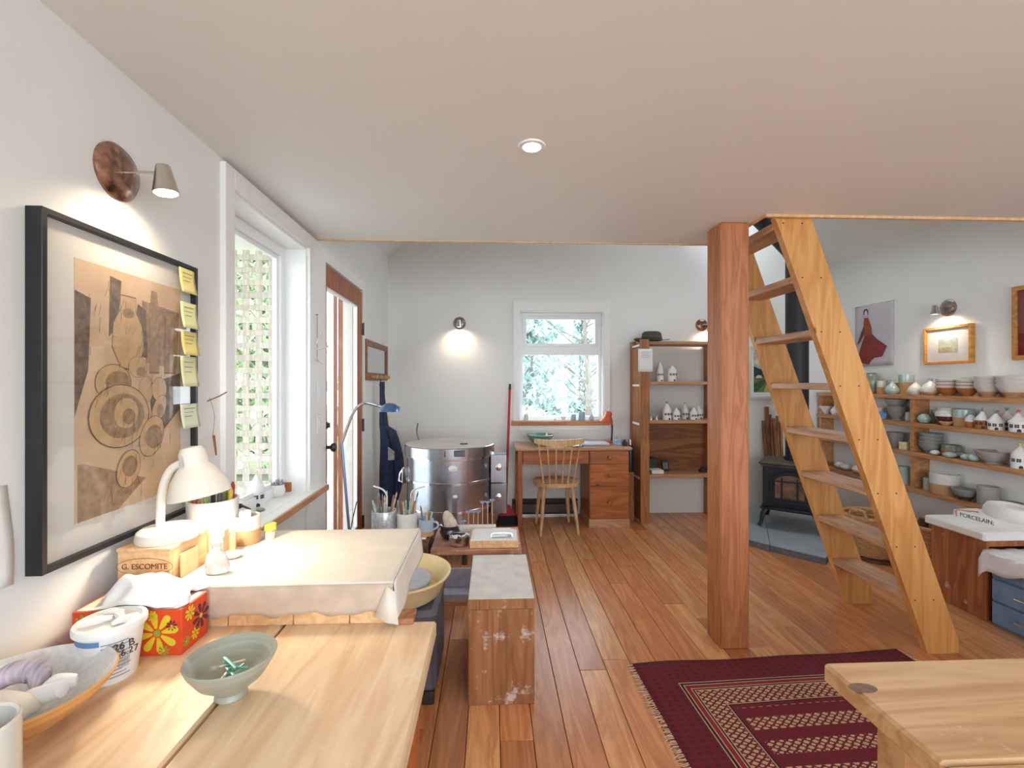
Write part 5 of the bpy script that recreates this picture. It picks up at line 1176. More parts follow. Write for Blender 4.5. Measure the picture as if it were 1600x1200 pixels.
# ================================================================== open bookcase behind the post
sy0 = at_z(1008, 818, 0).y; sx0_ = at_y(1001, 700, sy0).x; sxe = sx0_ + 0.82
bc_ = thing('open_bookcase', 'rough fir bookcase with wide shelves beside the desk', 'bookcase', (sx0_, sy0, 0))
SDp, SWd = YB - sy0 - 0.015, sxe - sx0_
ztop = at_y(1010, 530, sy0).z
for x in (0, SWd - 0.038):
    obj('post', MB().box(x, 0, 0, x + 0.038 + (0.05 if x == 0 else 0), 0.038, ztop, 0.003), CASEW, bc_)
    obj('post', MB().box(x, SDp - 0.09, 0, x + 0.038, SDp, ztop, 0.003), CASEW, bc_)
levels = [at_y(1060, py, sy0).z for py in (533, 596, 657, 742)]
for z in levels:
    obj('shelf', MB().box(0.0385, 0.039, z - 0.028, SWd - 0.0385, SDp - 0.008, z, 0.002), CASEWX, bc_)
    obj('shelf_lip', MB().box(0.089, 0.012, z - 0.03, SWd - 0.0385, 0.0385, z, 0.002), CASEWX, bc_)
    obj('shelf_end', MB().box(-0.004, 0.0385, z - 0.05, 0.034, SDp - 0.091, z - 0.0285, 0.002), TRIMW, bc_)
obj('back_panel', MB().box(0.04, SDp - 0.007, levels[3] + 0.001, SWd - 0.04, SDp + 0.004, levels[2] - 0.03), PLY, bc_)
obj('side_panel', MB().box(0.002, 0.0385, 0.02, 0.012, SDp - 0.091, levels[0] - 0.06), CASEW, bc_)
# paper note on the post
pn0 = at_y(997, 545, sy0 - 0.004); pn1 = at_y(1020, 581, sy0 - 0.004)
t = thing('pinned_note', 'white handwritten note pinned to the bookcase post', 'note', (pn0.x, sy0 - 0.002, pn1.z))
nw, nh = pn1.x - pn0.x, pn0.z - pn1.z
obj('sheet', MB().sheet(lambda a, c: (a * nw, -0.001 - 0.008 * (1 - c) * abs(a - 0.5), c * nh), 6, 6), PAPER, t, solid=0.0006)
for i in range(4): obj('writing', MB().box(nw * 0.2, -0.0075, nh * (0.85 - 0.08 * i), nw * (0.8 - 0.1 * (i % 2)), -0.0065, nh * (0.85 - 0.08 * i) + 0.003), plain('blue_writing_%d' % i, srgb(140, 150, 190), 0.8), t)
# hat
hx = at_y(1020, 525, sy0 + 0.1).x
hat = thing('felt_hat', 'olive brown felt hat on top of the bookcase', 'hat', (hx, sy0 + 0.13, levels[0] + 0.017), R(15))
FELT = plain('olive_felt', srgb(84, 78, 66), 0.95, var=0.12, scale=30)
obj('brim', MB().sheet(lambda a, c: ((0.06 + 0.10 * c) * 1.15 * math.cos(a * 2 * PI), (0.06 + 0.10 * c) * 0.9 * math.sin(a * 2 * PI), 0.004 + 0.012 * c * c * math.cos(a * 4 * PI)), 36, 5), FELT, hat, solid=0.004)
obj('crown', MB().lathe([(0.098, 0.0), (0.097, 0.03), (0.088, 0.075), (0.07, 0.088), (0.03, 0.074), (0, 0.068)], 28, Matrix.Diagonal((1.1, 0.82, 1, 1))), FELT, hat)
obj('hat_band', MB().lathe([(0.0985, 0.004), (0.0995, 0.008), (0.0985, 0.024)], 28, Matrix.Diagonal((1.1, 0.82, 1, 1))), plain('hat_band_dark', srgb(60, 54, 46), 0.9), hat)
def bpos(px, py, dy): return at_y(px, py, sy0 + dy)
for (px, lev, r, h, fin, fm, tall, lab) in (
    (1031, 1, 0.034, 0.195, None, None, 0.55, 'tall narrow white ceramic house on the bookcase shelf under the hat'),
    (1050, 1, 0.043, 0.160, None, None, 0.68, 'wide white ceramic house beside the tall narrow one in the bookcase'),
    (1042, 2, 0.043, 0.165, 'disc', GREYGL, 0.55, 'white ceramic house with a grey chimney in the bookcase'),
    (1057, 2, 0.038, 0.120, None, None, 0.5, 'small plain white ceramic house in the bookcase row'),
    (1070, 2, 0.040, 0.150, 'star', GOLD, 0.55, 'white ceramic house with a yellow star in the bookcase row'),
    (1084, 2, 0.038, 0.120, 'disc', GOLD, 0.55, 'small white ceramic house with a yellow knob in the bookcase row'),
    (1092, 2, 0.036, 0.135, None, None, 0.5, 'white ceramic house half behind the yellow knobbed one')):
    dy = 0.17 if px in (1070, 1092) else 0.09
    p = bpos(px, 600, dy); house((p.x, sy0 + dy, levels[lev] + 0.001), r, h, WHITEC, WHITEC, lab, fin, fm, 0.1, tall, 1.06, 'white ceramic houses in the bookcase')
for i, px in enumerate((1017, 1026)):
    p = bpos(px, 650, 0.07); tag(obj('clay_cone', MB().lathe([(0, 0), (0.015, 0), (0.003, 0.045), (0, 0.048)], 12), WHITEC, None, (p.x, sy0 + 0.07, levels[2])), 'small white pyrometric cone on the bookcase shelf', 'cone', 'small cones in the bookcase')
p = bpos(1024, 735, 0.12); tag(obj('paper_pad', MB().box(-0.06, -0.06, 0, 0.06, 0.06, 0.035, 0.003), PAPER, None, (p.x - 0.0, sy0 + 0.11, levels[3] + 0.001)), 'white paper pad on the lowest bookcase shelf', 'pad')
tag(obj('dark_binder', MB().box(-0.035, -0.06, 0, 0.035, 0.06, 0.13, 0.004), plain('dark_green_binder', srgb(44, 56, 56), 0.5, var=0.3), None, (p.x - 0.005, sy0 + 0.235, levels[3] + 0.001)), 'dark binder standing on the lowest bookcase shelf', 'binder')
cal = thing('calculator', 'dark calculator with grey keys leaning in the bookcase', 'calculator', (bpos(1040, 730, 0.2).x, sy0 + 0.20, levels[3] + 0.001))
obj('casing', MB().box(-0.035, -0.008, 0, 0.035, 0.008, 0.115, 0.003, rotm('X', -14)), BLACK, cal)
for i in range(3):
    obj('key_row', MB().box(-0.024 + 0.017 * i, -0.011, 0.02, -0.012 + 0.017 * i, -0.008, 0.085, 0.001, rotm('X', -14)), GREYGL, cal)
p = bpos(1102, 740, 0.1); tag(obj('tape_dispenser', MB().prism([(-0.05, 0), (0.05, 0), (0.05, 0.02), (0.02, 0.045), (-0.02, 0.05), (-0.05, 0.02)], -0.02, 0.02, rotm('X', 90)), BLACK, None, (p.x, sy0 + 0.12, levels[3] + 0.001)), 'black tape dispenser on the lowest bookcase shelf', 'dispenser')
fk = thing('vacuum_flask', 'dark green vacuum flask with a steel cap between desk and bookcase', 'flask', (at_y(994, 700, sy0 + 0.05).x - 0.038, sy0 + 0.12, levels[3] - 0.02))
fk.location.z = 0.0
obj('side_stand', MB().box(-0.03, -0.03, 0, 0.03, 0.03, 0.48, 0.002), CASEW, fk)
obj('flask_body', MB().lathe([(0, 0.4805), (0.030, 0.4805), (0.031, 0.49), (0.031, 0.72), (0.024, 0.745), (0, 0.745)], 22), plain('dark_green_enamel', srgb(44, 62, 62), 0.3, 0.3), fk)
obj('cap', MB().lathe([(0, 0.745), (0.021, 0.745), (0.020, 0.80), (0, 0.802)], 20), NICKEL, fk)

# ================================================================== landscape painting behind the ladder
pa, pb = at_y(1166, 540, YB), at_y(1234, 624, YB)
lp_ = thing('landscape_painting', 'pale framed landscape painting of dark hills and green fields', 'painting', (pa.x, YB, pb.z))
PW_, PH_ = pb.x - pa.x, pa.z - pb.z
SILV = plain('silver_frame', (0.70, 0.68, 0.64), 0.35, 0.3)
m = MB(); fr_xz(m, 0, PW_, 0, PH_, 0.035, -0.025, 0, 0.003); obj('frame', m, SILV, lp_)
m = MB(); fr_xz(m, 0.035, PW_ - 0.035, 0.035, PH_ - 0.035, 0.04, -0.012, -0.001, 0.002); obj('liner', m, TRIMW, lp_)
i0, i1, j0, j1 = 0.075, PW_ - 0.075, 0.075, PH_ - 0.075
def lay2(name, pts_, col, d):
    v = [(i0 + (i1 - i0) * a, -0.004 - 0.0004 * d, j0 + (j1 - j0) * c) for a, c in pts_]
    obj(name, MB().add(v, [tuple(range(len(v)))]), plain(name + str(d), col, 0.6, var=0.35, scale=22), lp_)
lay2('painted_sky', [(0, 0.4), (1, 0.4), (1, 1), (0, 1)], srgb(176, 190, 196), 0)
lay2('painted_cloud', [(0, 0.72), (0.35, 0.62), (0.8, 0.68), (1, 0.78), (1, 0.9), (0.5, 0.95), (0, 0.86)], srgb(214, 204, 178), 1)
lay2('painted_hills', [(0, 0.36), (1, 0.36), (1, 0.74), (0.8, 0.72), (0.55, 0.6), (0.25, 0.58), (0, 0.66)], srgb(46, 58, 64), 2)
lay2('painted_field', [(0, 0), (1, 0), (1, 0.34), (0.6, 0.40), (0.3, 0.38), (0, 0.4)], srgb(104, 132, 78), 3)
lay2('painted_furrow', [(0.35, 0.0), (0.95, 0.0), (0.85, 0.22), (0.6, 0.26), (0.4, 0.16)], srgb(190, 182, 134), 4)
lay2('painted_hedge', [(0.0, 0.22), (0.45, 0.36), (0.5, 0.30), (0.1, 0.02), (0.0, 0.0)], srgb(62, 92, 62), 5)
lay2('painted_houses', [(0.08, 0.36), (0.3, 0.36), (0.27, 0.42), (0.16, 0.44), (0.1, 0.41)], srgb(226, 220, 206), 6)

# ================================================================== wood stove on the hearth
HZ = 0.055
h1, h2, h3 = at_z(1172, 853, 0), at_z(1290, 883, 0), at_z(1306, 864, 0)
e = (h2 - h1).normalized(); n_ = Vector((-e.y, e.x, 0))           # along the front edge, and into the corner
e2 = (h3 - h2).normalized()
A0 = h1 - e * 0.18
hearth = thing('stone_hearth', 'grey slate hearth slab under the wood stove', 'hearth', (0, 0, 0))
A0.y = min(A0.y, YB - 0.03)
back_l = Vector((2.42, YB - 0.012, 0)); back_r = Vector((3.30, YB - 0.012, 0)); rt = Vector((3.46, YB - 0.012, 0))
c1 = [A0, h1 + e * 0.03, None]
mid_b = Vector((2.86, YB - 0.012, 0))
jn = at_z(1203, 851, HZ); jn.z = 0
for nm, poly in (('slab', [A0, jn - e * 0.002, mid_b - Vector((0.004, 0, 0)), back_l]), ('slab', [jn + e * 0.002, h2, h3, rt, mid_b])):
    pl = [(q.x, q.y) for q in poly]
    obj(nm, MB().prism(pl, 0, HZ - 0.006, mi=1).prism([(x + (2.55 - x) * 0.006, y + (4.1 - y) * 0.006) for x, y in pl], HZ - 0.006, HZ), [SLATE, SLATEE], hearth)
sl, sr, srr = at_z(1187, 824, HZ), at_z(1265, 837, HZ), at_z(1287, 815, HZ)
sc_ = (sl + srr) / 2; rzs = math.atan2(sr.y - sl.y, sr.x - sl.x)
st = thing('wood_stove', 'small black cast iron wood stove with an arched glass door', 'stove', (sc_.x, sc_.y, HZ + 0.006), rzs)
bw, bd, z0s, z1s = 0.215, 0.20, 0.17, 0.56
obj('body', MB().box(-bw, -bd, z0s, bw, bd, z1s, 0.012), IRON, st)
obj('top_plate', MB().box(-bw - 0.03, -bd - 0.03, z1s, bw + 0.03, bd + 0.03, z1s + 0.022, 0.008).box(-bw - 0.015, -bd - 0.015, z1s - 0.02, bw + 0.015, bd + 0.015, z1s, 0.006), plain('worn_top_plate', (0.10, 0.085, 0.075), 0.5, 0.3, var=0.3, scale=20), st)
obj('bottom_plate', MB().box(-bw - 0.02, -bd - 0.02, z0s - 0.018, bw + 0.02, bd + 0.02, z0s, 0.006), IRON, st)
for sx in (-1, 1):
    for sy in (-1, 1):
        obj('leg', MB().tube(spline([(sx * (bw - 0.03), sy * (bd - 0.03), z0s - 0.015), (sx * (bw + 0.0), sy * (bd + 0.0), 0.10), (sx * (bw + 0.01), sy * (bd + 0.012), 0.035), (sx * (bw + 0.025), sy * (bd + 0.025), 0.0)], 4), [0.03, 0.028, 0.026, 0.024, 0.022, 0.02, 0.018, 0.017, 0.016, 0.016, 0.017, 0.019, 0.022], 8), IRON, st)
def arch(w_, zb_, zs_, rise, n=12):
    return [(-w_, zb_), (w_, zb_), (w_, zs_)] + [(w_ * math.cos(q * PI / n), zs_ + rise * math.sin(q * PI / n)) for q in range(1, n)] + [(-w_, zs_)]
Tf = Matrix.Translation((0, -bd - 0.001, 0)) @ Matrix.Rotation(R(90), 4, 'X')
door = obj('fire_door', MB().prism(arch(0.155, 0.225, 0.43, 0.085), 0, 0.022, Tf), IRON, st)
DGL = plain('sooty_glass', (0.16, 0.11, 0.075), 0.12, 0.0, var=0.5, scale=9, coat=0.8)
obj('glass', MB().prism(arch(0.112, 0.27, 0.415, 0.06), 0.0225, 0.025, Tf), DGL, door)
for x in (-0.06, 0.06): obj('mullion', MB().box(x - 0.006, -bd - 0.034, 0.27, x + 0.006, -bd - 0.026, 0.455, 0.001), IRON, door)
obj('mullion', MB().box(-0.112, -bd - 0.034, 0.415, 0.112, -bd - 0.026, 0.426, 0.001), IRON, door)
obj('door_rim', MB().tube([(x, -bd - 0.024, z) for x, z in arch(0.140, 0.245, 0.425, 0.078)] + [(-0.140, -bd - 0.024, 0.245)], 0.008, 6), IRON, door)
obj('handle', MB().tube([(0.16, -bd - 0.02, 0.40), (0.185, -bd - 0.05, 0.40), (0.19, -bd - 0.055, 0.37)], 0.007, 8), CHROME, door)
obj('ash_lip', MB().box(-0.16, -bd - 0.075, z0s + 0.0, 0.16, -bd, z0s + 0.018, 0.005), IRON, st)
for i in range(4): obj('side_rib', MB().box(bw, -bd + 0.04, 0.24 + 0.065 * i, bw + 0.01, bd - 0.04, 0.265 + 0.065 * i, 0.003), IRON, st)
pp0 = Vector((0.03, 0.07, z1s + 0.02)); rp_ = 0.095
zel = at_y(1240, 400, sc_.y).z - HZ
obj('stove_pipe', MB().cyl(pp0, (0.03, 0.07, zel), rp_, n=28).lathe([(rp_, 0), (rp_ + 0.012, 0), (rp_ + 0.012, 0.03), (rp_, 0.03)], 28, Matrix.Translation(pp0)), PIPE, st, ang=60)
dirw = Matrix.Rotation(-rzs, 4, 'Z') @ Vector((-0.72, 0.0, 0.70))
q0 = Vector((0.03, 0.07, zel)); q1 = q0 + dirw * 0.08 + Vector((0, 0, 0.03)); q2 = q1 + dirw * 0.75
obj('pipe_elbow', MB().tube([q0 - Vector((0, 0, 0.04)), q0, q1, q2, q2 + Vector((0, 0, 0.95))], rp_, 24), PIPE, st, ang=60)
# leaning sticks by the stove
rd = random.Random(12)
for i, px in enumerate((1193, 1199, 1205, 1210, 1216, 1221)):
    top = [656, 634, 646, 652, 648, 657][i]
    p = at_y(px, top, YB - 0.03)
    w_ = 0.009 + 0.007 * (i == 1) + 0.003 * (i % 2)
    xb = at_y(px + [8, 7, 6, 6, 5, 4][i], 740, YB - 0.10).x
    tag(obj('wood_strip', MB().box(-w_, -0.008, 0, w_, 0.008, 1.0, 0.001), STICK, None, (xb, YB - 0.10, HZ + 0.001)), ['shortest dark strip', 'tallest wide brown strip', 'thin square strip', 'medium pale strip', 'narrow orange strip', 'short wide reddish strip'][i] + ' of wood leaning on the wall behind the stove', 'wood strip', 'wood strips behind the stove')
    o = bpy.data.objects[[k_ for k_ in bpy.data.objects.keys() if k_.startswith('wood_strip')][-1]]
    v = Vector((p.x - xb, 0.085, p.z - HZ - 0.012)); o.scale = (1, 1, v.length); o.rotation_euler = (-math.atan2(v.y, v.z), math.atan2(v.x, v.z), 0)

# ================================================================== middle: wheel, stool, stands
wz = 0.50
wc = Vector((-0.42, 2.12, 0))
wh = thing('potters_wheel', 'potters wheel with a yellow splash pan beside the bench', 'pottery wheel', wc)
YPAN = plain('yellow_plastic_pan', srgb(232, 212, 160), 0.35, var=0.05)
obj('splash_pan', MB().lathe([(0, wz - 0.105), (0.165, wz - 0.105), (0.185, wz - 0.09), (0.215, wz - 0.02), (0.232, wz - 0.006), (0.232, wz + 0.002), (0.222, wz), (0.205, wz - 0.02), (0.175, wz - 0.085), (0, wz - 0.09)], 48), YPAN, wh)
obj('wheel_head', MB().lathe([(0, wz - 0.05), (0.14, wz - 0.05), (0.142, wz - 0.035), (0.138, wz - 0.030), (0, wz - 0.030)], 44), plain('grey_wheel_head', srgb(186, 190, 204), 0.45, 0.2, var=0.08), wh)
obj('shaft', MB().cyl((0, 0, wz - 0.10), (0, 0, wz - 0.05), 0.02), NICKEL, wh)
WB_ = plain('grey_blue_metal', srgb(104, 104, 118), 0.45, 0.5, var=0.25, scale=8)
obj('body', MB().box(-0.17, -0.17, 0.05, 0.185, 0.17, wz - 0.106, 0.02), WB_, wh)
for sx in (-1, 1):
    for sy in (-1, 1): obj('leg', MB().box(sx * 0.15 - 0.025, sy * 0.14 - 0.025, 0, sx * 0.15 + 0.025, sy * 0.14 + 0.025, 0.055, 0.004), DARKMET, wh)
# clay splashed stool block
s0, s1 = at_z(731.7, 1103, 0), at_z(835, 1100, 0)
zst = at_y(780, 935, s0.y).z; bk0 = at_z(736, 867.5, zst)
stl = thing('block_stool', 'clay splashed plywood block stool with a white topped board', 'stool', (s0.x, s0.y, 0), math.atan2(s1.y - s0.y, s1.x - s0.x) * 0.5)
sw, sdp = (s1 - s0).length, bk0.y - s0.y
obj('box_front', MB().box(0, 0, 0, sw, 0.018, zst - 0.045, 0.002), CLAYWOOD, stl)
obj('box_back', MB().box(0, sdp - 0.018, 0, sw, sdp, zst - 0.045, 0.002), CLAYWOOD, stl)
for x in (0, sw - 0.018): obj('box_side', MB().box(x, 0.0185, 0, x + 0.018, sdp - 0.0185, zst - 0.045, 0.002), CLAYWOOD, stl)
obj('top_board', MB().box(-0.002, -0.003, zst - 0.045, sw + 0.002, sdp + 0.003, zst - 0.003, 0.002), CLAYWOOD, stl)
obj('dusty_top', MB().box(0, 0, zst - 0.003, sw, sdp, zst, 0.001), plain('clay_dusted_top', srgb(214, 208, 204), 0.8, var=0.10, scale=16), stl)
# low stand with shelf, between wheel and kiln
ZS = 0.42
g0, g1 = at_z(672, 860, ZS), at_z(816, 860, ZS)
gd = 0.40
ls = thing('low_stand', 'low reddish wooden stand with a clay smeared front edge', 'stand', (g0.x, g0.y, 0))
gw = g1.x - g0.x
obj('stand_top', MB().box(0, 0, ZS - 0.03, gw, gd, ZS, 0.003), STOOLW, ls)
for x in (0.0, gw - 0.03):
    for y in (0.0, gd - 0.03): obj('leg', MB().box(x, y, 0, x + 0.03, y + 0.03, ZS - 0.03, 0.002), DESKZ, ls)
obj('cross_bar', MB().box(0.03, 0.005, 0.10, gw - 0.03, 0.025, 0.13, 0.002), STOOLW, ls)
# blue grey foot board on the floor
fb0 = at_z(697, 928, 0.05)
tag(obj('foot_board', MB().box(0, 0, 0, 0.24, 0.11, 0.045, 0.003).box(0.0, 0.11, 0, 0.24, 0.13, 0.16, 0.003), plain('blue_grey_board', srgb(196, 202, 220), 0.6, var=0.15), None, (fb0.x - 0.02, fb0.y, 0)), 'blue grey foot board on the floor between wheel and stool', 'board')
# taller tool stand
ZK = 0.50
k0 = at_z(560, 846, ZK); k1 = at_z(683, 846, ZK)
ts = thing('tool_stand', 'dark stained tool stand carrying the cans of tools', 'stand', (k0.x, k0.y, 0))
kw, kd = g0.x - k0.x - 0.006, 0.30
obj('stand_top', MB().box(0, 0, ZK - 0.035, kw, kd, ZK, 0.003), DARKW, ts)
for x in (0.0, kw - 0.04):
    for y in (0.0, kd - 0.04): obj('leg', MB().box(x, y, 0, x + 0.04, y + 0.04, ZK - 0.035, 0.002), DARKW, ts)
obj('front_rail', MB().box(0.04, 0.005, ZK - 0.13, kw - 0.04, 0.025, ZK - 0.035, 0.002), DARKW, ts)
zk = ZK + 0.0006
tag(obj('paper_sheet', MB().sheet(lambda a, c: (a * 0.24, c * 0.2, 0.0015 + 0.003 * math.sin(a * 5) ** 2 * c), 6, 6), PAPER, None, (k0.x + kw - 0.25, k0.y + 0.006, zk), (0, 0, R(2)), solid=0.0008), 'sheet of white paper on the tool stand under the mug', 'paper')
zk2 = zk + 0.006
def can(px, py, y, r, h, mat, nm, lab, cat='can'):
    p = at_y(px, py, y); return pot(nm, lab, cat, (p.x, y, zk2), P_cyl(r, h, 0.004), mat, n=30), Vector((p.x, y, zk2))
y_ = k0.y + 0.14
HAMM = plain('crackled_silver', (0.66, 0.68, 0.72), 0.35, 0.55, var=0.3, scale=90, bump=0.3)
_, c1_ = can(600, 820, y_, 0.068, 0.125, HAMM, 'silver_can', 'crackled silver can full of pottery tools')
_, c2_ = can(636, 820, y_ - 0.02, 0.056, 0.115, plain('off_white_tin', (0.76, 0.72, 0.68), 0.5, var=0.06), 'white_can', 'off white tin full of wooden pottery tools')
p = at_y(666, 820, k0.y + 0.075); c3_ = Vector((p.x, k0.y + 0.075, zk2))
mg = thing('blue_mug', 'pale blue glazed mug with a bare clay base on the tool stand', 'mug', c3_, R(-10))
BLG = plain('pale_blue_glaze', srgb(164, 180, 200), 0.3, var=0.08, coat=0.4)
obj('mug_body', MB().lathe([(0, 0), (0.040, 0), (0.042, 0.004), (0.041, 0.026), (0.040, 0.088), (0.037, 0.09), (0.036, 0.086), (0.037, 0.01), (0, 0.008)], 30, mis=[1, 1, 1, 0, 0, 0, 0, 0]), [BLG, TANCL], mg)
obj('handle', MB().tube(spline([(0.038, 0, 0.075), (0.064, 0, 0.07), (0.066, 0, 0.045), (0.040, 0, 0.032)], 6), 0.006, 8), BLG, mg)
TOOLM = [plain('tool_wood_pale', srgb(216, 190, 162), 0.6, var=0.15, scale=40), plain('tool_white', srgb(220, 220, 220), 0.5), plain('tool_mint', srgb(164, 206, 192), 0.5), plain('tool_grey', srgb(140, 136, 140), 0.4, 0.4), plain('tool_brown', srgb(164, 122, 92), 0.6)]
TN = ['pale wooden', 'white plastic', 'mint green', 'grey metal', 'brown wooden']
rd = random.Random(21)
for ci, (c_, r_, h_, n, nm) in enumerate(((c1_, 0.056, 0.125, 13, 'crackled silver can'), (c2_, 0.045, 0.115, 10, 'off white tin'), (c3_, 0.028, 0.09, 5, 'pale blue mug'))):
    for i in range(n):
        a = 2 * PI * i / n + rd.uniform(-0.2, 0.2); l = h_ + rd.uniform(0.025, 0.085) * (0.55 if ci == 2 else 1.0); k_ = (i * 2 + ci) % 5
        q0 = Vector((r_ * 0.45 * math.cos(a), r_ * 0.45 * math.sin(a), 0.015)); q1 = Vector((r_ * 0.92 * math.cos(a), r_ * 0.92 * math.sin(a), h_)); q2 = q1 + (q1 - q0).normalized() * (l - h_)
        m = MB().tube([q0, q1, q2], [0.0045, 0.0055, 0.005], 6)
        if k_ in (0, 1, 3): m.tube([q2, q2 + (q2 - q1).normalized() * 0.022, q2 + (q2 - q1).normalized() * 0.04], [0.006, 0.013, 0.004], 6, flat=0.4)
        tag(obj('pottery_tool', m, TOOLM[k_], None, c_), '%s pottery tool standing in the %s' % (TN[k_], nm), 'tool', 'pottery tools in the ' + nm)
rbm = plain('white_rib', (0.78, 0.78, 0.76), 0.5)
for c_, s_, nm in ((c1_, 1, 'crackled silver can'), (c2_, 1, 'off white tin')):
    q = spline([(0.0, 0.0, 0.02), (0.02 * s_, 0, 0.17), (0.0 if c_ is c1_ else 0.03, 0, 0.235), (-0.06 if c_ is c1_ else 0.10, 0, 0.262)], 6)
    tag(obj('curved_rib', MB().tube(q, [0.004] * 8 + [0.009] * (len(q) - 8), 8, flat=0.5), rbm, None, c_), 'large curved white rib arching out of the %s' % nm, 'tool')
# on the low stand
zs_ = ZS + 0.0006
p = at_y(703, 830, g0.y + 0.20); q_ = Vector((p.x, g0.y + 0.20, zs_))
pot('dark_bowl', 'dark brown glazed bowl holding a natural sponge on the low stand', 'bowl', q_, P_round(0.062, 0.082, 0.88), plain('dark_glaze', srgb(52, 42, 48), 0.2, var=0.3, coat=0.5), n=30)
lump('natural_sponge', 'tall beige natural sponge in the dark brown bowl', 'sponge', [(0.0, 0, 0.03), (0.005, 0, 0.10), (-0.02, 0, 0.17), (-0.03, 0, 0.21)], [0.045, 0.055, 0.038, 0.012], plain('beige_sponge', srgb(206, 192, 176), 0.95, var=0.2, scale=60, bump=0.5), None, q_)
p = at_y(717, 845, g0.y + 0.085); q_ = Vector((p.x, g0.y + 0.085, zs_))
pot('steel_bowl', 'small stainless steel bowl of porcelain scraps on the low stand', 'bowl', q_, [(0, 0), (0.045, 0), (0.054, 0.008), (0.060, 0.05), (0.062, 0.054), (0.058, 0.052), (0.052, 0.012), (0, 0.006)], CHROME, n=34)
rd = random.Random(31)
for i in range(9):
    a = i * 2.4; r_ = 0.006 + 0.0042 * i
    tag(obj('porcelain_scrap', MB().box(-0.014, -0.008, -0.003, 0.014, 0.008, 0.003, 0.001, Matrix.Rotation(rd.uniform(-0.7, 0.7), 4, 'X') @ Matrix.Rotation(rd.uniform(-0.6, 0.6), 4, 'Y')), WHITEC if i % 3 else INK, None, q_ + Vector((r_ * math.cos(a), r_ * math.sin(a), 0.045 + 0.004 * (i % 3))), (0, 0, a)), ('white porcelain scrap' if i % 3 else 'black test chip') + ' heaped in the stainless steel bowl', 'clay', 'scraps in the steel bowl')
# shallow box with papers and clipboard
bx0_, bx1_ = at_y(734, 850, g0.y + 0.03).x, at_y(810, 850, g0.y + 0.03).x
pb_ = thing('paper_tray', 'shallow pale wooden box heaped with papers on the low stand', 'box', (bx0_, g0.y + 0.02, zs_))
w_ = bx1_ - bx0_
obj('box_front', MB().box(0, 0, 0, w_, 0.010, 0.042, 0.001), BOXW, pb_); obj('box_back', MB().box(0, 0.19, 0, w_, 0.20, 0.042, 0.001), BOXW, pb_)
for x in (0, w_ - 0.010): obj('box_side', MB().box(x, 0.0105, 0, x + 0.010, 0.1895, 0.042, 0.001), BOXW, pb_)
obj('box_bottom', MB().box(0.0105, 0.0105, 0, w_ - 0.0105, 0.1895, 0.006), BOXW, pb_)
for i in range(3):
    tag(obj('note_sheet', MB().box(0, 0, 0, w_ * 0.95 - 0.02 * i, 0.19, 0.0012), PAPER, None, (bx0_ + 0.004 + 0.012 * i, g0.y + 0.024 + 0.004 * i, zs_ + 0.0425 + 0.0018 * i), (0, 0, R(-2 + 2.5 * i))), ['lowest', 'middle', 'uppermost'][i] + ' sheet of notes lying on the shallow wooden box', 'paper')
obj_ = thing('clipboard_clip', 'silver spring clip holding the notes on the shallow box', 'clip', (bx0_ + w_ * 0.66, g0.y + 0.06, zs_ + 0.0485))
obj('jaw', MB().box(-0.055, -0.012, 0, 0.055, 0.012, 0.006, 0.002), CHROME, obj_); obj('wire', MB().tube(spline([(-0.06, -0.004, 0.003), (-0.05, 0.0, 0.022), (0.05, 0.0, 0.022), (0.06, -0.004, 0.003)], 5), 0.003, 6), CHROME, obj_)
# white rack with clay blossoms on sticks
rx0, rx1 = at_y(716, 824, g0.y + 0.33).x, at_y(775, 824, g0.y + 0.33).x
rk_ = thing('stick_rack', 'white drilled block holding a row of sticks on the low stand', 'rack', (rx0, g0.y + 0.305, zs_))
obj('block', MB().box(0, 0, 0, rx1 - rx0, 0.045, 0.035, 0.002), PLASTER, rk_)
LIL = plain('lilac_porcelain', srgb(150, 154, 192), 0.5, var=0.15)
for i, (px, top) in enumerate(((724, 815), (732, 800), (740, 800), (747, 800), (754, 785), (762, 785), (769, 782))):
    p = at_y(px, top, g0.y + 0.328); h_ = p.z - zs_
    b_ = thing('blossom_stick', ('short' if i == 0 else 'mid height' if i < 4 else 'tall') + ' thin stick with a lilac clay blossom in the white block', 'stick', (p.x, g0.y + 0.328, zs_ + 0.0352), 0, 'blossom sticks on the low stand')
    obj('stick', MB().cyl((0, 0, 0), (0, 0, h_ - 0.04), 0.0022, n=6), BOXW, b_)
    m = MB()
    for k_ in range(5):
        a = k_ * 1.257 + i; m.tube([(0, 0, h_ - 0.045), (0.010 * math.cos(a), 0.010 * math.sin(a), h_ - 0.034), (0.019 * math.cos(a), 0.019 * math.sin(a), h_ - 0.028)], [0.003, 0.008, 0.002], 6, flat=0.5)
    obj('blossom', m, LIL, b_)

# ================================================================== right-hand wall: shelves
SZ = [1.26, 1.035, 0.797, 0.50]; SDD = 0.15; sth = 0.036
yF = YB - 0.03; yN = 1.6
XS = XR - SDD / 2 - 0.004
rs = thing('pottery_shelves', 'long fir wall shelving filled with pottery', 'shelving', (XR, 0, 0))
for z in SZ: obj('shelf_board', MB().box(-SDD, yN, z - sth, -0.001, yF, z, 0.003), SHELFW, rs)
up_y = [at_x(1299, 640, XR).y, at_x(1453, 640, XR).y, 2.3]
up_y[0] = min(up_y[0], YB - 0.08)
for y in up_y:
    for i in range(3): obj('upright', MB().box(-SDD + 0.012, y, SZ[i + 1] + 0.0005, -0.001, y + 0.034, SZ[i] - sth - 0.0005, 0.002), SHELFW, rs)
def spos(px, x=XS): return at_x(px, 600, x)
def W(px, w): p = spos(px); t_ = p.x * ST + p.y * CT; return w * t_ / F
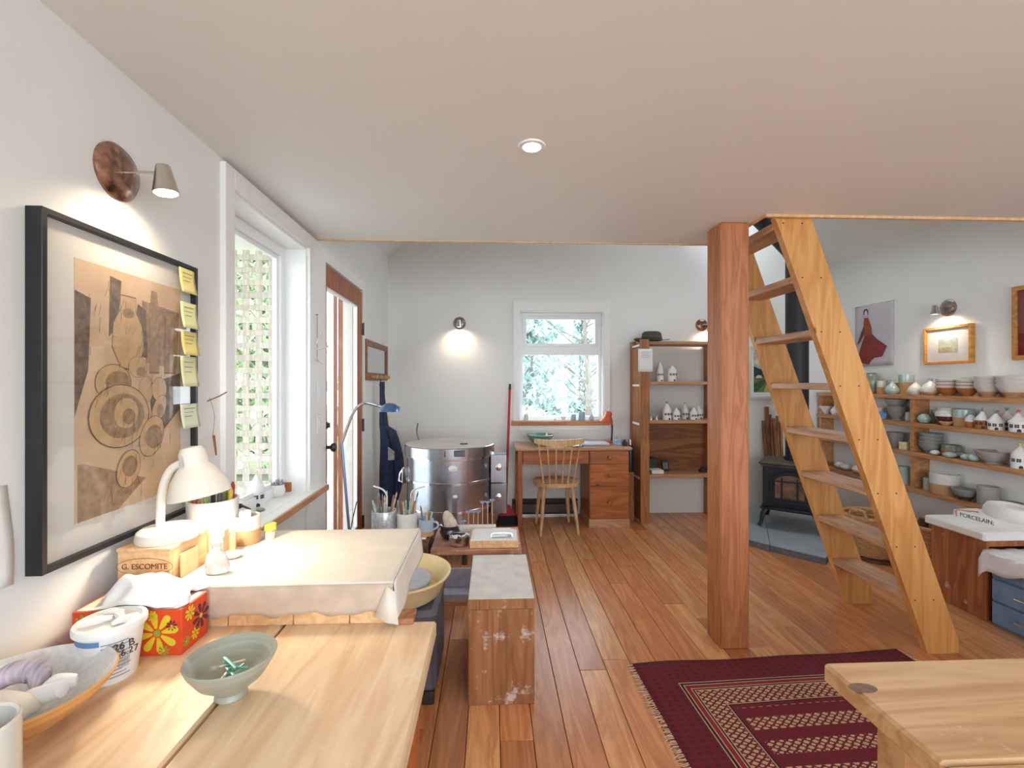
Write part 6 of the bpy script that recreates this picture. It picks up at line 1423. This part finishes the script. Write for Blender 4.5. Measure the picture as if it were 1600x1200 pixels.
def sp_(nm, lab, cat, px, lev, w, h, prof, mats, mis=None, dx=0.0, group=None, dz=0.0):
    p = spos(px, XS + dx); k_ = W(px, 1.0)
    return pot(nm, lab, cat, (XS + dx, p.y, SZ[lev] + 0.0006 + dz), prof(w * k_ / 2, h * k_), mats, mis, 26, group)
P_cup = P_cyl
def P_tall(r, h): return [(0, 0), (r * 0.62, 0), (r * 0.85, h * 0.2), (r, h * 0.55), (r * 0.9, h * 0.8), (r * 0.55, h * 0.95), (r * 0.6, h), (r * 0.5, h), (r * 0.45, h * 0.93), (0, h * 0.85)]
def P_egg(r, h): return [(0, 0), (r * 0.55, h * 0.06), (r * 0.92, h * 0.3), (r, h * 0.5), (r * 0.85, h * 0.75), (r * 0.45, h * 0.94), (0, h)]
def P_pot(r, h): return [(0, 0), (r * 0.68, 0), (r * 0.86, h * 0.25), (r * 0.95, h * 0.5), (r * 0.92, h * 0.7), (r * 0.78, h * 0.84), (r * 0.86, h * 0.93), (r * 0.97, h), (r * 0.88, h * 0.99), (r * 0.70, h * 0.85), (r * 0.8, h * 0.6), (0, h * 0.2)]
two = lambda n_low, n: [1] * n_low + [0] * (n - n_low)
# top shelf
sp_('olive_vase', 'dark olive shouldered vase on the top pottery shelf', 'vase', 1362, 0, 22, 32, P_tall, OLIVE)
sp_('white_rim_cup', 'tan cup with a white glazed rim beside the olive vase', 'cup', 1377, 0, 12, 20, P_cup, [WHITEGL, TANCL], [1, 1, 1, 0, 0, 0, 0, 0])
sp_('grey_lidded_jar', 'small grey rounded jar behind the celadon bud vase', 'jar', 1388, 0, 12, 22, P_round, GREYGL, None, 0.045)
sp_('celadon_bud_vase', 'pale celadon bud vase with a pinched neck on the top pottery shelf', 'vase', 1394, 0, 20, 22, P_onion, CELADON, None, -0.03)
sp_('plain_tan_cup', 'low tan cup half hidden behind the tall green rimmed beaker', 'cup', 1405, 0, 10, 18, P_cup, TANCL, None, 0.045)
sp_('green_rim_beaker', 'tall tan beaker with a green glazed rim on the top pottery shelf', 'beaker', 1416, 0, 19, 31, lambda r, h: [(0, 0), (r * 0.9, 0), (r * 0.95, h * 0.5), (r, h * 0.62), (r, h), (r * 0.9, h), (r * 0.88, h * 0.1), (0, h * 0.08)], [CELADON, TANCL], [1, 1, 1, 0, 0, 0, 0], 0.03)
sp_('white_onion_bottle', 'small white onion shaped bottle on the top pottery shelf', 'bottle', 1430, 0, 21, 23, P_onion, WHITEGL, None, -0.025)
sp_('white_sand_bottle', 'large white and sand onion bottle lit by the sconce', 'bottle', 1454, 0, 27, 27, P_onion, [WHITEGL, TANCL], two(2, 10))
def stack(px, lev, w, n, lab, mats, mis, h=14, dz=5.0, nm='glazed_bowl', dx=0.0):
    for i in range(n):
        word = ['bottom', 'second', 'third', 'top'][i] if i < n - 1 else 'top'
        sp_(nm, '%s bowl of the %s' % (word, lab), 'bowl', px, lev, w * (1 - 0.012 * i), h, P_bowl, mats, mis, dx, None, i * dz * W(px, 1.0))
mb2 = [1, 1, 1, 1, 0, 0, 0, 0, 0, 0]
stack(1481, 0, 31, 3, 'white and brown stack lit by the sconce', [WHITEGL, BROWNCL], mb2, 16, 5)
stack(1512, 0, 29, 3, 'white and brown stack beside the lit stack', [WHITEGL, BROWNCL], mb2, 16, 5)
stack(1545, 0, 36, 3, 'big cream stack with tan feet on the top pottery shelf', [WHITEGL, TANCL], [1, 1, 1, 0, 0, 0, 0, 0, 0, 0], 20, 6)
stack(1584, 0, 42, 3, 'widest pale stack below the crimson picture', [WHITEGL, TANCL], [1, 1, 1, 0, 0, 0, 0, 0, 0, 0], 21, 6)
# second shelf
stack(1291, 1, 20, 1, 'dimpled white pair at the end of the second pottery shelf', WHITEC, None, 12)
sp_('brown_rim_bowl', 'brown bowl resting in the dimpled white bowl', 'bowl', 1291, 1, 18, 11, P_bowl, BROWNCL, None, 0, None, 0.05)
tpz = sp_('white_teapot', 'small round white pot with a knob on the second pottery shelf', 'pot', 1305, 1, 13, 17, P_onion, WHITEC, None, -0.02)
sp_('white_tumbler', 'white tumbler half behind the ladder stringer', 'cup', 1317, 1, 14, 14, P_cup, WHITEC, None, -0.02)
sp_('white_small_jar', 'small white jar behind the blue card', 'jar', 1376, 1, 13, 18, P_cup, WHITEGL, None, 0.02)
p = spos(1383); tag(obj('blue_card', MB().box(-0.045, -0.001, 0, 0.045, 0.001, 0.055, 0.0), plain('bright_blue_card', srgb(80, 140, 206), 0.5, var=0.2, scale=60), None, (XS - 0.055, p.y, SZ[1] + 0.03), (R(-8), R(8), R(-60))), 'bright blue printed card leaning among the pots', 'card')
bpy.data.objects['blue_card'].location.z = SZ[1] + 0.012
sp_('footed_bowl', 'lower of two grey stoneware footed bowls on the second pottery shelf', 'bowl', 1401, 1, 26, 22, lambda r, h: [(0, 0), (r * 0.5, 0), (r * 0.42, h * 0.16), (r * 0.8, h * 0.5), (r, h), (r * 0.93, h), (r * 0.7, h * 0.5), (0, h * 0.25)], GREYGL, None, 0)
sp_('footed_bowl', 'upper of two grey stoneware footed bowls on the second pottery shelf', 'bowl', 1399, 1, 27, 16, P_bowl, GREYGL, None, 0, None, 0.092)
sp_('small_white_cup', 'small white cup tucked beside the shelf divider', 'cup', 1420, 1, 9, 14, P_cup, WHITEGL, None, 0.03)
sp_('celadon_gourd', 'celadon gourd bottle next to the shelf divider', 'bottle', 1444, 1, 17, 15, P_egg, CELADON, None, -0.03)
sp_('green_gourd', 'green glazed gourd with a stalk behind the celadon gourd', 'ornament', 1456, 1, 14, 21, P_onion, OLIVE, None, 0.035)
sp_('oxblood_jar', 'oxblood red jar with a white rolled neck on the second pottery shelf', 'jar', 1479, 1, 29, 27, P_pot, [WHITEGL, OXBL], two(3, 11))
sp_('tan_saucer', 'small tan saucer in front of the oxblood red jar', 'saucer', 1478, 1, 17, 6, P_bowl, TANCL, None, -0.062)
sp_('green_white_jar', 'straight jar with green and white glaze over tan clay', 'jar', 1506, 1, 26, 27, P_cup, [CELADON, TANCL], [1, 1, 1, 0, 0, 0, 0, 0], 0.015)
sp_('round_brown_jar', 'round brown jar with a white shoulder beside the clay houses', 'jar', 1517, 1, 15, 20, P_round, [WHITEGL, BROWNCL], two(3, 9), -0.045)
BLUEF, REDF = plain('blue_finial', srgb(112, 146, 156), 0.4), plain('red_finial', srgb(190, 96, 72), 0.4)
for (px, w_, h_, bm, fin, fm, dx, lab) in (
    (1535, 18, 27, BROWNCL, 'spike', BLUEF, -0.035, 'brown ceramic house with a white roof and blue spike'),
    (1556, 19, 26, WHITEC, 'leaves', BLUEF, -0.035, 'white ceramic house with blue grey leaves on its roof'),
    (1573, 17, 31, GREYGL, 'leaves', BLUEF, 0.035, 'grey ceramic house with a blue flower behind the white ones'),
    (1591, 21, 30, WHITEC, 'star', REDF, -0.035, 'white ceramic house with many windows and a red star')):
    p = spos(px, XS + dx); k_ = W(px, 1.0)
    house((XS + dx, p.y, SZ[1] + 0.0006), w_ * k_ / 2, h_ * k_, bm, WHITEC, lab, fin, fm, R(-52), 0.5, 1.1, 'ceramic houses on the pottery shelves')
# third shelf
sp_('white_flat_dish', 'flat white dish on the third pottery shelf behind the ladder', 'dish', 1314, 2, 26, 8, P_bowl, WHITEGL)
sp_('brown_grey_bowl', 'deep brown grey bowl on the third pottery shelf', 'bowl', 1400, 2, 25, 24, P_bowl, GREYGL)
p = spos(1415); tag(obj('patterned_box', MB().box(-0.03, -0.035, 0, 0.03, 0.035, 0.065, 0.003), plain('yellow_patterned', srgb(212, 208, 162), 0.6, var=0.25, scale=50), None, (XS - 0.02, p.y - 0.02, SZ[2] + 0.0006)), 'pale yellow patterned box on the third pottery shelf', 'box')
stack(1455, 2, 31, 4, 'grey blue stack on the third pottery shelf', [GREYGL, WHITEGL], [0] * 10, 15, 5.5, dx=0.0)
sp_('mottled_green_cup', 'mottled green and brown cup behind the celadon stones', 'cup', 1486, 2, 24, 18, P_cup, [plain('mottled_green', srgb(120, 128, 116), 0.35, var=0.5, scale=30), BROWNCL], [1, 1, 1, 0, 0, 0, 0, 0], 0.02)
for (px, w_, h_, dx, lab) in ((1461, 13, 8, -0.055, 'small white egg shaped stone before the bowl stack'), (1484, 18, 9, -0.055, 'pale celadon egg stone before the mottled cup'), (1500, 16, 9, 0.02, 'blue grey egg stone behind the celadon ones'), (1509, 13, 10, -0.05, 'celadon egg stone in the middle of the group'), (1521, 15, 11, -0.045, 'green celadon egg stone beside the wide dish')):
    sp_('egg_stone', lab, 'stone', px, 2, w_, h_, P_egg, CELADON if px != 1461 else WHITEGL, None, dx, 'egg shaped stones')
sp_('wide_grey_dish', 'wide flaring grey stone dish on the third pottery shelf', 'dish', 1553, 2, 46, 19, P_bowl, plain('rough_grey_clay', srgb(166, 160, 154), 0.7, var=0.15, scale=30))
p = spos(1594, XS - 0.03); k_ = W(1594, 1.0)
house((XS - 0.03, p.y, SZ[2] + 0.0006), 10.5 * k_, 36 * k_, WHITEC, WHITEC, 'tall white ceramic house with a yellow green top on the third pottery shelf', 'disc', GOLD, R(-52), 0.58, 1.0, 'ceramic houses on the pottery shelves')
# fourth shelf
for (px, w_, h_, lab) in ((1312, 15, 12, 'round white lump at the end of the lowest pottery shelf'), (1322, 16, 10, 'flatter white lump beside the round one'), (1343, 22, 14, 'pale oval lidded dish on the lowest pottery shelf')):
    sp_('white_lump', lab, 'ornament', px, 3, w_, h_, P_egg, WHITEGL, None, -0.02, 'white lumps on the lowest shelf')
for i in range(2): sp_('pale_blue_cup', ['lower', 'upper'][i] + ' pale blue cup of the pair stacked beside the divider', 'cup', 1414, 3, 17, 15, P_cup, CELADON, None, 0.0, None, i * 13 * W(1414, 1.0))
sp_('celadon_cup', 'small celadon cup beside the large cream cylinder', 'cup', 1451, 3, 13, 19, P_cup, CELADON)
sp_('cream_cylinder', 'large cream and tan cylinder pot on the lowest pottery shelf', 'pot', 1476, 3, 37, 32, P_cup, [WHITEGL, TANCL], [1, 1, 1, 0, 0, 0, 0, 0])
sp_('dark_foot_bowl', 'grey bowl with a dark foot before the cream cylinder', 'bowl', 1508, 3, 32, 17, P_bowl, [GREYGL, plain('dark_clay_foot', srgb(70, 60, 54), 0.6)], [1, 1, 1, 0, 0, 0, 0, 0, 0, 0], -0.03)
sp_('grey_cylinder', 'plain grey cylinder vase on the lowest pottery shelf', 'vase', 1544, 3, 26, 29, P_cup, plain('grey_clay', srgb(160, 156, 152), 0.6, var=0.1))
sp_('glass_green_bottle', 'dark green low dish behind the plaster mould', 'dish', 1580, 3, 30, 12, P_bowl, OLIVE)

# art on the right-hand wall
def rw(px, py, off=0.0):
    p = at_x(px, py, XR - off); return p.y, p.z
ya_, zt_ = rw(1337, 480); yb_, zt2 = rw(1397, 468); zb_ = rw(1337, 573)[1]
pst = thing('hanging_poster', 'unframed poster of a figure in a long red dress', 'poster', (XR, ya_, zb_), -PI / 2)   # local x runs towards the camera
pw2, ph2 = ya_ - yb_, zt_ - zb_
obj('sheet', MB().sheet(lambda a, c: (a * pw2, -0.004 - 0.006 * math.sin(a * 3) ** 2, c * ph2), 12, 12), plain('grey_lilac_paper', srgb(196, 190, 196), 0.8, var=0.08, scale=5), pst, solid=0.0008)
obj('hanging_rail', MB().box(-0.01, -0.010, ph2 - 0.006, pw2 + 0.01, -0.001, ph2 + 0.004, 0.002), TRIMW, pst)
def fig(name, pts_, col, d):
    v = [(pw2 * a, -0.0125 - 0.0005 * d, ph2 * c) for a, c in pts_]
    obj(name, MB().add(v, [tuple(range(len(v)))]), plain(name + '_colour', col, 0.7, var=0.15, scale=20), pst)
fig('printed_skirt', [(0.30, 0.52), (0.46, 0.53), (0.62, 0.42), (0.86, 0.30), (0.74, 0.14), (0.55, 0.13), (0.46, 0.08), (0.40, 0.02), (0.22, 0.05), (0.10, 0.16), (0.20, 0.36)], srgb(134, 50, 46), 0)
fig('printed_bodice', [(0.27, 0.50), (0.48, 0.51), (0.47, 0.62), (0.38, 0.78), (0.27, 0.79), (0.25, 0.64)], srgb(150, 74, 46), 1)
fig('printed_sleeve', [(0.26, 0.66), (0.30, 0.58), (0.16, 0.40), (0.08, 0.36), (0.12, 0.44)], srgb(118, 52, 50), 2)
fig('printed_hair', ell(0.32, 0.875, 0.065, 0.055), srgb(44, 38, 44), 3)
fig('printed_face', ell(0.325, 0.86, 0.042, 0.045), srgb(214, 196, 190), 4)
def oak_frame(name, label, px0, px1, pyt, pyb, fw, dep, mat_w, art):
    y0_, z1_ = rw(px0, pyt, dep); y1_, _ = rw(px1, pyt, dep); z0_ = rw(px0, pyb, dep)[1]
    t_ = thing(name, label, 'picture', (XR, y0_, z0_), -PI / 2); w2_, h2_ = y0_ - y1_, z1_ - z0_
    m = MB(); fr_xz(m, 0, w2_, 0, h2_, fw, -dep, -0.001, 0.002); obj('frame', m, OAK, t_)
    obj('mat_board', MB().box(fw, -dep * 0.5, fw, w2_ - fw, -0.002, h2_ - fw), mat_w, t_)
    art(t_, w2_, h2_, dep, fw)
    obj('glazing', MB().box(fw, -dep * 0.7, fw, w2_ - fw, -dep * 0.66, h2_ - fw), PGLASS, t_)
def art1(t_, w2_, h2_, dep, fw):
    obj('print', MB().box(w2_ * 0.30, -dep * 0.5 - 0.001, h2_ * 0.30, w2_ * 0.70, -dep * 0.5, h2_ * 0.68), plain('pastel_print', srgb(206, 208, 188), 0.7, var=0.22, scale=28), t_)
    obj('print_band', MB().box(w2_ * 0.30, -dep * 0.5 - 0.0015, h2_ * 0.56, w2_ * 0.70, -dep * 0.5 - 0.001, h2_ * 0.68), plain('pastel_sky', srgb(186, 206, 208), 0.7, var=0.12, scale=28), t_)
    obj('print_band', MB().box(w2_ * 0.30, -dep * 0.5 - 0.0015, h2_ * 0.30, w2_ * 0.58, -dep * 0.5 - 0.001, h2_ * 0.44), plain('pastel_ground', srgb(196, 186, 150), 0.7, var=0.2, scale=40), t_)
oak_frame('framed_print', 'small oak framed pastel print in a wide white mat', 1442, 1517, 514, 570, 0.02, 0.035, PAPER, art1)
CRIM = plain('crimson_field', srgb(134, 44, 52), 0.7, var=0.06, scale=6)
def art2(t_, w2_, h2_, dep, fw):
    obj('painted_field', MB().box(fw, -dep * 0.5 - 0.001, fw, w2_ - fw, -dep * 0.5, h2_ * 0.46), plain('deep_crimson', srgb(140, 34, 40), 0.7, var=0.06), t_)
oak_frame('framed_crimson_picture', 'oak framed picture of plain crimson fields', 1580, 1680, 449, 563, 0.03, 0.03, CRIM, art2)

# ================================================================== baskets, cabinets, plaster mould
WICK = plain('wicker', srgb(186, 142, 96), 0.8, var=0.25, scale=60)
def basket(loc, r, h, label, handle=True):
    t_ = thing('wicker_basket', label, 'basket', loc, 0.4)
    m = MB(); n, rows = 28, max(8, int(h / 0.02))
    for j in range(rows):
        z = 0.012 + (h - 0.02) * j / (rows - 1); rr2 = r * (0.8 + 0.2 * j / (rows - 1))
        pts_ = [(rr2 * math.cos(2 * PI * k_ / 56) * (1 + 0.022 * (1 if (k_ // 2 + j) % 2 else -1)), rr2 * math.sin(2 * PI * k_ / 56) * (1 + 0.022 * (1 if (k_ // 2 + j) % 2 else -1)), z) for k_ in range(57)]
        m.tube(pts_, 0.0105, 5, caps=False)
    m.lathe([(0, 0.004), (r * 0.8, 0.004), (r * 0.8, 0.012), (0, 0.012)], 24)
    obj('woven_wall', m, WICK, t_)
    obj('rim', MB().tube([(r * 1.02 * math.cos(2 * PI * k_ / 40), r * 1.02 * math.sin(2 * PI * k_ / 40), h) for k_ in range(41)], 0.016, 8, caps=False), WICK, t_)
    if handle:
        for s_ in (-1, 1): obj('handle', MB().tube([(s_ * r * 1.0, -0.06, h), (s_ * r * 1.04, -0.045, h + 0.06), (s_ * r * 1.04, 0.045, h + 0.06), (s_ * r * 1.0, 0.06, h)], 0.012, 8), WICK, t_)
    return t_
b1 = at_z(1353, 868, 0.02)
tag(obj('round_wooden_tray', MB().lathe([(0, 0), (0.20, 0), (0.21, 0.008), (0.21, 0.016), (0, 0.014)], 36), DARKW, None, (b1.x + 0.10, b1.y + 0.06, 0)), 'round dark wooden tray on the floor under the handled basket', 'tray')
basket((b1.x + 0.10, b1.y + 0.06, 0.0165), 0.19, 0.30, 'tall wicker basket with looped handles under the ladder')
b2 = at_z(1440, 880, 0.0)
basket((3.14, 3.14, 0.0), 0.15, 0.34, 'narrow wicker basket between ladder and clay cabinet', False)
for i in range(4):
    a = i * 1.5; lump('firewood_stick', ['thick', 'thin', 'dark', 'split'][i] + ' stick of firewood in the narrow wicker basket', 'firewood', [(0.08 * math.cos(a), 0.08 * math.sin(a), 0.03), (0.10 * math.cos(a), 0.10 * math.sin(a), 0.45 + 0.03 * i)], [0.024, 0.020 + 0.003 * i], plain('firewood_bark_%d' % i, srgb(70 + 14 * i, 48 + 10 * i, 38 + 6 * i), 0.9, var=0.3, scale=30), 'firewood in the narrow basket', (3.14, 3.14, 0.0), 8)
# brown cabinet with plaster top
q0 = at_z(1523, 962, 0); CXL = q0.x
yN_ = at_x(1541, 850, CXL).y; yF_ = at_x(1455, 850, CXL).y
zc_ = at_x(1541, 845, CXL).z
cab = thing('clay_cabinet', 'brown clay stained wooden cabinet beside the blue drawers', 'cabinet', (CXL, yN_, 0))
cdp = yF_ - yN_
XC1 = 0.58
obj('side_panel', MB().box(0, 0, 0, 0.02, cdp, zc_ - 0.002, 0.002), CABW, cab); obj('side_panel', MB().box(XC1 - 0.02, 0, 0, XC1, cdp, zc_ - 0.002, 0.002), CABW, cab)
obj('back_panel', MB().box(0.0205, cdp - 0.012, 0, XC1 - 0.0205, cdp, zc_ - 0.002), CABW, cab)
obj('top_rail', MB().box(0.0205, 0.0, zc_ - 0.035, XC1 - 0.0205, 0.02, zc_ - 0.002, 0.002), CABW, cab)
obj('shelf', MB().box(0.0205, 0.003, 0.10, XC1 - 0.0205, cdp - 0.0125, 0.12), CABW, cab)
obj('front_panel', MB().box(0.0205, 0.004, 0.0, XC1 - 0.0205, 0.018, zc_ - 0.09, 0.002), CABW, cab)
slab = tag(obj('plaster_slab', MB().box(-0.03, -0.015, 0, XC1 + 0.02, cdp + 0.02, 0.05, 0.008), PLASTER, None, (CXL, yN_, zc_)), 'thick white plaster slab lying on the brown clay cabinet', 'plaster slab')
zm = zc_ + 0.0505
pa_ = at_z(1490, 806, zm); pb2 = at_z(1560, 825, zm)
dirp = (pb2 - pa_); ang = math.atan2(dirp.y, dirp.x)
mould = thing('plaster_mould', 'rounded white plaster mould on a lettered board', 'mould', (pa_.x, pa_.y, zm), ang)
ml_ = dirp.length * 1.02
obj('mould_board', MB().prism([(0, 0), (ml_, 0), (ml_ + 0.20, 0.13), (ml_ + 0.05, 0.30), (-0.01, 0.17)], 0, 0.042), PLASTER, mould)
text('lettering', 'PORCELAIN;', 0.034, INK, mould, (ml_ * 0.52, -0.0006, 0.020), (R(90), 0, 0))
obj('mould_dome', MB().lathe([(0.0, 0.0425), (0.125, 0.0425), (0.13, 0.055), (0.125, 0.085), (0.108, 0.112), (0.085, 0.118), (0.080, 0.116), (0.07, 0.106), (0, 0.103)], 40, Matrix.Translation((ml_ * 0.80, 0.145, 0)) @ Matrix.Rotation(R(-20), 4, 'Z') @ Matrix.Diagonal((1.25, 0.80, 1, 1))), PLASTER, mould)
obj('red_cord', MB().tube(spline([(0.022, -0.004, 0.006), (0.020, -0.002, 0.043), (0.06, 0.03, 0.046), (0.07, 0.06, 0.046), (0.10, 0.05, 0.05)], 5), 0.0035, 6), plain('coral_cord', srgb(206, 110, 96), 0.7), mould)
# blue drawers
bz = 0.40
q1_ = at_z(1600, 1007, 0)
by1, by0 = yN_ - 0.025, 1.75
blu = thing('blue_drawer_cabinet', 'low blue painted metal drawer cabinet under the white cloth', 'cabinet', (CXL - 0.005, by0, 0))
bl = by1 - by0
obj('carcass', MB().box(0.014, 0, 0, 0.55, bl, bz, 0.003), BLUEP, blu)
for i in range(3):
    z0_ = 0.015 + 0.128 * i
    for (ya2, yb2) in ((bl * 0.5 + 0.004, bl - 0.008), (0.008, bl * 0.5 - 0.004)):
        dd = obj('drawer', MB().box(0, ya2, z0_, 0.0135, yb2, z0_ + 0.118, 0.003), BLUEP, blu)
        ym = (ya2 + yb2) / 2
        obj('handle', MB().tube([(0.0, ym - 0.05, z0_ + 0.06), (-0.022, ym - 0.045, z0_ + 0.06), (-0.022, ym + 0.045, z0_ + 0.06), (0.0, ym + 0.05, z0_ + 0.06)], 0.005, 8), CHROME, dd)
def drape(a, c):
    # a across the cabinet from the room side, c along it
    y = -0.02 + c * (bl + 0.045); dr_ = 0.13 + 0.05 * math.sin(c * 5 + 1.2) + 0.02 * math.sin(c * 17); l = a * (dr_ + 0.57)
    end = max(0, (c - 0.93) / 0.07); end0 = max(0, (0.05 - c) / 0.05)
    if l < dr_: return (-0.040 - 0.008 * math.sin(c * 13) * (1 - l / dr_), y, bz + 0.012 - (dr_ - l) - 0.05 * end * end)
    return (-0.036 + (l - dr_), y, bz + 0.008 + 0.006 * math.sin(a * 19 + c * 6) ** 2 - 0.02 * end * end * 0)
tag(obj('dust_cloth', MB().sheet(drape, 26, 40), SHEETW, None, (CXL - 0.005, by0, 0), solid=0.003), 'white cotton cloth draped over the blue drawer cabinet', 'cloth')
